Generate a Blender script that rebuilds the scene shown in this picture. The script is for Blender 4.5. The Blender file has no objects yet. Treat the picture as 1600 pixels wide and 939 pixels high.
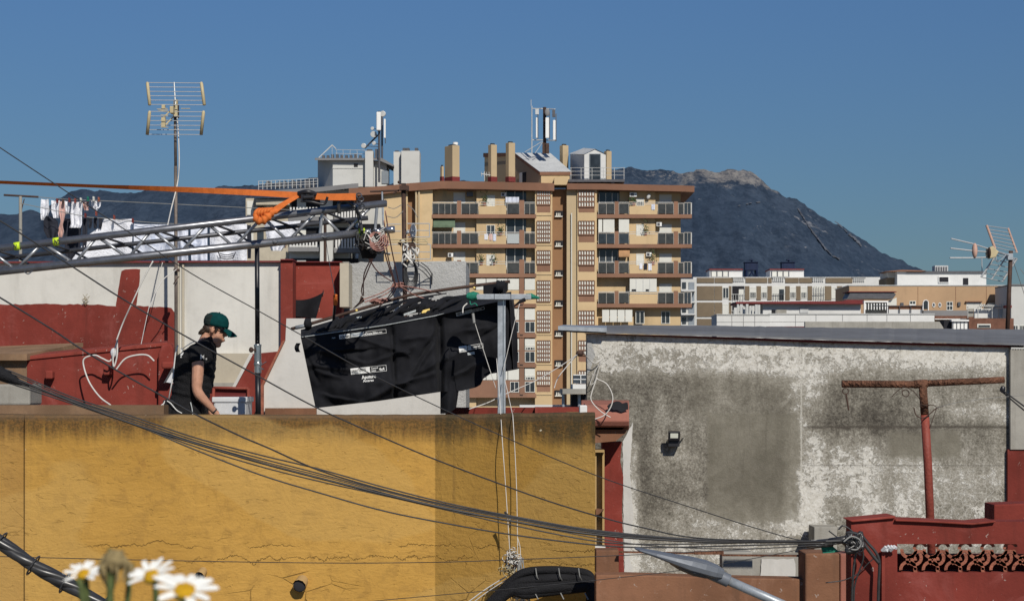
import bpy, bmesh, math, random
from mathutils import Vector, Matrix, noise
from mathutils.bvhtree import BVHTree
R = random.Random(7)
SC = bpy.context.scene
COL = SC.collection
F = 3111.0      # focal length in photo pixels (1600 wide)
HZ = 600.0      # eye level
EYE = 10.0

def W(px, py, Y):
    return Vector(((px - 800.0) * Y / F, Y, EYE + (HZ - py) * Y / F))
def X(px, Y): return (px - 800.0) * Y / F
def Z(py, Y): return EYE + (HZ - py) * Y / F
def K(Y): return Y / F

# ------------------------------------------------------------------ materials
class S:
    """socket wrapper with arithmetic, for writing node maths"""
    def __init__(s, nt, sock): s.nt, s.k = nt, sock
    def _m(s, op, *o, clamp=False):
        n = s.nt.nodes.new('ShaderNodeMath'); n.operation = op; n.use_clamp = clamp
        for i, v in enumerate((s,) + o):
            if isinstance(v, S): s.nt.links.new(v.k, n.inputs[i])
            else: n.inputs[i].default_value = v
        return S(s.nt, n.outputs[0])
    def __add__(s, o): return s._m('ADD', o)
    __radd__ = __add__
    def __mul__(s, o): return s._m('MULTIPLY', o)
    __rmul__ = __mul__
    def __sub__(s, o): return s._m('SUBTRACT', o)
    def __rsub__(s, o): return (s * -1.0) + o
    def abs(s): return s._m('ABSOLUTE')
    def max(s, o): return s._m('MAXIMUM', o)
    def min(s, o): return s._m('MINIMUM', o)
    def clamp(s): return s._m('ADD', 0.0, clamp=True)
    def sm(s, a, b):
        n = s.nt.nodes.new('ShaderNodeMapRange'); n.interpolation_type = 'SMOOTHSTEP'; n.clamp = True
        s.nt.links.new(s.k, n.inputs[0])
        n.inputs[1].default_value = a; n.inputs[2].default_value = b
        if a > b:
            n.inputs[1].default_value = b; n.inputs[2].default_value = a
            n.inputs[3].default_value = 1.0; n.inputs[4].default_value = 0.0
        return S(s.nt, n.outputs[0])

class Mat:
    def __init__(s, name, rough=0.85, metal=0.0, spec=0.3):
        s.m = bpy.data.materials.new(name); s.m.use_nodes = True
        s.nt = s.m.node_tree
        s.b = s.nt.nodes['Principled BSDF']
        s.b.inputs['Roughness'].default_value = rough
        s.b.inputs['Metallic'].default_value = metal
        s.b.inputs['Specular IOR Level'].default_value = spec
        g = s.nt.nodes.new('ShaderNodeNewGeometry')
        s.pos = g.outputs['Position']
    def xyz(s, vec=None):
        n = s.nt.nodes.new('ShaderNodeSeparateXYZ'); s.nt.links.new(vec or s.pos, n.inputs[0])
        return [S(s.nt, n.outputs[i]) for i in range(3)]
    def comb(s, x, y, z=0.0):
        n = s.nt.nodes.new('ShaderNodeCombineXYZ')
        for i, v in enumerate((x, y, z)):
            if isinstance(v, S): s.nt.links.new(v.k, n.inputs[i])
            else: n.inputs[i].default_value = v
        return n.outputs[0]
    def scaled(s, sx, sy, sz, vec=None):
        n = s.nt.nodes.new('ShaderNodeMapping'); s.nt.links.new(vec or s.pos, n.inputs[0])
        n.inputs['Scale'].default_value = (sx, sy, sz)
        return n.outputs[0]
    def noise(s, scale, detail=4, rough=0.55, dist=0.0, vec=None):
        n = s.nt.nodes.new('ShaderNodeTexNoise'); s.nt.links.new(vec or s.pos, n.inputs['Vector'])
        n.inputs['Scale'].default_value = scale; n.inputs['Detail'].default_value = detail
        n.inputs['Roughness'].default_value = rough; n.inputs['Distortion'].default_value = dist
        return S(s.nt, n.outputs['Fac'])
    def voro(s, scale, vec=None, feature='DISTANCE_TO_EDGE'):
        n = s.nt.nodes.new('ShaderNodeTexVoronoi'); n.feature = feature
        s.nt.links.new(vec or s.pos, n.inputs['Vector']); n.inputs['Scale'].default_value = scale
        return S(s.nt, n.outputs['Distance'])
    def mix(s, fac, a, b, mode='MIX'):
        n = s.nt.nodes.new('ShaderNodeMix'); n.data_type = 'RGBA'; n.blend_type = mode
        if isinstance(fac, S): s.nt.links.new(fac.k, n.inputs[0])
        else: n.inputs[0].default_value = fac
        for i, v in ((6, a), (7, b)):
            if isinstance(v, tuple): n.inputs[i].default_value = (v[0], v[1], v[2], 1)
            else: s.nt.links.new(v, n.inputs[i])
        return n.outputs[2]
    def ramp(s, fac, stops):
        n = s.nt.nodes.new('ShaderNodeValToRGB'); s.nt.links.new(fac.k, n.inputs[0]); e = n.color_ramp.elements
        while len(e) < len(stops): e.new(0.5)
        for el, (p, c) in zip(e, stops): el.position = p; el.color = (c[0], c[1], c[2], 1)
        return n.outputs[0]
    def color(s, c):
        if isinstance(c, tuple): s.b.inputs['Base Color'].default_value = (c[0], c[1], c[2], 1)
        else: s.nt.links.new(c, s.b.inputs['Base Color'])
    def bump(s, h, strength=0.3, dist=0.02):
        n = s.nt.nodes.new('ShaderNodeBump'); n.inputs['Strength'].default_value = strength
        n.inputs['Distance'].default_value = dist
        s.nt.links.new(h.k, n.inputs['Height']); s.nt.links.new(n.outputs[0], s.b.inputs['Normal'])

def sc(c, k): return (min(c[0]*k, 1), min(c[1]*k, 1), min(c[2]*k, 1))

def plain(name, c, rough=0.6, metal=0.0, var=0.12, scale=8.0, spec=0.3, bump=0.0):
    m = Mat(name, rough, metal, spec)
    n = m.noise(scale, 3); n2 = m.noise(scale * 6.3, 2)
    m.color(m.mix((n * 0.65 + n2 * 0.35).sm(0.3, 0.7), sc(c, 1 - var), sc(c, 1 + var)))
    if bump: m.bump(n2, bump, 0.5 / scale)
    return m.m

def plaster(name, c, scale=1.0, var=0.14, dirt=0.35, bump=0.35, dirtcol=(0.12, 0.10, 0.08), bd=0.01, rough=0.9, chalk=0.0):
    """painted render: blotches, vertical dirt runs, fine trowel relief"""
    m = Mat(name, rough, 0, 0.2)
    a = m.noise(0.9 * scale, 6, 0.6); b = m.noise(9 * scale, 5, 0.65)
    st = m.noise(1.0, 4, 0.6, vec=m.scaled(5 * scale, 5 * scale, 0.5 * scale))
    col = m.mix(a.sm(0.3, 0.7), sc(c, 1 - var), sc(c, 1 + var))
    col = m.mix((b.sm(0.45, 0.75)) * 0.35, col, sc(c, 0.75))
    col = m.mix((st.sm(0.5, 0.8)) * dirt, col, dirtcol)
    if chalk:
        ch = m.noise(1.7 * scale, 6, 0.7, 0.8)
        col = m.mix(ch.sm(0.5, 0.72) * chalk, col, (c[0]*1.5 + .06, c[1]*1.6 + .05, c[2]*1.6 + .05))
        pit = m.noise(13 * scale, 4, 0.7, 0.5).sm(0.66, 0.69)
        col = m.mix(pit * 0.6, col, (0.42, 0.36, 0.32))
    m.color(col)
    m.bump(b * 0.6 + m.noise(45 * scale, 3) * 0.4, bump, bd)
    return m.m

MAT = {}
def mats():
    D = MAT
    # ---- yellow render of the near building
    m = Mat('yellow_render', 0.9, 0, 0.2)
    x, y, z = m.xyz()
    a = m.noise(0.8, 6, 0.6); b = m.noise(7, 6, 0.65, 0.6); c = m.noise(45, 4, 0.6)
    col = m.mix(a.sm(0.28, 0.72), (0.415, 0.228, 0.048), (0.515, 0.294, 0.070))
    col = m.mix(b.sm(0.46, 0.70) * 0.5, col, (0.30, 0.168, 0.045))
    speck = m.noise(26, 5, 0.75, 0.6).sm(0.56, 0.68)
    col = m.mix(speck * 0.3, col, (0.22, 0.12, 0.035))
    side = x.sm(-0.705, -0.69)                      # turned end: its weaker sunlight is darkened into the colour
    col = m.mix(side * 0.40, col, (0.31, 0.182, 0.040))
    left = x.sm(-4.37, -4.42)
    col = m.mix(left * 0.45, col, (0.30, 0.17, 0.06))
    st = m.noise(1.0, 5, 0.65, 0.3, m.scaled(9, 9, 0.9))
    st2 = m.noise(1.0, 4, 0.6, 0.2, m.scaled(28, 28, 2.2))
    top = z.sm(9.22, 9.70)
    runs = (top * (st * 0.55 + st2 * 0.45 + a * 0.25)).sm(0.24, 0.62)
    col = m.mix(runs * 0.85, col, m.mix(c.sm(0.4, 0.6), (0.045, 0.032, 0.018), (0.15, 0.075, 0.025)))
    lip = (z + (b - 0.5) * 0.06).sm(9.655, 9.70)
    col = m.mix(lip * 0.72, col, (0.13, 0.085, 0.05))
    sidegrime = side * (z + (a - 0.5) * 0.7).sm(9.25, 9.8) * (b * 0.6 + st * 0.6).sm(0.45, 0.75)
    col = m.mix(sidegrime * 0.8, col, (0.055, 0.048, 0.026))
    drip = m.noise(1.0, 4, 0.55, 0.2, m.scaled(16, 16, 0.35)).sm(0.60, 0.74) * (z + (a - 0.5) * 1.6).sm(8.6, 9.7)
    col = m.mix(drip * 0.5, col, (0.13, 0.075, 0.03))
    rep_ = m.noise(0.55, 2, 0.4, 0.0, m.scaled(1, 1, 1.7)).sm(0.53, 0.555)
    col = m.mix(rep_ * 0.30, col, (0.52, 0.34, 0.115))
    rusty = m.noise(2.6, 5, 0.7, 0.8).sm(0.60, 0.72)
    col = m.mix(rusty * 0.32, col, (0.24, 0.115, 0.035))
    wob = m.noise(2.2, 6, 0.7, vec=m.scaled(1.6, 1.6, 0.4)) - 0.5
    wob2 = m.noise(9, 4, 0.7) - 0.5
    l1 = ((z - 8.545) + wob * 0.22 + wob2 * 0.06).abs().sm(0.0060, 0.001) * m.noise(1.9, 3, 0.6).sm(0.44, 0.56)
    l2 = ((z - 8.43) + wob * 0.34 + wob2 * 0.09).abs().sm(0.006, 0.001) * m.noise(1.3, 2).sm(0.45, 0.55)
    vor = m.voro(2.6, m.scaled(1, 1, 1.3)) + wob2 * 0.05
    cr = vor.sm(0.014, 0.003) * m.noise(0.9, 3).sm(0.50, 0.60) * z.sm(9.0, 8.5)
    crack = l1.max(l2).max(cr)
    col = m.mix(crack * 0.6, col, (0.12, 0.065, 0.02))
    pk = m.noise(14, 3, 0.5).sm(0.735, 0.75) * z.sm(9.2, 9.6)
    col = m.mix(pk, col, (0.6, 0.55, 0.42))
    m.color(col)
    trow = m.noise(1.0, 5, 0.6, 1.6, m.scaled(3.2, 3.2, 10))
    scr = m.noise(1.0, 3, 0.5, 2.2, m.scaled(5, 5, 16)).sm(0.64, 0.72)
    col = m.mix(scr * 0.34, col, (0.22, 0.12, 0.03)); m.color(col)
    m.bump(b * 0.5 + trow * 0.45 + c * 0.2 - crack * 0.5 - scr * 0.15, 0.75, 0.024)
    D['yellow'] = m.m
    # ---- weathered grey gable wall; U,V are wall units of 0.707 m
    m = Mat('weathered_grey_render', 0.95, 0, 0.15)
    YW = 22.0
    x, y, z = m.xyz()
    U = x * (F / YW / 100) + 8.0
    V = (z - EYE) * (-F / YW / 100) + 6.0
    uv = m.comb(U, V, 0.0)
    n1 = m.noise(0.9, 7, 0.6, 0.4, uv); n2 = m.noise(5, 7, 0.68, 0.5, uv); n3 = m.noise(22, 5, 0.7, 0.3, uv)
    n4 = m.noise(60, 3, 0.6, 0, uv)
    vs = m.noise(1.0, 5, 0.65, 0.3, m.comb(U * 5.0, V * 0.9, 0.0))
    wu = U + (n2 - 0.5) * 0.22; wv = V + (n2 - 0.5) * 0.22
    def rect(u0, u1, v0, v1, e=0.08):
        return (wu.sm(u0 - e, u0 + e) * wu.sm(u1 + e, u1 - e)) * (wv.sm(v0 - e, v0 + e) * wv.sm(v1 + e, v1 - e))
    n0 = m.noise(0.42, 5, 0.55, 0.6, uv); n5 = m.noise(13, 6, 0.75, 1.0, uv)
    mott = m.noise(34, 4, 0.75, 0.4, uv)
    patch = (rect(11.05, 12.48, 6.45, 8.15, 0.035) * 1.0).max(rect(10.75, 12.4, 5.85, 6.6, 0.14) * 0.45)
    patch2 = rect(13.9, 15.0, 6.75, 7.15, 0.06)
    smooth_ = (patch * 0.9).max(patch2)
    bias = (V + (n1 - 0.5) * 0.7).sm(6.15, 5.3) * 0.42                                # pale band under the eaves
    bias = bias + rect(9.72, 9.98, 6.9, 9.2, 0.08) * 0.40 + rect(12.28, 12.85, 5.7, 8.3, 0.12) * 0.22
    bias = bias + rect(12.5, 16.0, 7.15, 8.6, 0.35) * 0.20 + rect(13.4, 13.75, 6.9, 8.3, 0.15) * 0.18 + rect(14.8, 15.8, 6.35, 6.6, 0.12) * 0.25
    bias = bias + rect(10.75, 12.6, 7.9, 8.6, 0.35) * 0.22 + rect(9.9, 12.6, 8.5, 9.2, 0.15) * 0.18 + rect(14.2, 15.8, 5.35, 5.75, 0.15) * 0.16
    bias = bias + rect(9.4, 12.4, 5.65, 5.85, 0.10) * 0.16 + rect(10.2, 10.9, 6.5, 7.4, 0.3) * 0.10
    bias = bias - rect(9.8, 11.1, 5.5, 6.3, 0.3) * 0.10 - rect(9.6, 12.4, 7.0, 8.0, 0.4) * 0.06 - rect(12.6, 15.6, 6.45, 6.75, 0.08) * 0.14 - smooth_ * 0.10
    grain = (1.0 - smooth_ * 0.72)
    field = 0.405 + (n0 - 0.5) * 0.55 + (n1 - 0.5) * 0.65 + (vs - 0.5) * 0.40 + ((n2 - 0.5) * 0.55 + (n5 - 0.5) * 0.75 + (n3 - 0.5) * 0.55 + (mott - 0.5) * 0.85) * grain + bias
    col = m.ramp(field, [(0.0, (0.050, 0.045, 0.038)), (0.22, (0.115, 0.104, 0.086)), (0.42, (0.205, 0.190, 0.158)), (0.60, (0.325, 0.305, 0.262)), (0.78, (0.52, 0.50, 0.45)), (1.0, (0.68, 0.66, 0.61))])
    col = m.mix(smooth_ * 0.6, col, m.mix(n2.sm(0.35, 0.65), (0.172, 0.158, 0.122), (0.215, 0.198, 0.158)))
    white = field.sm(0.55, 0.8)
    flake = ((n1 - 0.5) * 0.7 + (n2 - 0.5) * 1.1 + (n5 - 0.5) * 0.8 + bias * 0.95).sm(0.25, 0.29) * (1.0 - smooth_)
    hole = ((n2 - 0.5) * 1.3 + (n3 - 0.5) * 0.9).sm(0.20, 0.24)
    flake = flake * (1.0 - hole)
    col = m.mix(flake * 0.85, col, m.mix(n5.sm(0.35, 0.65), (0.50, 0.475, 0.42), (0.68, 0.665, 0.62)))
    runs = m.noise(1.0, 4, 0.6, 0.25, m.comb(U * 11.0, V * 0.8, 0.0)).sm(0.58, 0.75) * (V + (n1 - 0.5)).sm(8.6, 6.2)
    col = m.mix(runs * 0.48, col, (0.10, 0.09, 0.075))
    seam = ((V - 6.67) + (n2 - 0.5) * 0.06).abs().sm(0.035, 0.006) * U.sm(12.5, 12.7)
    seam2 = ((V - 7.27) + (n3 - 0.5) * 0.02).abs().sm(0.012, 0.003) * U.sm(12.5, 12.7)
    seam3 = ((U - 12.52) + (n3 - 0.5) * 0.03).abs().sm(0.02, 0.004) * V.sm(5.7, 5.8) * V.sm(7.9, 7.7)
    col = m.mix((seam + seam2 * 0.6).clamp() * 0.7, col, (0.07, 0.06, 0.05))
    col = m.mix(seam3 * 0.55, col, (0.6, 0.58, 0.52))
    cz = m.voro(7.0, m.comb(U + (n2 - 0.5) * 0.15, V + (n3 - 0.5) * 0.1, 0.0)).sm(0.03, 0.008) * rect(14.2, 15.9, 7.4, 8.4, 0.3)
    col = m.mix(cz * 0.6, col, (0.62, 0.60, 0.55))
    m.color(col)
    m.bump(white * 0.15 + flake * 0.3 + n3 * 0.6 + n4 * 0.3, 0.7, 0.016)
    D['greywall'] = m.m
    # ---- generic renders
    D['white_render'] = plaster('white_render', (0.61, 0.595, 0.55), 0.8, 0.09, 0.28, 0.3)
    D['parapet_white'] = plaster('parapet_white', (0.56, 0.545, 0.515), 0.9, 0.08, 0.22, 0.3)
    D['rough_grey'] = plaster('rough_grey_render', (0.40, 0.40, 0.39), 1.3, 0.12, 0.3, 0.9, bd=0.03)
    D['beige'] = plaster('beige_render', (0.47, 0.42, 0.33), 1.0, 0.08, 0.2, 0.25)
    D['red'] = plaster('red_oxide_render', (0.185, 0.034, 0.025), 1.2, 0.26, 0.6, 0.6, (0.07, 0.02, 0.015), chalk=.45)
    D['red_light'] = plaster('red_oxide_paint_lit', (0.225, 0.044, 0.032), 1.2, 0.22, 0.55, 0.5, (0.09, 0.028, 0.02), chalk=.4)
    D['pink'] = plaster('pinkish_render', (0.33, 0.135, 0.10), 1.5, 0.16, 0.4, 0.5)
    D['brownwall'] = plaster('brown_render', (0.215, 0.105, 0.060), 1.3, 0.24, 0.6, 0.6, (0.08, 0.05, 0.035), chalk=.35)
    D['concrete'] = plaster('raw_concrete', (0.33, 0.315, 0.28), 1.6, 0.14, 0.45, 0.5)
    D['ledge'] = plaster('dusty_terrace_ledge', (0.24, 0.15, 0.09), 2.0, 0.3, 0.5, 0.6)
    D['tan_frame'] = plaster('tan_painted_frame', (0.43, 0.29, 0.13), 1.5, 0.1, 0.3, 0.3)
    # ---- far buildings
    D['tan'] = plaster('tan_facade', (0.575, 0.425, 0.245), 0.12, 0.09, 0.3, 0.0)
    D['tan_shade'] = plaster('tan_facade_pale', (0.48, 0.375, 0.235), 0.12, 0.06, 0.1, 0.0)
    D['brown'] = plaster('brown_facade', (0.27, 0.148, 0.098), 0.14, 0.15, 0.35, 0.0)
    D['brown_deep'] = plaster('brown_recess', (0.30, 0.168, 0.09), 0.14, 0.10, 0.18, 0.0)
    D['roofbrown'] = plaster('brown_roof_edge', (0.22, 0.115, 0.075), 0.2, 0.14, 0.3, 0.0)
    D['maroon'] = plain('maroon_paint', (0.17, 0.03, 0.03), 0.8, var=0.15, scale=0.8)
    D['farwhite'] = plaster('far_white_facade', (0.66, 0.66, 0.645), 0.1, 0.05, 0.12, 0.0)
    D['farwhite2'] = plaster('far_offwhite_facade', (0.57, 0.57, 0.545), 0.1, 0.06, 0.16, 0.0)
    D['fargrey'] = plaster('far_grey_slab', (0.22, 0.22, 0.225), 0.15, 0.1, 0.2, 0.0)
    D['olive'] = plaster('olive_brick_panel', (0.20, 0.155, 0.105), 0.25, 0.10, 0.15, 0.0)
    D['terracotta'] = plaster('terracotta_facade', (0.45, 0.30, 0.18), 0.12, 0.08, 0.2, 0.0)
    D['brickred'] = plain('far_brick', (0.16, 0.075, 0.05), 0.9, var=0.25, scale=1.5)
    D['shutter'] = plain('white_shutter', (0.66, 0.655, 0.60), 0.6, var=0.05, scale=0.5)
    D['glassdark'] = plain('dark_window_glass', (0.035, 0.042, 0.05), 0.12, spec=0.5, var=0.4, scale=0.35)
    D['glassbalc'] = plain('smoked_balcony_glass', (0.052, 0.052, 0.05), 0.12, spec=0.5, var=0.35, scale=0.5)
    D['greydoor'] = plain('grey_door', (0.22, 0.25, 0.28), 0.6, var=0.1, scale=1)
    D['balcrail'] = plain('weathered_balcony_rail', (0.36, 0.33, 0.29), 0.5, 0.1, var=0.15, scale=1)
    D['rail'] = plain('pale_metal_rail', (0.55, 0.55, 0.53), 0.45, 0.2, var=0.08, scale=2)
    D['darkrail'] = plain('dark_metal_rail', (0.10, 0.10, 0.11), 0.5, 0.3, var=0.15, scale=2)
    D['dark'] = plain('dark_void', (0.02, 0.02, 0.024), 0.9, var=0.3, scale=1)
    D['skylight_roof'] = plain('pale_sheet_roof', (0.50, 0.51, 0.51), 0.6, 0.0, var=0.14, scale=0.9)
    D['antwhite'] = plain('white_radome', (0.80, 0.80, 0.78), 0.4, var=0.03, scale=2)
    # ---- metals, cloth and the rest
    D['alu'] = plain('brushed_aluminium', (0.245, 0.25, 0.27), 0.34, 0.75, var=0.18, scale=14, spec=0.5)
    D['aludark'] = plain('dull_aluminium', (0.085, 0.088, 0.10), 0.45, 0.6, var=0.2, scale=10, spec=0.5)
    D['alubrace'] = plain('bright_aluminium_lacing', (0.40, 0.41, 0.43), 0.35, 0.6, var=0.15, scale=14, spec=0.5)
    D['chrome'] = plain('worn_chrome', (0.55, 0.56, 0.58), 0.2, 0.9, var=0.15, scale=20, spec=0.5)
    D['galv'] = plain('galvanised_steel', (0.36, 0.39, 0.42), 0.45, 0.35, var=0.2, scale=12)
    D['sheet'] = plaster('grey_roof_sheet', (0.155, 0.16, 0.172), 1.0, 0.16, 0.4, 0.15, (0.09, 0.085, 0.08))
    D['rust'] = plain('rusty_pipe', (0.16, 0.075, 0.045), 0.85, 0.2, var=0.5, scale=7, bump=0.5)
    D['redpipe'] = plain('red_painted_pipe', (0.245, 0.055, 0.038), 0.6, var=0.18, scale=9, bump=0.15)
    D['darkpipe'] = plain('rust_brown_mast', (0.075, 0.045, 0.035), 0.7, 0.3, var=0.35, scale=9)
    D['greymast'] = plain('dull_grey_brown_mast', (0.17, 0.14, 0.12), 0.6, 0.3, var=0.3, scale=6)
    D['blackpole'] = plain('black_anodised_tube', (0.018, 0.018, 0.022), 0.4, 0.2, var=0.2, scale=8, spec=0.5)
    D['cable'] = plain('black_cable', (0.034, 0.033, 0.033), 0.34, var=0.3, scale=10, spec=0.6)
    D['greycable'] = plain('grey_cable', (0.22, 0.22, 0.21), 0.6, var=0.2, scale=10)
    D['whitecable'] = plain('white_cable', (0.62, 0.60, 0.56), 0.55, var=0.1, scale=10)
    D['redcord'] = plain('dull_red_cord', (0.34, 0.17, 0.14), 0.8, var=0.35, scale=40)
    D['orange'] = plain('orange_webbing', (0.62, 0.155, 0.03), 0.75, var=0.14, scale=30, bump=0.2)
    D['lime'] = plain('lime_tape', (0.55, 0.75, 0.03), 0.6, var=0.06, scale=20)
    D['green'] = plain('green_twine', (0.015, 0.18, 0.12), 0.75, var=0.35, scale=50, bump=0.4)
    m = Mat('black_grip_cloth', 0.8, 0, 0.15)
    n = m.noise(5, 4); f = m.noise(160, 2)
    m.color(m.mix(n.sm(0.3, 0.7), (0.0065, 0.0068, 0.009), (0.014, 0.0145, 0.018)))
    m.b.inputs['Sheen Weight'].default_value = 0.03
    m.bump(n * 0.7 + f * 0.3, 0.4, 0.03)
    D['blackcloth'] = m.m
    D['print'] = plain('white_print', (0.70, 0.70, 0.68), 0.7, var=0.06, scale=30)
    D['printgrey'] = plain('grey_print', (0.42, 0.45, 0.45), 0.7, var=0.2, scale=60)
    D['yellowtag'] = plain('yellow_tag', (0.85, 0.62, 0.2), 0.6, var=0.2, scale=40)
    D['linen'] = plain('white_laundry', (0.74, 0.75, 0.80), 0.9, var=0.06, scale=6, bump=0.3)
    m = Mat('printed_bedsheet', 0.9, 0, 0.1)
    v = m.noise(9, 3, 0.6, 1.5)
    m.color(m.mix(v.sm(0.5, 0.6) * 0.55, (0.66, 0.69, 0.78), (0.30, 0.36, 0.50)))
    D['printsheet'] = m.m
    D['pinkcloth'] = plain('pale_pink_laundry', (0.62, 0.42, 0.38), 0.9, var=0.1, scale=8)
    D['navy'] = plain('dark_laundry', (0.022, 0.024, 0.035), 0.9, var=0.3, scale=8)
    D['skin'] = plain('tanned_skin', (0.50, 0.262, 0.172), 0.5, var=0.14, scale=25, spec=0.4)
    D['shirt'] = plain('black_cotton', (0.0085, 0.0085, 0.010), 0.85, var=0.3, scale=14, bump=0.5)
    D['trousers'] = plain('black_trousers', (0.010, 0.010, 0.012), 0.8, var=0.3, scale=14, bump=0.4)
    D['hair'] = plain('brown_hair', (0.035, 0.022, 0.015), 0.6, var=0.4, scale=60)
    D['cap'] = plain('green_cap_cloth', (0.003, 0.042, 0.042), 0.92, spec=0.1, var=0.2, scale=30)
    D['capdark'] = plain('dark_cap_mesh', (0.012, 0.022, 0.020), 0.9, var=0.5, scale=60)
    D['lens'] = plain('sunglass_lens', (0.008, 0.008, 0.010), 0.1, spec=0.6, var=0.1, scale=10)
    D['lip'] = plain('lip_skin', (0.30, 0.11, 0.085), 0.5, var=0.05, scale=25)
    D['plastic'] = plain('white_plastic', (0.60, 0.61, 0.63), 0.45, var=0.06, scale=7)
    D['lampgrey'] = plain('grey_lamp_enamel', (0.15, 0.165, 0.19), 0.5, 0.15, var=0.12, scale=9)
    D['lampdark'] = plain('dark_lamp_body', (0.09, 0.095, 0.105), 0.5, 0.2, var=0.15, scale=9)
    D['ledglass'] = plain('floodlight_glass', (0.62, 0.64, 0.56), 0.25, var=0.06, scale=30)
    D['petal'] = plain('daisy_petal', (0.80, 0.80, 0.76), 0.7, var=0.06, scale=300)
    D['disc'] = plain('daisy_disc', (0.62, 0.36, 0.015), 0.8, var=0.25, scale=900, bump=0.5)
    D['stem'] = plain('flower_stem', (0.085, 0.11, 0.035), 0.7, var=0.25, scale=200)
    D['sepal'] = plain('withered_head', (0.26, 0.20, 0.095), 0.85, var=0.35, scale=300)
    D['antyellow'] = plain('yellowed_plastic', (0.50, 0.42, 0.255), 0.6, var=0.12, scale=15)
    D['antpink'] = plain('faded_pink_plastic', (0.52, 0.33, 0.26), 0.6, var=0.12, scale=15)
    D['rod'] = plain('aluminium_rod', (0.55, 0.56, 0.56), 0.4, 0.4, var=0.1, scale=20)
    D['clay'] = plain('clay_tile', (0.30, 0.105, 0.065), 0.85, var=0.3, scale=14, bump=0.4)
    D['leaf'] = plain('balcony_leaf', (0.05, 0.085, 0.03), 0.7, var=0.4, scale=3)
    D['awn_green'] = plain('faded_green_awning', (0.12, 0.17, 0.11), 0.9, var=0.15, scale=2)
    D['awn_red'] = plain('faded_ochre_awning', (0.42, 0.24, 0.12), 0.9, var=0.15, scale=2)
    D['soil'] = plain('soil', (0.05, 0.035, 0.025), 0.95, var=0.3, scale=60)
    # ---- terrain
    m = Mat('hazed_scrub_mountain', 0.95, 0, 0.1)
    x, y, z = m.xyz()
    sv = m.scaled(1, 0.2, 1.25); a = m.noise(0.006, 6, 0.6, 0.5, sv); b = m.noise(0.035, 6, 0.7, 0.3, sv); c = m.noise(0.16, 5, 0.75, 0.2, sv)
    col = m.mix((b * 0.5 + c * 0.5).sm(0.38, 0.62), (0.022, 0.036, 0.060), (0.054, 0.077, 0.114))  # aerial haze is mixed into these blue scrub colours
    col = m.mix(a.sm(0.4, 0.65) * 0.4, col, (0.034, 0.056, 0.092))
    rx = (x + (b - 0.5) * 160)
    cap = rx.sm(235, 290) * rx.sm(430, 390) * (z + (b - 0.5) * 90).sm(292, 306)
    cap2 = (z + (a - 0.5) * 50).sm(300, 325) * c.sm(0.52, 0.6) * x.sm(150, 240)
    scree = m.noise(0.10, 5, 0.75, 1.0, m.scaled(1, 0.2, 1.7)).sm(0.65, 0.68) * m.noise(0.007, 3).sm(0.52, 0.62) * 0.85
    edge = m.noise(0.018, 4, 0.6, 0.6).sm(0.62, 0.68) * x.sm(300, 420) * c.sm(0.42, 0.55)
    col = m.mix(cap.max(cap2 * 0.9) * b.sm(0.25, 0.5), col, m.mix((c * 0.6 + b * 0.4).sm(0.38, 0.62), (0.085, 0.092, 0.11), (0.26, 0.245, 0.23)))
    col = m.mix(scree.max(edge * 0.7), col, (0.25, 0.25, 0.26))
    m.color(col); m.bump(c * 0.7 + b * 0.5, 0.5, 5.0)
    D['mountain'] = m.m
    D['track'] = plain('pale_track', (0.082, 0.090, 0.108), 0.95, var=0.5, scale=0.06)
    D['ground'] = plain('town_ground', (0.16, 0.15, 0.135), 0.95, var=0.25, scale=0.02)
    D['blue_steel'] = plain('dark_blue_steel', (0.012, 0.022, 0.06), 0.6, 0.2, var=0.2, scale=0.5)
mats()

# ------------------------------------------------------------------ mesh builder
def wloc(o):
    v = Vector((0, 0, 0))
    while o is not None:
        v = v + o.location; o = o.parent
    return v

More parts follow.
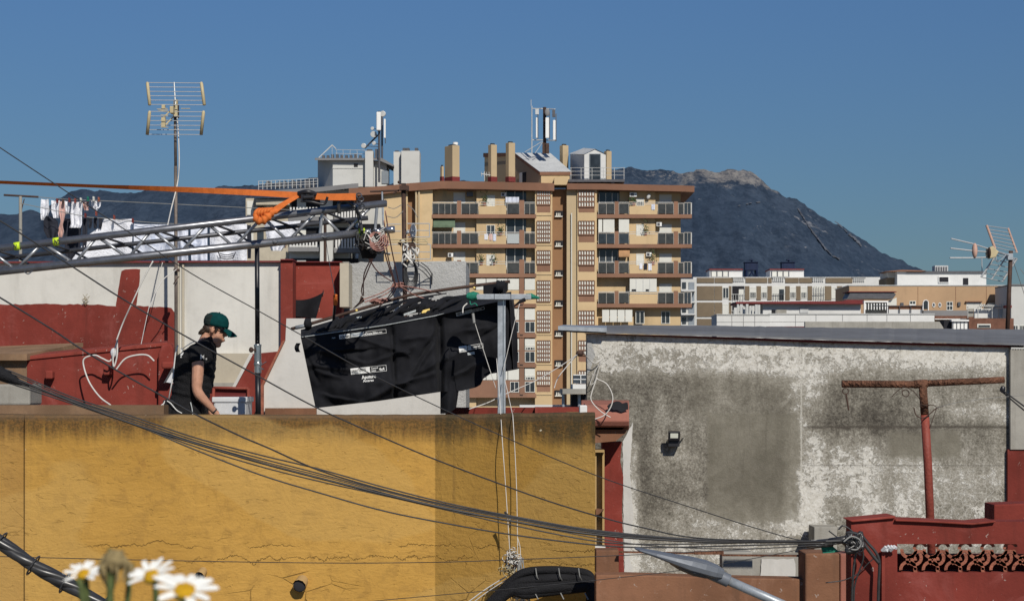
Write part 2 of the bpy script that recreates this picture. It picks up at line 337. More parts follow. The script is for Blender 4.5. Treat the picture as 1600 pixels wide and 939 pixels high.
class MB:
    def __init__(s): s.v = []; s.f = []
    def quad(s, a, b, c, d):
        n = len(s.v); s.v += [Vector(a), Vector(b), Vector(c), Vector(d)]; s.f.append((n, n+1, n+2, n+3)); return s
    def poly(s, pts):
        n = len(s.v); s.v += [Vector(p) for p in pts]; s.f.append(tuple(range(n, n + len(pts)))); return s
    def hexa(s, c):
        n = len(s.v); s.v += [Vector(p) for p in c]
        for q in ((0,1,2,3), (7,6,5,4), (0,4,5,1), (1,5,6,2), (2,6,7,3), (3,7,4,0)):
            s.f.append(tuple(n + i for i in q))
        return s
    def box(s, x0, x1, y0, y1, z0, z1):
        return s.hexa([(x0,y0,z0),(x1,y0,z0),(x1,y0,z1),(x0,y0,z1),(x0,y1,z0),(x1,y1,z0),(x1,y1,z1),(x0,y1,z1)])
    def pb(s, p0, q0, p1, q1, Y, d):
        """box whose front face covers p0..p1, q0..q1 of the elevation at distance Y; d metres deep"""
        return s.box(X(p0, Y), X(p1, Y), Y, Y + d, Z(q1, Y), Z(q0, Y))
    def rbox(s, cx, cy, z0, z1, w, d, rot):
        c, n = math.cos(rot), math.sin(rot)
        P = [(cx + c*a - n*b, cy + n*a + c*b) for a, b in ((-w/2,-d/2),(w/2,-d/2),(w/2,d/2),(-w/2,d/2))]
        return s.hexa([(*P[0],z0),(*P[1],z0),(*P[1],z1),(*P[0],z1),(*P[3],z0),(*P[2],z0),(*P[2],z1),(*P[3],z1)])
    def prism(s, pts, d):
        """polygon (list of 3-D points, roughly facing -Y) pushed d metres back"""
        pts = [Vector(p) for p in pts]; n0 = len(s.v); n = len(pts)
        s.v += pts + [p + Vector((0, d, 0)) for p in pts]
        s.f.append(tuple(range(n0, n0 + n))); s.f.append(tuple(range(n0 + 2*n - 1, n0 + n - 1, -1)))
        for i in range(n):
            j = (i + 1) % n; s.f.append((n0+j, n0+i, n0+n+i, n0+n+j))
        return s
    def pp(s, pix, Y, d): return s.prism([W(a, b, Y) for a, b in pix], d)
    def tube(s, pts, r, n=8, cap=True):
        pts = [Vector(p) for p in pts]; m = len(pts)
        rr = r if isinstance(r, (list, tuple)) else [r] * m
        n0 = len(s.v); ref = None
        for i, p in enumerate(pts):
            t = (pts[min(i+1, m-1)] - pts[max(i-1, 0)])
            if t.length < 1e-9: t = Vector((0, 0, 1))
            t.normalize()
            if ref is None:
                ref = Vector((0, 0, 1)) if abs(t.z) < 0.9 else Vector((0, 1, 0))
            u = ref - t * ref.dot(t)
            if u.length < 1e-6: u = Vector((1, 0, 0)) - t * t.x
            u.normalize(); ref = u; w = t.cross(u)
            for k in range(n):
                a = 2 * math.pi * k / n
                s.v.append(p + (u * math.cos(a) + w * math.sin(a)) * rr[i])
        for i in range(m - 1):
            for k in range(n):
                a = n0 + i*n + k; b = n0 + i*n + (k+1) % n
                s.f.append((a, b, b + n, a + n))
        if cap:
            s.f.append(tuple(n0 + k for k in reversed(range(n)))); s.f.append(tuple(n0 + (m-1)*n + k for k in range(n)))
        return s
    def bar(s, a, b, r, n=8): return s.tube([a, b], r, n)
    def ell(s, c, r, nu=14, nv=8, rot=None):
        c = Vector(c); n0 = len(s.v)
        for i in range(nv + 1):
            th = math.pi * i / nv
            for k in range(nu):
                ph = 2 * math.pi * k / nu
                p = Vector((r[0]*math.sin(th)*math.cos(ph), r[1]*math.sin(th)*math.sin(ph), r[2]*math.cos(th)))
                if rot is not None: p = rot @ p
                s.v.append(c + p)
        for i in range(nv):
            for k in range(nu):
                a = n0 + i*nu + k; b = n0 + i*nu + (k+1) % nu
                s.f.append((a, a + nu, b + nu, b))
        return s
    def grid(s, fn, nu, nv):
        n0 = len(s.v)
        for j in range(nv + 1):
            for i in range(nu + 1): s.v.append(Vector(fn(i / nu, j / nv)))
        for j in range(nv):
            for i in range(nu):
                a = n0 + j*(nu+1) + i; s.f.append((a, a + 1, a + nu + 2, a + nu + 1))
        return s
    def loft(s, rings, cap=True):
        n0 = len(s.v); n = len(rings[0])
        for r in rings: s.v += [Vector(p) for p in r]
        for i in range(len(rings) - 1):
            for k in range(n):
                a = n0 + i*n + k; b = n0 + i*n + (k+1) % n; s.f.append((a, b, b + n, a + n))
        if cap:
            s.f.append(tuple(n0 + k for k in reversed(range(n)))); s.f.append(tuple(n0 + (len(rings)-1)*n + k for k in range(n)))
        return s
    def build(s, name, mat, parent=None, smooth=False, bevel=0.0, label=None, cat=None, group=None, kind=None, loc=None, norm=True):
        me = bpy.data.meshes.new(name)
        if parent is not None: L = wloc(parent)
        elif loc is not None: L = Vector(loc)
        else:
            xs = [p.x for p in s.v]; ys = [p.y for p in s.v]; zs = [p.z for p in s.v]
            L = Vector(((min(xs)+max(xs))/2, (min(ys)+max(ys))/2, min(zs)))
        me.from_pydata([p - L for p in s.v], [], s.f); me.update()
        if norm or bevel:
            bm = bmesh.new(); bm.from_mesh(me)
            if norm: bmesh.ops.recalc_face_normals(bm, faces=bm.faces)
            bm.to_mesh(me); bm.free()
        if smooth:
            for p in me.polygons: p.use_smooth = True
        me.materials.append(MAT[mat])
        o = bpy.data.objects.new(name, me); COL.objects.link(o)
        if parent is not None: o.parent = parent
        else: o.location = L
        if bevel:
            bv = o.modifiers.new('bevel', 'BEVEL'); bv.width = bevel; bv.segments = 2; bv.limit_method = 'ANGLE'
        tag(o, label, cat, group, kind)
        return o

def tag(o, label=None, cat=None, group=None, kind=None):
    if label: o['label'] = label
    if cat: o['category'] = cat
    if group: o['group'] = group
    if kind: o['kind'] = kind

def thing(name, label, cat, loc, group=None):
    o = bpy.data.objects.new(name, None); o.empty_display_size = 0.2; COL.objects.link(o)
    o.location = loc; tag(o, label, cat, group); return o

def dup(o, parent=None):
    c = o.copy(); COL.objects.link(c); c.parent = parent
    for ch in list(o.children): dup(ch, c)
    return c

def spline(pts, n=10):
    """Catmull-Rom through 3-D points"""
    pts = [Vector(p) for p in pts]; out = []
    P = [pts[0]*2 - pts[1]] + pts + [pts[-1]*2 - pts[-2]]
    for i in range(1, len(P) - 2):
        a, b, c, d = P[i-1], P[i], P[i+1], P[i+2]
        for k in range(n):
            t = k / n
            out.append(0.5 * ((2*b) + (c - a)*t + (2*a - 5*b + 4*c - d)*t*t + (3*b - a - 3*c + d)*t**3))
    out.append(pts[-1]); return out

def wire(pix, r, n=8, seg=10):
    """pix: (px, py, Y) triples -> smooth tube"""
    return MB().tube(spline([W(*p) for p in pix], seg), r, n)

def lerp(a, b, t): return a + (b - a) * t
def interp(tab, x):
    if x <= tab[0][0]: return tab[0][1]
    for (a, b), (c, d) in zip(tab, tab[1:]):
        if x <= c: return b + (d - b) * (x - a) / (c - a)
    return tab[-1][1]

def text_mesh(txt, size, bold=False):
    cu = bpy.data.curves.new('t', 'FONT'); cu.body = txt; cu.size = size; cu.resolution_u = 3
    if bold: cu.offset = size * 0.03
    o = bpy.data.objects.new('t', cu); COL.objects.link(o)
    dg = bpy.context.evaluated_depsgraph_get(); dg.update()
    me = o.evaluated_get(dg).to_mesh()
    v = [(p.co.x, p.co.y) for p in me.vertices]; f = [tuple(p.vertices) for p in me.polygons]
    o.evaluated_get(dg).to_mesh_clear()
    bpy.data.objects.remove(o); bpy.data.curves.remove(cu)
    return v, f

def remesh(mb, voxel, it=2):
    """weld overlapping lofts into one continuous skin"""
    me = bpy.data.meshes.new('tmp'); me.from_pydata(mb.v, [], mb.f); me.update()
    bm = bmesh.new(); bm.from_mesh(me); bmesh.ops.recalc_face_normals(bm, faces=bm.faces); bm.to_mesh(me); bm.free()
    o = bpy.data.objects.new('tmp', me); COL.objects.link(o)
    r = o.modifiers.new('r', 'REMESH'); r.mode = 'VOXEL'; r.voxel_size = voxel
    sm = o.modifiers.new('s', 'SMOOTH'); sm.iterations = it; sm.factor = 0.5
    dg = bpy.context.evaluated_depsgraph_get(); dg.update()
    e = o.evaluated_get(dg).to_mesh()
    out = MB(); out.v = [v.co.copy() for v in e.vertices]; out.f = [tuple(p.vertices) for p in e.polygons]
    o.evaluated_get(dg).to_mesh_clear(); bpy.data.objects.remove(o); bpy.data.meshes.remove(me)
    return out
# ------------------------------------------------------------------ camera, sun, sky
cam = bpy.data.cameras.new('camera'); co = bpy.data.objects.new('camera', cam); COL.objects.link(co)
co.location = (0, 0, EYE); co.rotation_euler = (math.radians(90), 0, 0)
cam.sensor_width = 36.0; cam.lens = 36.0 * F / 1600.0
cam.shift_y = (HZ - 469.5) / 1600.0
cam.clip_start = 0.1; cam.clip_end = 30000
cam.dof.use_dof = True; cam.dof.focus_distance = 18.5; cam.dof.aperture_fstop = 22
SC.camera = co
AZ, EL = math.radians(160), math.radians(37)
sd = Vector((math.sin(AZ) * math.cos(EL), math.cos(AZ) * math.cos(EL), math.sin(EL)))
su = bpy.data.lights.new('sun', 'SUN'); su.energy = 3.9; su.angle = math.radians(0.5); su.color = (1.0, 0.94, 0.84)
so = bpy.data.objects.new('sun', su); COL.objects.link(so); so.location = (30, -60, 70)
so.rotation_euler = sd.to_track_quat('Z', 'Y').to_euler()
wd = bpy.data.worlds.new('World'); SC.world = wd; wd.use_nodes = True
nt = wd.node_tree; bg = nt.nodes['Background']
sky = nt.nodes.new('ShaderNodeTexSky'); sky.sky_type = 'NISHITA'; sky.sun_disc = False
sky.sun_elevation = EL; sky.sun_rotation = AZ; sky.altitude = 100; sky.air_density = 1.0; sky.dust_density = 0.3; sky.ozone_density = 4.0
hs = nt.nodes.new('ShaderNodeMix'); hs.data_type = 'RGBA'; hs.blend_type = 'MULTIPLY'; hs.inputs[0].default_value = 1.0
hs.inputs[7].default_value = (0.60, 0.80, 1.0, 1)
tc = nt.nodes.new('ShaderNodeTexCoord'); sx = nt.nodes.new('ShaderNodeSeparateXYZ'); nt.links.new(tc.outputs['Generated'], sx.inputs[0])
mr = nt.nodes.new('ShaderNodeMapRange'); nt.links.new(sx.outputs[2], mr.inputs[0]); mr.inputs[1].default_value = 0.0; mr.inputs[2].default_value = 0.22
rmp = nt.nodes.new('ShaderNodeMix'); rmp.data_type = 'RGBA'; nt.links.new(mr.outputs[0], rmp.inputs[0])
rmp.inputs[6].default_value = (0.31, 0.385, 0.43, 1); rmp.inputs[7].default_value = (0.465, 0.615, 0.79, 1)   # tint darkens and greys the low sky
nt.links.new(rmp.outputs[2], hs.inputs[7])
nt.links.new(sky.outputs[0], hs.inputs[6]); nt.links.new(hs.outputs[2], bg.inputs[0])
bg.inputs[1].default_value = 0.075
SC.view_settings.view_transform = 'Standard'; SC.view_settings.look = 'None'
SC.view_settings.exposure = 0; SC.view_settings.gamma = 1
SC.cycles.use_denoising = True
SC.cycles.max_bounces = 5; SC.cycles.diffuse_bounces = 2

# ------------------------------------------------------------------ terrain
MB().quad((-9000, -300, 0), (9000, -300, 0), (9000, 14000, 0), (-9000, 14000, 0)).build('ground', 'ground', kind='structure', label='flat town ground between the houses', loc=(0, 0, 0))
RIDGE = [(-260, 372), (-120, 350), (-20, 336), (20, 330), (40, 326), (62, 331), (82, 314), (105, 300), (130, 294), (180, 296), (240, 294),
         (300, 293), (335, 290), (400, 284), (430, 279), (500, 276), (600, 283), (745, 281), (800, 272), (900, 262), (960, 259),
         (985, 257), (1010, 262), (1040, 263), (1065, 267), (1090, 263), (1115, 264), (1135, 262), (1160, 262), (1174, 266),
         (1190, 276), (1203, 291), (1225, 301), (1250, 312), (1290, 335), (1330, 362), (1380, 391), (1420, 411), (1445, 421),
         (1500, 440), (1560, 456), (1640, 480), (1800, 520), (2000, 560)]
YF, YR = 1500.0, 3000.0
def hill(px, t):
    """terrain point: t = 0 foot, 1 ridge, beyond 1 the far side"""
    Y = YF + (YR - YF) * t
    top = (HZ - interp(RIDGE, px)) * YR / F + EYE
    if t <= 1: g = t * (0.55 + 0.45 * t)
    else: g = max(0.0, 1 - (t - 1) * 1.4)
    x = X(px, Y)
    p = Vector((x / 210, Y / 1500, 0.3))
    n = noise.fractal(p, 0.9, 2.0, 5) * 26 * math.sin(math.pi * min(t, 1.0)) ** 0.8
    j = noise.fractal(Vector((x / 22, Y / 90, 1.7)), 0.8, 2.0, 4) * 4.5 * min(1, t * 1.5) if t < 1.3 else 0
    return Vector((x, Y, max(-1.0, top * g + n + j)))
mb = MB()
NU, NV = 560, 70
mb.grid(lambda u, v: hill(-260 + 2260 * u, v * 1.5), NU, NV)
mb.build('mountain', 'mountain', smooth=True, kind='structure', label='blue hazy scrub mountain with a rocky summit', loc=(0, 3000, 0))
def hill_t(px, py):
    """how far up the slope the elevation pixel lies"""
    best = (1e9, 0)
    for k in range(200):
        p = hill(px, k / 199); q = HZ - (p.z - EYE) * F / p.y
        if abs(q - py) < best[0]: best = (abs(q - py), k / 199)
    return best[1]
def track(pix, w, label):
    m = MB(); P = []
    for (a, b), (c, d) in zip(pix, pix[1:]):
        n = max(2, int(math.hypot(c - a, d - b) / 2.5))
        for k in range(n): P.append((lerp(a, c, k/n), lerp(b, d, k/n)))
    P.append(pix[-1]); pts = [(a, hill_t(a, b)) for a, b in P]; k_ = YR / F * .7
    A = [hill(a, t) for a, t in pts]; L, Rr = [], []
    for i, (a, t) in enumerate(pts):
        dx = P[min(i+1, len(P)-1)][0] - P[max(i-1, 0)][0]; dy = P[min(i+1, len(P)-1)][1] - P[max(i-1, 0)][1]; l = math.hypot(dx, dy)
        ww = w * R.uniform(.25, .95); nx, ny = -dy/l*ww, dx/l*ww; up = Vector((0, -2.0, 1.0))
        L.append(hill(P[i][0] - nx, hill_t(P[i][0] - nx, P[i][1] - ny)) + up); Rr.append(hill(P[i][0] + nx, hill_t(P[i][0] + nx, P[i][1] + ny)) + up)
    for i in range(len(pts) - 1): m.quad(L[i], Rr[i], Rr[i+1], L[i+1])
    m.build('mountain_track', 'track', kind='structure', label=label)
track([(1246, 326), (1256, 342), (1266, 358), (1278, 374), (1290, 390), (1300, 400), (1312, 406)], 1.8, 'pale firebreak running down the mountain flank')
track([(1150, 324), (1170, 319), (1194, 316)], .7, 'short pale track high on the mountain')
track([(1326, 366), (1338, 376), (1346, 386)], 2.2, 'pale rock scar on the right shoulder of the mountain')
track([(1304, 346), (1316, 357), (1324, 365)], 1.2, 'narrow pale rock rib on the right shoulder of the mountain')

# ------------------------------------------------------------------ tan and brown apartment block
YA = 190.0
G = 1e4
def gz(py_bottom=None): return HZ + EYE / K(YA)          # elevation pixel of the ground at YA
GB = HZ + EYE * F / YA
apt = thing('apartment_building', 'tall tan and brown apartment block with rows of balconies and chimneys on its roof', 'building', (X(870, YA), YA + 6, 0))
FL = [335, 381.5, 427.5, 474.5, 521.5, 568, 615]                   # balcony floor lines
w = MB()
w.pb(676, 296, 863, GB, YA + 1.05, 9)                   # left wing back wall
w.pb(930, 296, 1063.5, GB, YA + 1.05, 9)                # right wing back wall
w.build('wall', 'tan', apt)
w = MB(); w.pb(600, 296, 637, GB, YA + 0.25, 9); w.pb(648.5, 296, 676, GB, YA + 0.1, 0.945); w.build('flank_wall', 'tan', apt)
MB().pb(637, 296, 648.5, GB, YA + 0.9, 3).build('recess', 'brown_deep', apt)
w = MB(); w.pb(649, 297, 651.2, GB, YA - 0.15, 0.245); w.pb(653.5, 297, 656, GB, YA - 0.15, 0.245); w.build('pilaster', 'tan_shade', apt)
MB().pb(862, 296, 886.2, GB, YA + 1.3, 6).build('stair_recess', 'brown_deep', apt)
w = MB(); w.pb(885.5, 289, 902, GB, YA + 0.3, 6); w.build('stair_column', 'tan_shade', apt)
w = MB()
w.pb(836, 297, 863, GB, YA + 0.05, 0.995); w.pb(902, 297, 932.5, GB, YA + 0.05, 0.995)
w.build('grille_tower', 'tan', apt)
MB().tube([W(893, 333, YA + 0.1), W(893, GB, YA + 0.1)], 0.055, 8).build('drain_pipe', 'shutter', apt)
# roof slab
def roofslab(pix, th, Y, d, name='roof_edge', mat='roofbrown'):
    m = MB()
    for (a, b), (c, e) in zip(pix, pix[1:]):
        m.hexa([W(a, b + th, Y), W(c, e + th, Y), W(c, e, Y), W(a, b, Y),
                W(a, b + th, Y) + Vector((0, d, 0)), W(c, e + th, Y) + Vector((0, d, 0)), W(c, e, Y) + Vector((0, d, 0)), W(a, b, Y) + Vector((0, d, 0))])
    return m.build(name, mat, apt)
roofslab([(545, 294.5), (600, 291), (640, 286.5), (690, 283), (760, 284), (866, 286.5)], 12, YA - 0.35, 11)
roofslab([(886, 286.8), (940, 287), (1000, 288.5), (1060, 289.8), (1085, 290.8)], 9.5, YA - 0.35, 11)
MB().pb(866, 277, 886, 289, YA + 0.0, 3).build('stair_head', 'tan', apt)
MB().pb(700, 295, 860, 297.5, YA + 0.1, 1).build('soffit', 'brown', apt)

def grille(x0, x1, y0, y1, solid=0.0):
    """openwork brick screen, with a solid apron at its foot"""
    g = MB().pb(x0, y0, x1, y1, YA + 0.035, 0.06).build('brick_grille', 'brown', apt)
    h = (y1 - y0) * (1 - solid); m = MB(); nx, ny = 6, max(2, int(h / 6.2))
    for i in range(nx):
        for j in range(ny):
            ax = lerp(x0, x1, (i + 0.22) / nx); bx = lerp(x0, x1, (i + 0.72) / nx)
            ay = y0 + h * (j + 0.12) / ny; by = y0 + h * (j + 0.84) / ny
            c = W(0.5*(ax+bx), 0.5*(ay+by), YA - 0.012)
            A, B, C_, D_ = W(ax, by, YA), W(bx, by, YA), W(bx, ay, YA), W(ax, ay, YA)
            for P in (A, B, C_, D_): P.y = YA - 0.012
            B.y += 0.03; C_.y += 0.03
            m.quad(A, B, C_, D_)
    m.build('openings', 'shutter', g)
    fr = MB()
    for j in range(ny + 1):
        yy = y0 + h * j / ny; fr.pb(x0, yy - 0.5, x1, yy + 0.5, YA - 0.075, 0.09)
    for i in range(nx + 1):
        xx = lerp(x0, x1, i / nx); fr.pb(xx - 0.42, y0, xx + 0.42, y0 + h, YA - 0.072, 0.085)
    fr.build('lattice', 'brown', g)
for i, f in enumerate(FL):
    t = f - 36 if i else 299
    grille(839, 860, t, f - 3, [0.36, 0, 0.35, 0.0, 0.0, 0.0, 0.3][i])
    if f < 620: grille(904, 929, t, f - 3, [0.25, 0.35, 0.3, 0.32, 0.1, 0.3, 0.2][i])
    # stairwell window
    m = MB(); m.pb(866.5, f - 5.5, 880, f + 3.5, YA + 1.18, 0.125).build('stair_window', 'dark', apt)
    m = MB(); m.pb(867, f + 2.5, 879, f + 4.2, YA + 1.0, 0.17)
    for xx in (869, 871.6, 874.2): m.pb(xx, f - 2, xx + 1.3, f + 2.5, YA + 1.12, 0.05)
    m.build('window_bar', 'shutter', apt)
    MB().pb(837, f + 1, 862, f + 2, YA - 0.02, 0.065).build('string_course', 'tan_shade', apt)

def window(x0, x1, y0, y1, Y, kind, par):
    """shuttered or glazed opening standing a few millimetres proud of the wall at Y"""
    fr = MB(); t = 0.9
    fr.pb(x0 - t, y0 - t, x0, y1 + t, Y - 0.05, 0.07); fr.pb(x1, y0 - t, x1 + t, y1 + t, Y - 0.05, 0.07)
    fr.pb(x0, y0 - t, x1, y0, Y - 0.05, 0.07); fr.pb(x0, y1, x1, y1 + t, Y - 0.06, 0.08)
    o = fr.build('window', 'shutter', par)
    if kind == 'shut': MB().pb(x0, y0, x1, y1, Y - 0.02, 0.03).build('shutter', 'shutter', o)
    elif kind == 'half':
        ym = lerp(y0, y1, 0.45)
        MB().pb(x0, y0, x1, ym, Y - 0.025, 0.03).build('shutter', 'shutter', o)
        MB().pb(x0, ym, x1, y1, Y - 0.01, 0.02).build('pane', 'glassdark', o)
        m = MB(); n = 3
        for i in range(n): xx = lerp(x0, x1, (i + 0.5) / n); m.pb(xx - 0.4, ym, xx + 0.4, y1, Y - 0.05, 0.03)
        m.build('bar', 'shutter', o)
    else:
        MB().pb(x0, y0, x1, y1, Y - 0.01, 0.02).build('pane', 'glassdark', o)
        xm = 0.5*(x0+x1); MB().pb(xm - 0.4, y0, xm + 0.4, y1, Y - 0.04, 0.03).build('mullion', 'shutter', o)
    return o

def glass_run(x0, x1, f, n, par, tone='glassbalc', top=16.5, Y=None):
    Y = Y or YA + 0.06
    g = MB().pb(x0, f - top, x1, f - 1, Y, 0.02).build('balcony_glass', tone, par)
    m = MB()
    for i in range(n + 1):
        xx = lerp(x0, x1, i / n); m.pb(xx - 0.36, f - top - 1, xx + 0.36, f, Y - 0.03, 0.028)
    m.pb(x0, f - top - 1.1, x1, f - top, Y - 0.033, 0.031)
    m.build('rail_post', 'balcrail', g)
    return g

def balcony(x0, x1, f, wing, i):
    s = MB().pb(x0, f, x1, f + 6, YA, 1.1);
    return s.build('balcony', 'brown', apt)

# left wing, three open floors
for i in range(3):
    f = FL[i]; c = 299 if i == 0 else FL[i-1] + 7
    b = balcony(675, 838, f, 'L', i)
    MB().pb(714, f - 21, 720.5, f, YA + 0.02, 0.35).build('balcony_pillar', 'brown', b)
    MB().pb(811.5, f - 22, 819, f, YA + 0.02, 0.35).build('balcony_pillar', 'brown', b)
    if i < 2: glass_run(676, 714, f, 4, b)
    glass_run(721, 747, f, 2, b)
    glass_run(792.5, 811.5, f, 1, b, 'glassbalc' if i != 1 else 'printgrey')
    glass_run(819.5, 836, f, 2, b)
    MB().pb(748, f - 12.5, 791, f, YA + 0.03, 0.12).build('balcony_parapet', 'tan', b)
    m = MB(); m.pb(748, f - 15.6, 791, f - 14.8, YA + 0.05, 0.04); m.pb(676, f - 19.2, 836, f - 18.5, YA + 0.06, 0.03)
    for xx in (748, 769, 790): m.pb(xx, f - 18.5, xx + 0.8, f - 12.5, YA + 0.07, 0.03)
    m.build('handrail', 'rail', b)
    # forward wall bays and deeper openings
    MB().pb(744.5, c - 2, 789.5, f, YA + 0.62, 0.435).build('bay_wall', 'tan', apt)
    window(761, 772.5, f - 29, f - 13, YA + 0.62, ['shut', 'open', 'shut'][i], apt)
    window(709.5, 726, f - 33, f - 2, YA + 1.05, 'shut', apt)
    m = MB().pb(790, c - 2, 822, f, YA + 0.9, 0.155).build('terrace_door', 'glassdark', apt)
    m2 = MB()
    for xx in (791, 804, 817): m2.pb(xx, c, xx + 1, f, YA + 0.85, 0.05)
    m2.build('door_frame', 'shutter', m)
    MB().pb(692, c, 697, c + 9 if i == 0 else c + 6, YA + 1.0, 0.1).build('blind', 'tan_shade', apt)
# washing and a compressor on the top floor
ac = MB().pb(729, 300, 739, 307, YA + 0.55, 0.5).build('air_conditioner', 'darkrail', apt)
o = MB().grid(lambda u, v: W(lerp(790, 811, u), lerp(308, 317, v), YA + 0.3 + 0.04*math.sin(u*19)), 24, 3).build('patterned_cloth', 'printsheet', loc=W(800, 317, YA + 0.3), smooth=True,
    label='patterned cloth drying on the top floor balcony of the tan apartment block', cat='laundry')
# left wing, glazed-in galleries below
for i in range(3, 7):
    f = FL[i]; c = FL[i-1] + 7
    b = balcony(720, 838, f, 'L', i)
    MB().pb(720, f - 21, 838, f, YA + 0.06, 0.2).build('gallery_apron', 'brown' if i > 3 else 'tan', b)
    MB().pb(811.5, c, 819, f, YA - 0.02, 0.3).build('balcony_pillar', 'brown', b)
    for x0, x1 in ((744, 759), (760, 776), (777, 793), (794, 811), (820, 836)):
        MB().pb(x0, c + 1, x1, c + 18.5, YA + 0.07, 0.06).build('gallery_panel', 'shutter', b)
    if i > 3:
        for x0, x1 in ((797, 811), (820, 836)):
            window(x0 + 1, x1 - 1, f - 18, f - 3, YA + 0.06, 'open', b)
    if i in (5, 6): window(822, 835, c + 12, c + 17.5, YA + 0.06, 'half', b)
    MB().pb(812, f + 1.5, 817, f + 3, YA - 0.02, 0.03).build('scupper', 'dark', b)
MB().pb(676, 432, 744, GB, YA + 0.62, 0.43).build('bay_wall', 'tan', apt)
# right wing
for i in range(4):
    f = FL[i]; c = 298 if i == 0 else FL[i-1] + 7
    b = balcony(933, 1081, f, 'R', i)
    MB().pb(960.5, f - 20, 966.5, f, YA + 0.02, 0.35).build('balcony_pillar', 'brown', b)
    MB().pb(1053, f - 20, 1059.5, f, YA + 0.02, 0.35).build('balcony_pillar', 'brown', b)
    glass_run(935, 960, f, 2, b, 'glassdark' if i in (1,) else 'glassbalc')
    glass_run(967, 982.5, f, 1, b, 'glassdark' if i == 1 else 'glassbalc')
    glass_run(1028, 1052.5, f, 2, b)
    glass_run(1060, 1068, f, 1, b)
    glass_run(1069, 1079.5, f, 2, b, 'glassdark', 17.5)
    m = MB(); m.pb(1079.6, f - 18, 1081, f, YA + 0.05, 1.0); m.build('end_rail', 'rail', b)
    MB().pb(983.5, f - 13, 1027, f, YA + 0.03, 0.12).build('balcony_parapet', 'tan', b)
    m = MB(); m.pb(983, f - 16, 1027, f - 15.2, YA + 0.05, 0.04); m.pb(935, f - 19, 1052, f - 18.3, YA + 0.06, 0.03)
    m.build('handrail', 'rail', b)
    if i != 3:
        MB().pb(983, c - 1, 1024, f, YA + 0.62, 0.435).build('bay_wall', 'tan', apt)
        window(995, 1005.5, f - 24, f - 14, YA + 0.62, ['half', 'shut', 'shut', 'half'][i], apt) if i == 0 else window(995, 1005.5, f - 30, f - 13, YA + 0.62, 'shut', apt)
    window(1031, 1048.5, f - 30, f - 2, YA + 1.05, 'shut', apt)
    if i in (0, 2):
        m = MB().pb(935, c - 1, 968, f, YA + 1.0, 0.06).build('terrace_door', 'glassdark', apt)
        m2 = MB()
        for xx in (936, 946, 956, 965): m2.pb(xx, c + 4, xx + 1, f, YA + 0.95, 0.05)
        m2.build('door_frame', 'shutter', m)
    if i == 1:
        for x0, x1 in ((935, 941), (942.5, 960), (967, 983)):
            MB().pb(x0, c + 1, x1, c + 21, YA + 0.08, 0.06).build('gallery_panel', 'shutter', b)
    if i == 3:
        g = MB().pb(984, c + 1, 1026, c + 22, YA + 0.08, 0.07).build('gallery_panel', 'shutter', b)
        MB().pb(984, c + 22, 1027, f - 12, YA + 0.1, 0.07).build('gallery_apron', 'tan', b)
        m = MB()
        for xx in (993.6, 1004.4, 1015): m.pb(xx, c + 2, xx + 1, c + 21, YA + 0.06, 0.022)
        m.build('mullion', 'rail', b)
        MB().pb(987, c + 17.5, 994, c + 20.5, YA + 0.05, 0.03).build('vent', 'dark', b)
        MB().pb(1009, c + 17.5, 1014, c + 20.5, YA + 0.05, 0.03).build('vent', 'dark', b)
for x0, x1 in ((941, 952), (953, 964), (965, 976), (977, 988)):
    MB().pb(x0, 484, x1, 503, YA + 0.08, 0.06).build('gallery_panel', 'shutter', apt)
window(994, 1006, 487, 505, YA + 0.62, 'open', apt)
window(1034, 1046, 487, 505, YA + 1.05, 'open', apt)
ac = MB().pb(984, 301, 995, 307.5, YA + 0.2, 0.42).build('air_conditioner', 'antwhite', apt)
MB().pb(985.5, 302.2, 990.5, 306.4, YA + 0.17, 0.03).build('fan_grille', 'darkrail', ac)
m = MB(); m.ell(W(1013.5, 307, YA + 0.2), (0.18, 0.1, 0.28), rot=Matrix.Rotation(0.4, 3, 'Y')); m.bar(W(1013.5, 307, YA + 0.2), W(1016, 312, YA + 0.62), 0.03)
m.build('dish', 'rail', apt, smooth=True)

# lived-in odds and ends on the balconies
def pot(px, f, s=1.0, tall=1.0):
    o = MB(); c = W(px, f - .2, YA + .22); o.tube([c, c + Vector((0, 0, .28*s))], [.12*s, .16*s], 10)
    p = o.build('plant_pot', 'clay', label='small potted plant standing on a balcony of the tan apartment block', cat='plant', group='potted plants on the balconies')
    m = MB(); rr = random.Random(int(px*7 + f))
    for _ in range(70):
        q = c + Vector((rr.gauss(0, .16*s), rr.gauss(0, .12*s), .28*s + abs(rr.gauss(0, .34*s*tall)))); u = Vector((rr.uniform(-1, 1), rr.uniform(-1, 1), rr.uniform(-1, 1)))*.10; w_ = Vector((rr.uniform(-1, 1), rr.uniform(-1, 1), rr.uniform(-1, 1)))*.07
        m.quad(q - u, q - w_, q + u, q + w_)
    m.build('foliage', 'leaf', p, norm=False)
for px, f, s, tl in ((757, FL[0], 1.1, 1.3), (782, FL[1], 1.0, 1), (990, FL[0], 1.0, 1.2), (1020, FL[2], 1.2, 1.4), (752, FL[2], 1.0, 1), (1009, FL[1], .9, 1.5), (772, FL[2], .8, 1.8)):
    pot(px, f - 12.6, s, tl)
for k, (px, f, mt) in enumerate(((757, FL[1], 'linen'), (764, FL[1], 'pinkcloth'), (770, FL[1], 'printsheet'), (999, FL[2], 'linen'), (1006, FL[2], 'navy'), (1013, FL[2], 'linen'), (1018, FL[0], 'printsheet'))):
    MB().grid(lambda u, v: W(px + 5.2*u, f - 16 + (9 + k % 3)*v, YA - .02 + .03*math.sin(u*7 + k)), 6, 5).build('washing', mt, smooth=True, norm=False, label='small cloth hung over a balcony rail of the tan apartment block', cat='laundry', group='washing on the balcony rails')
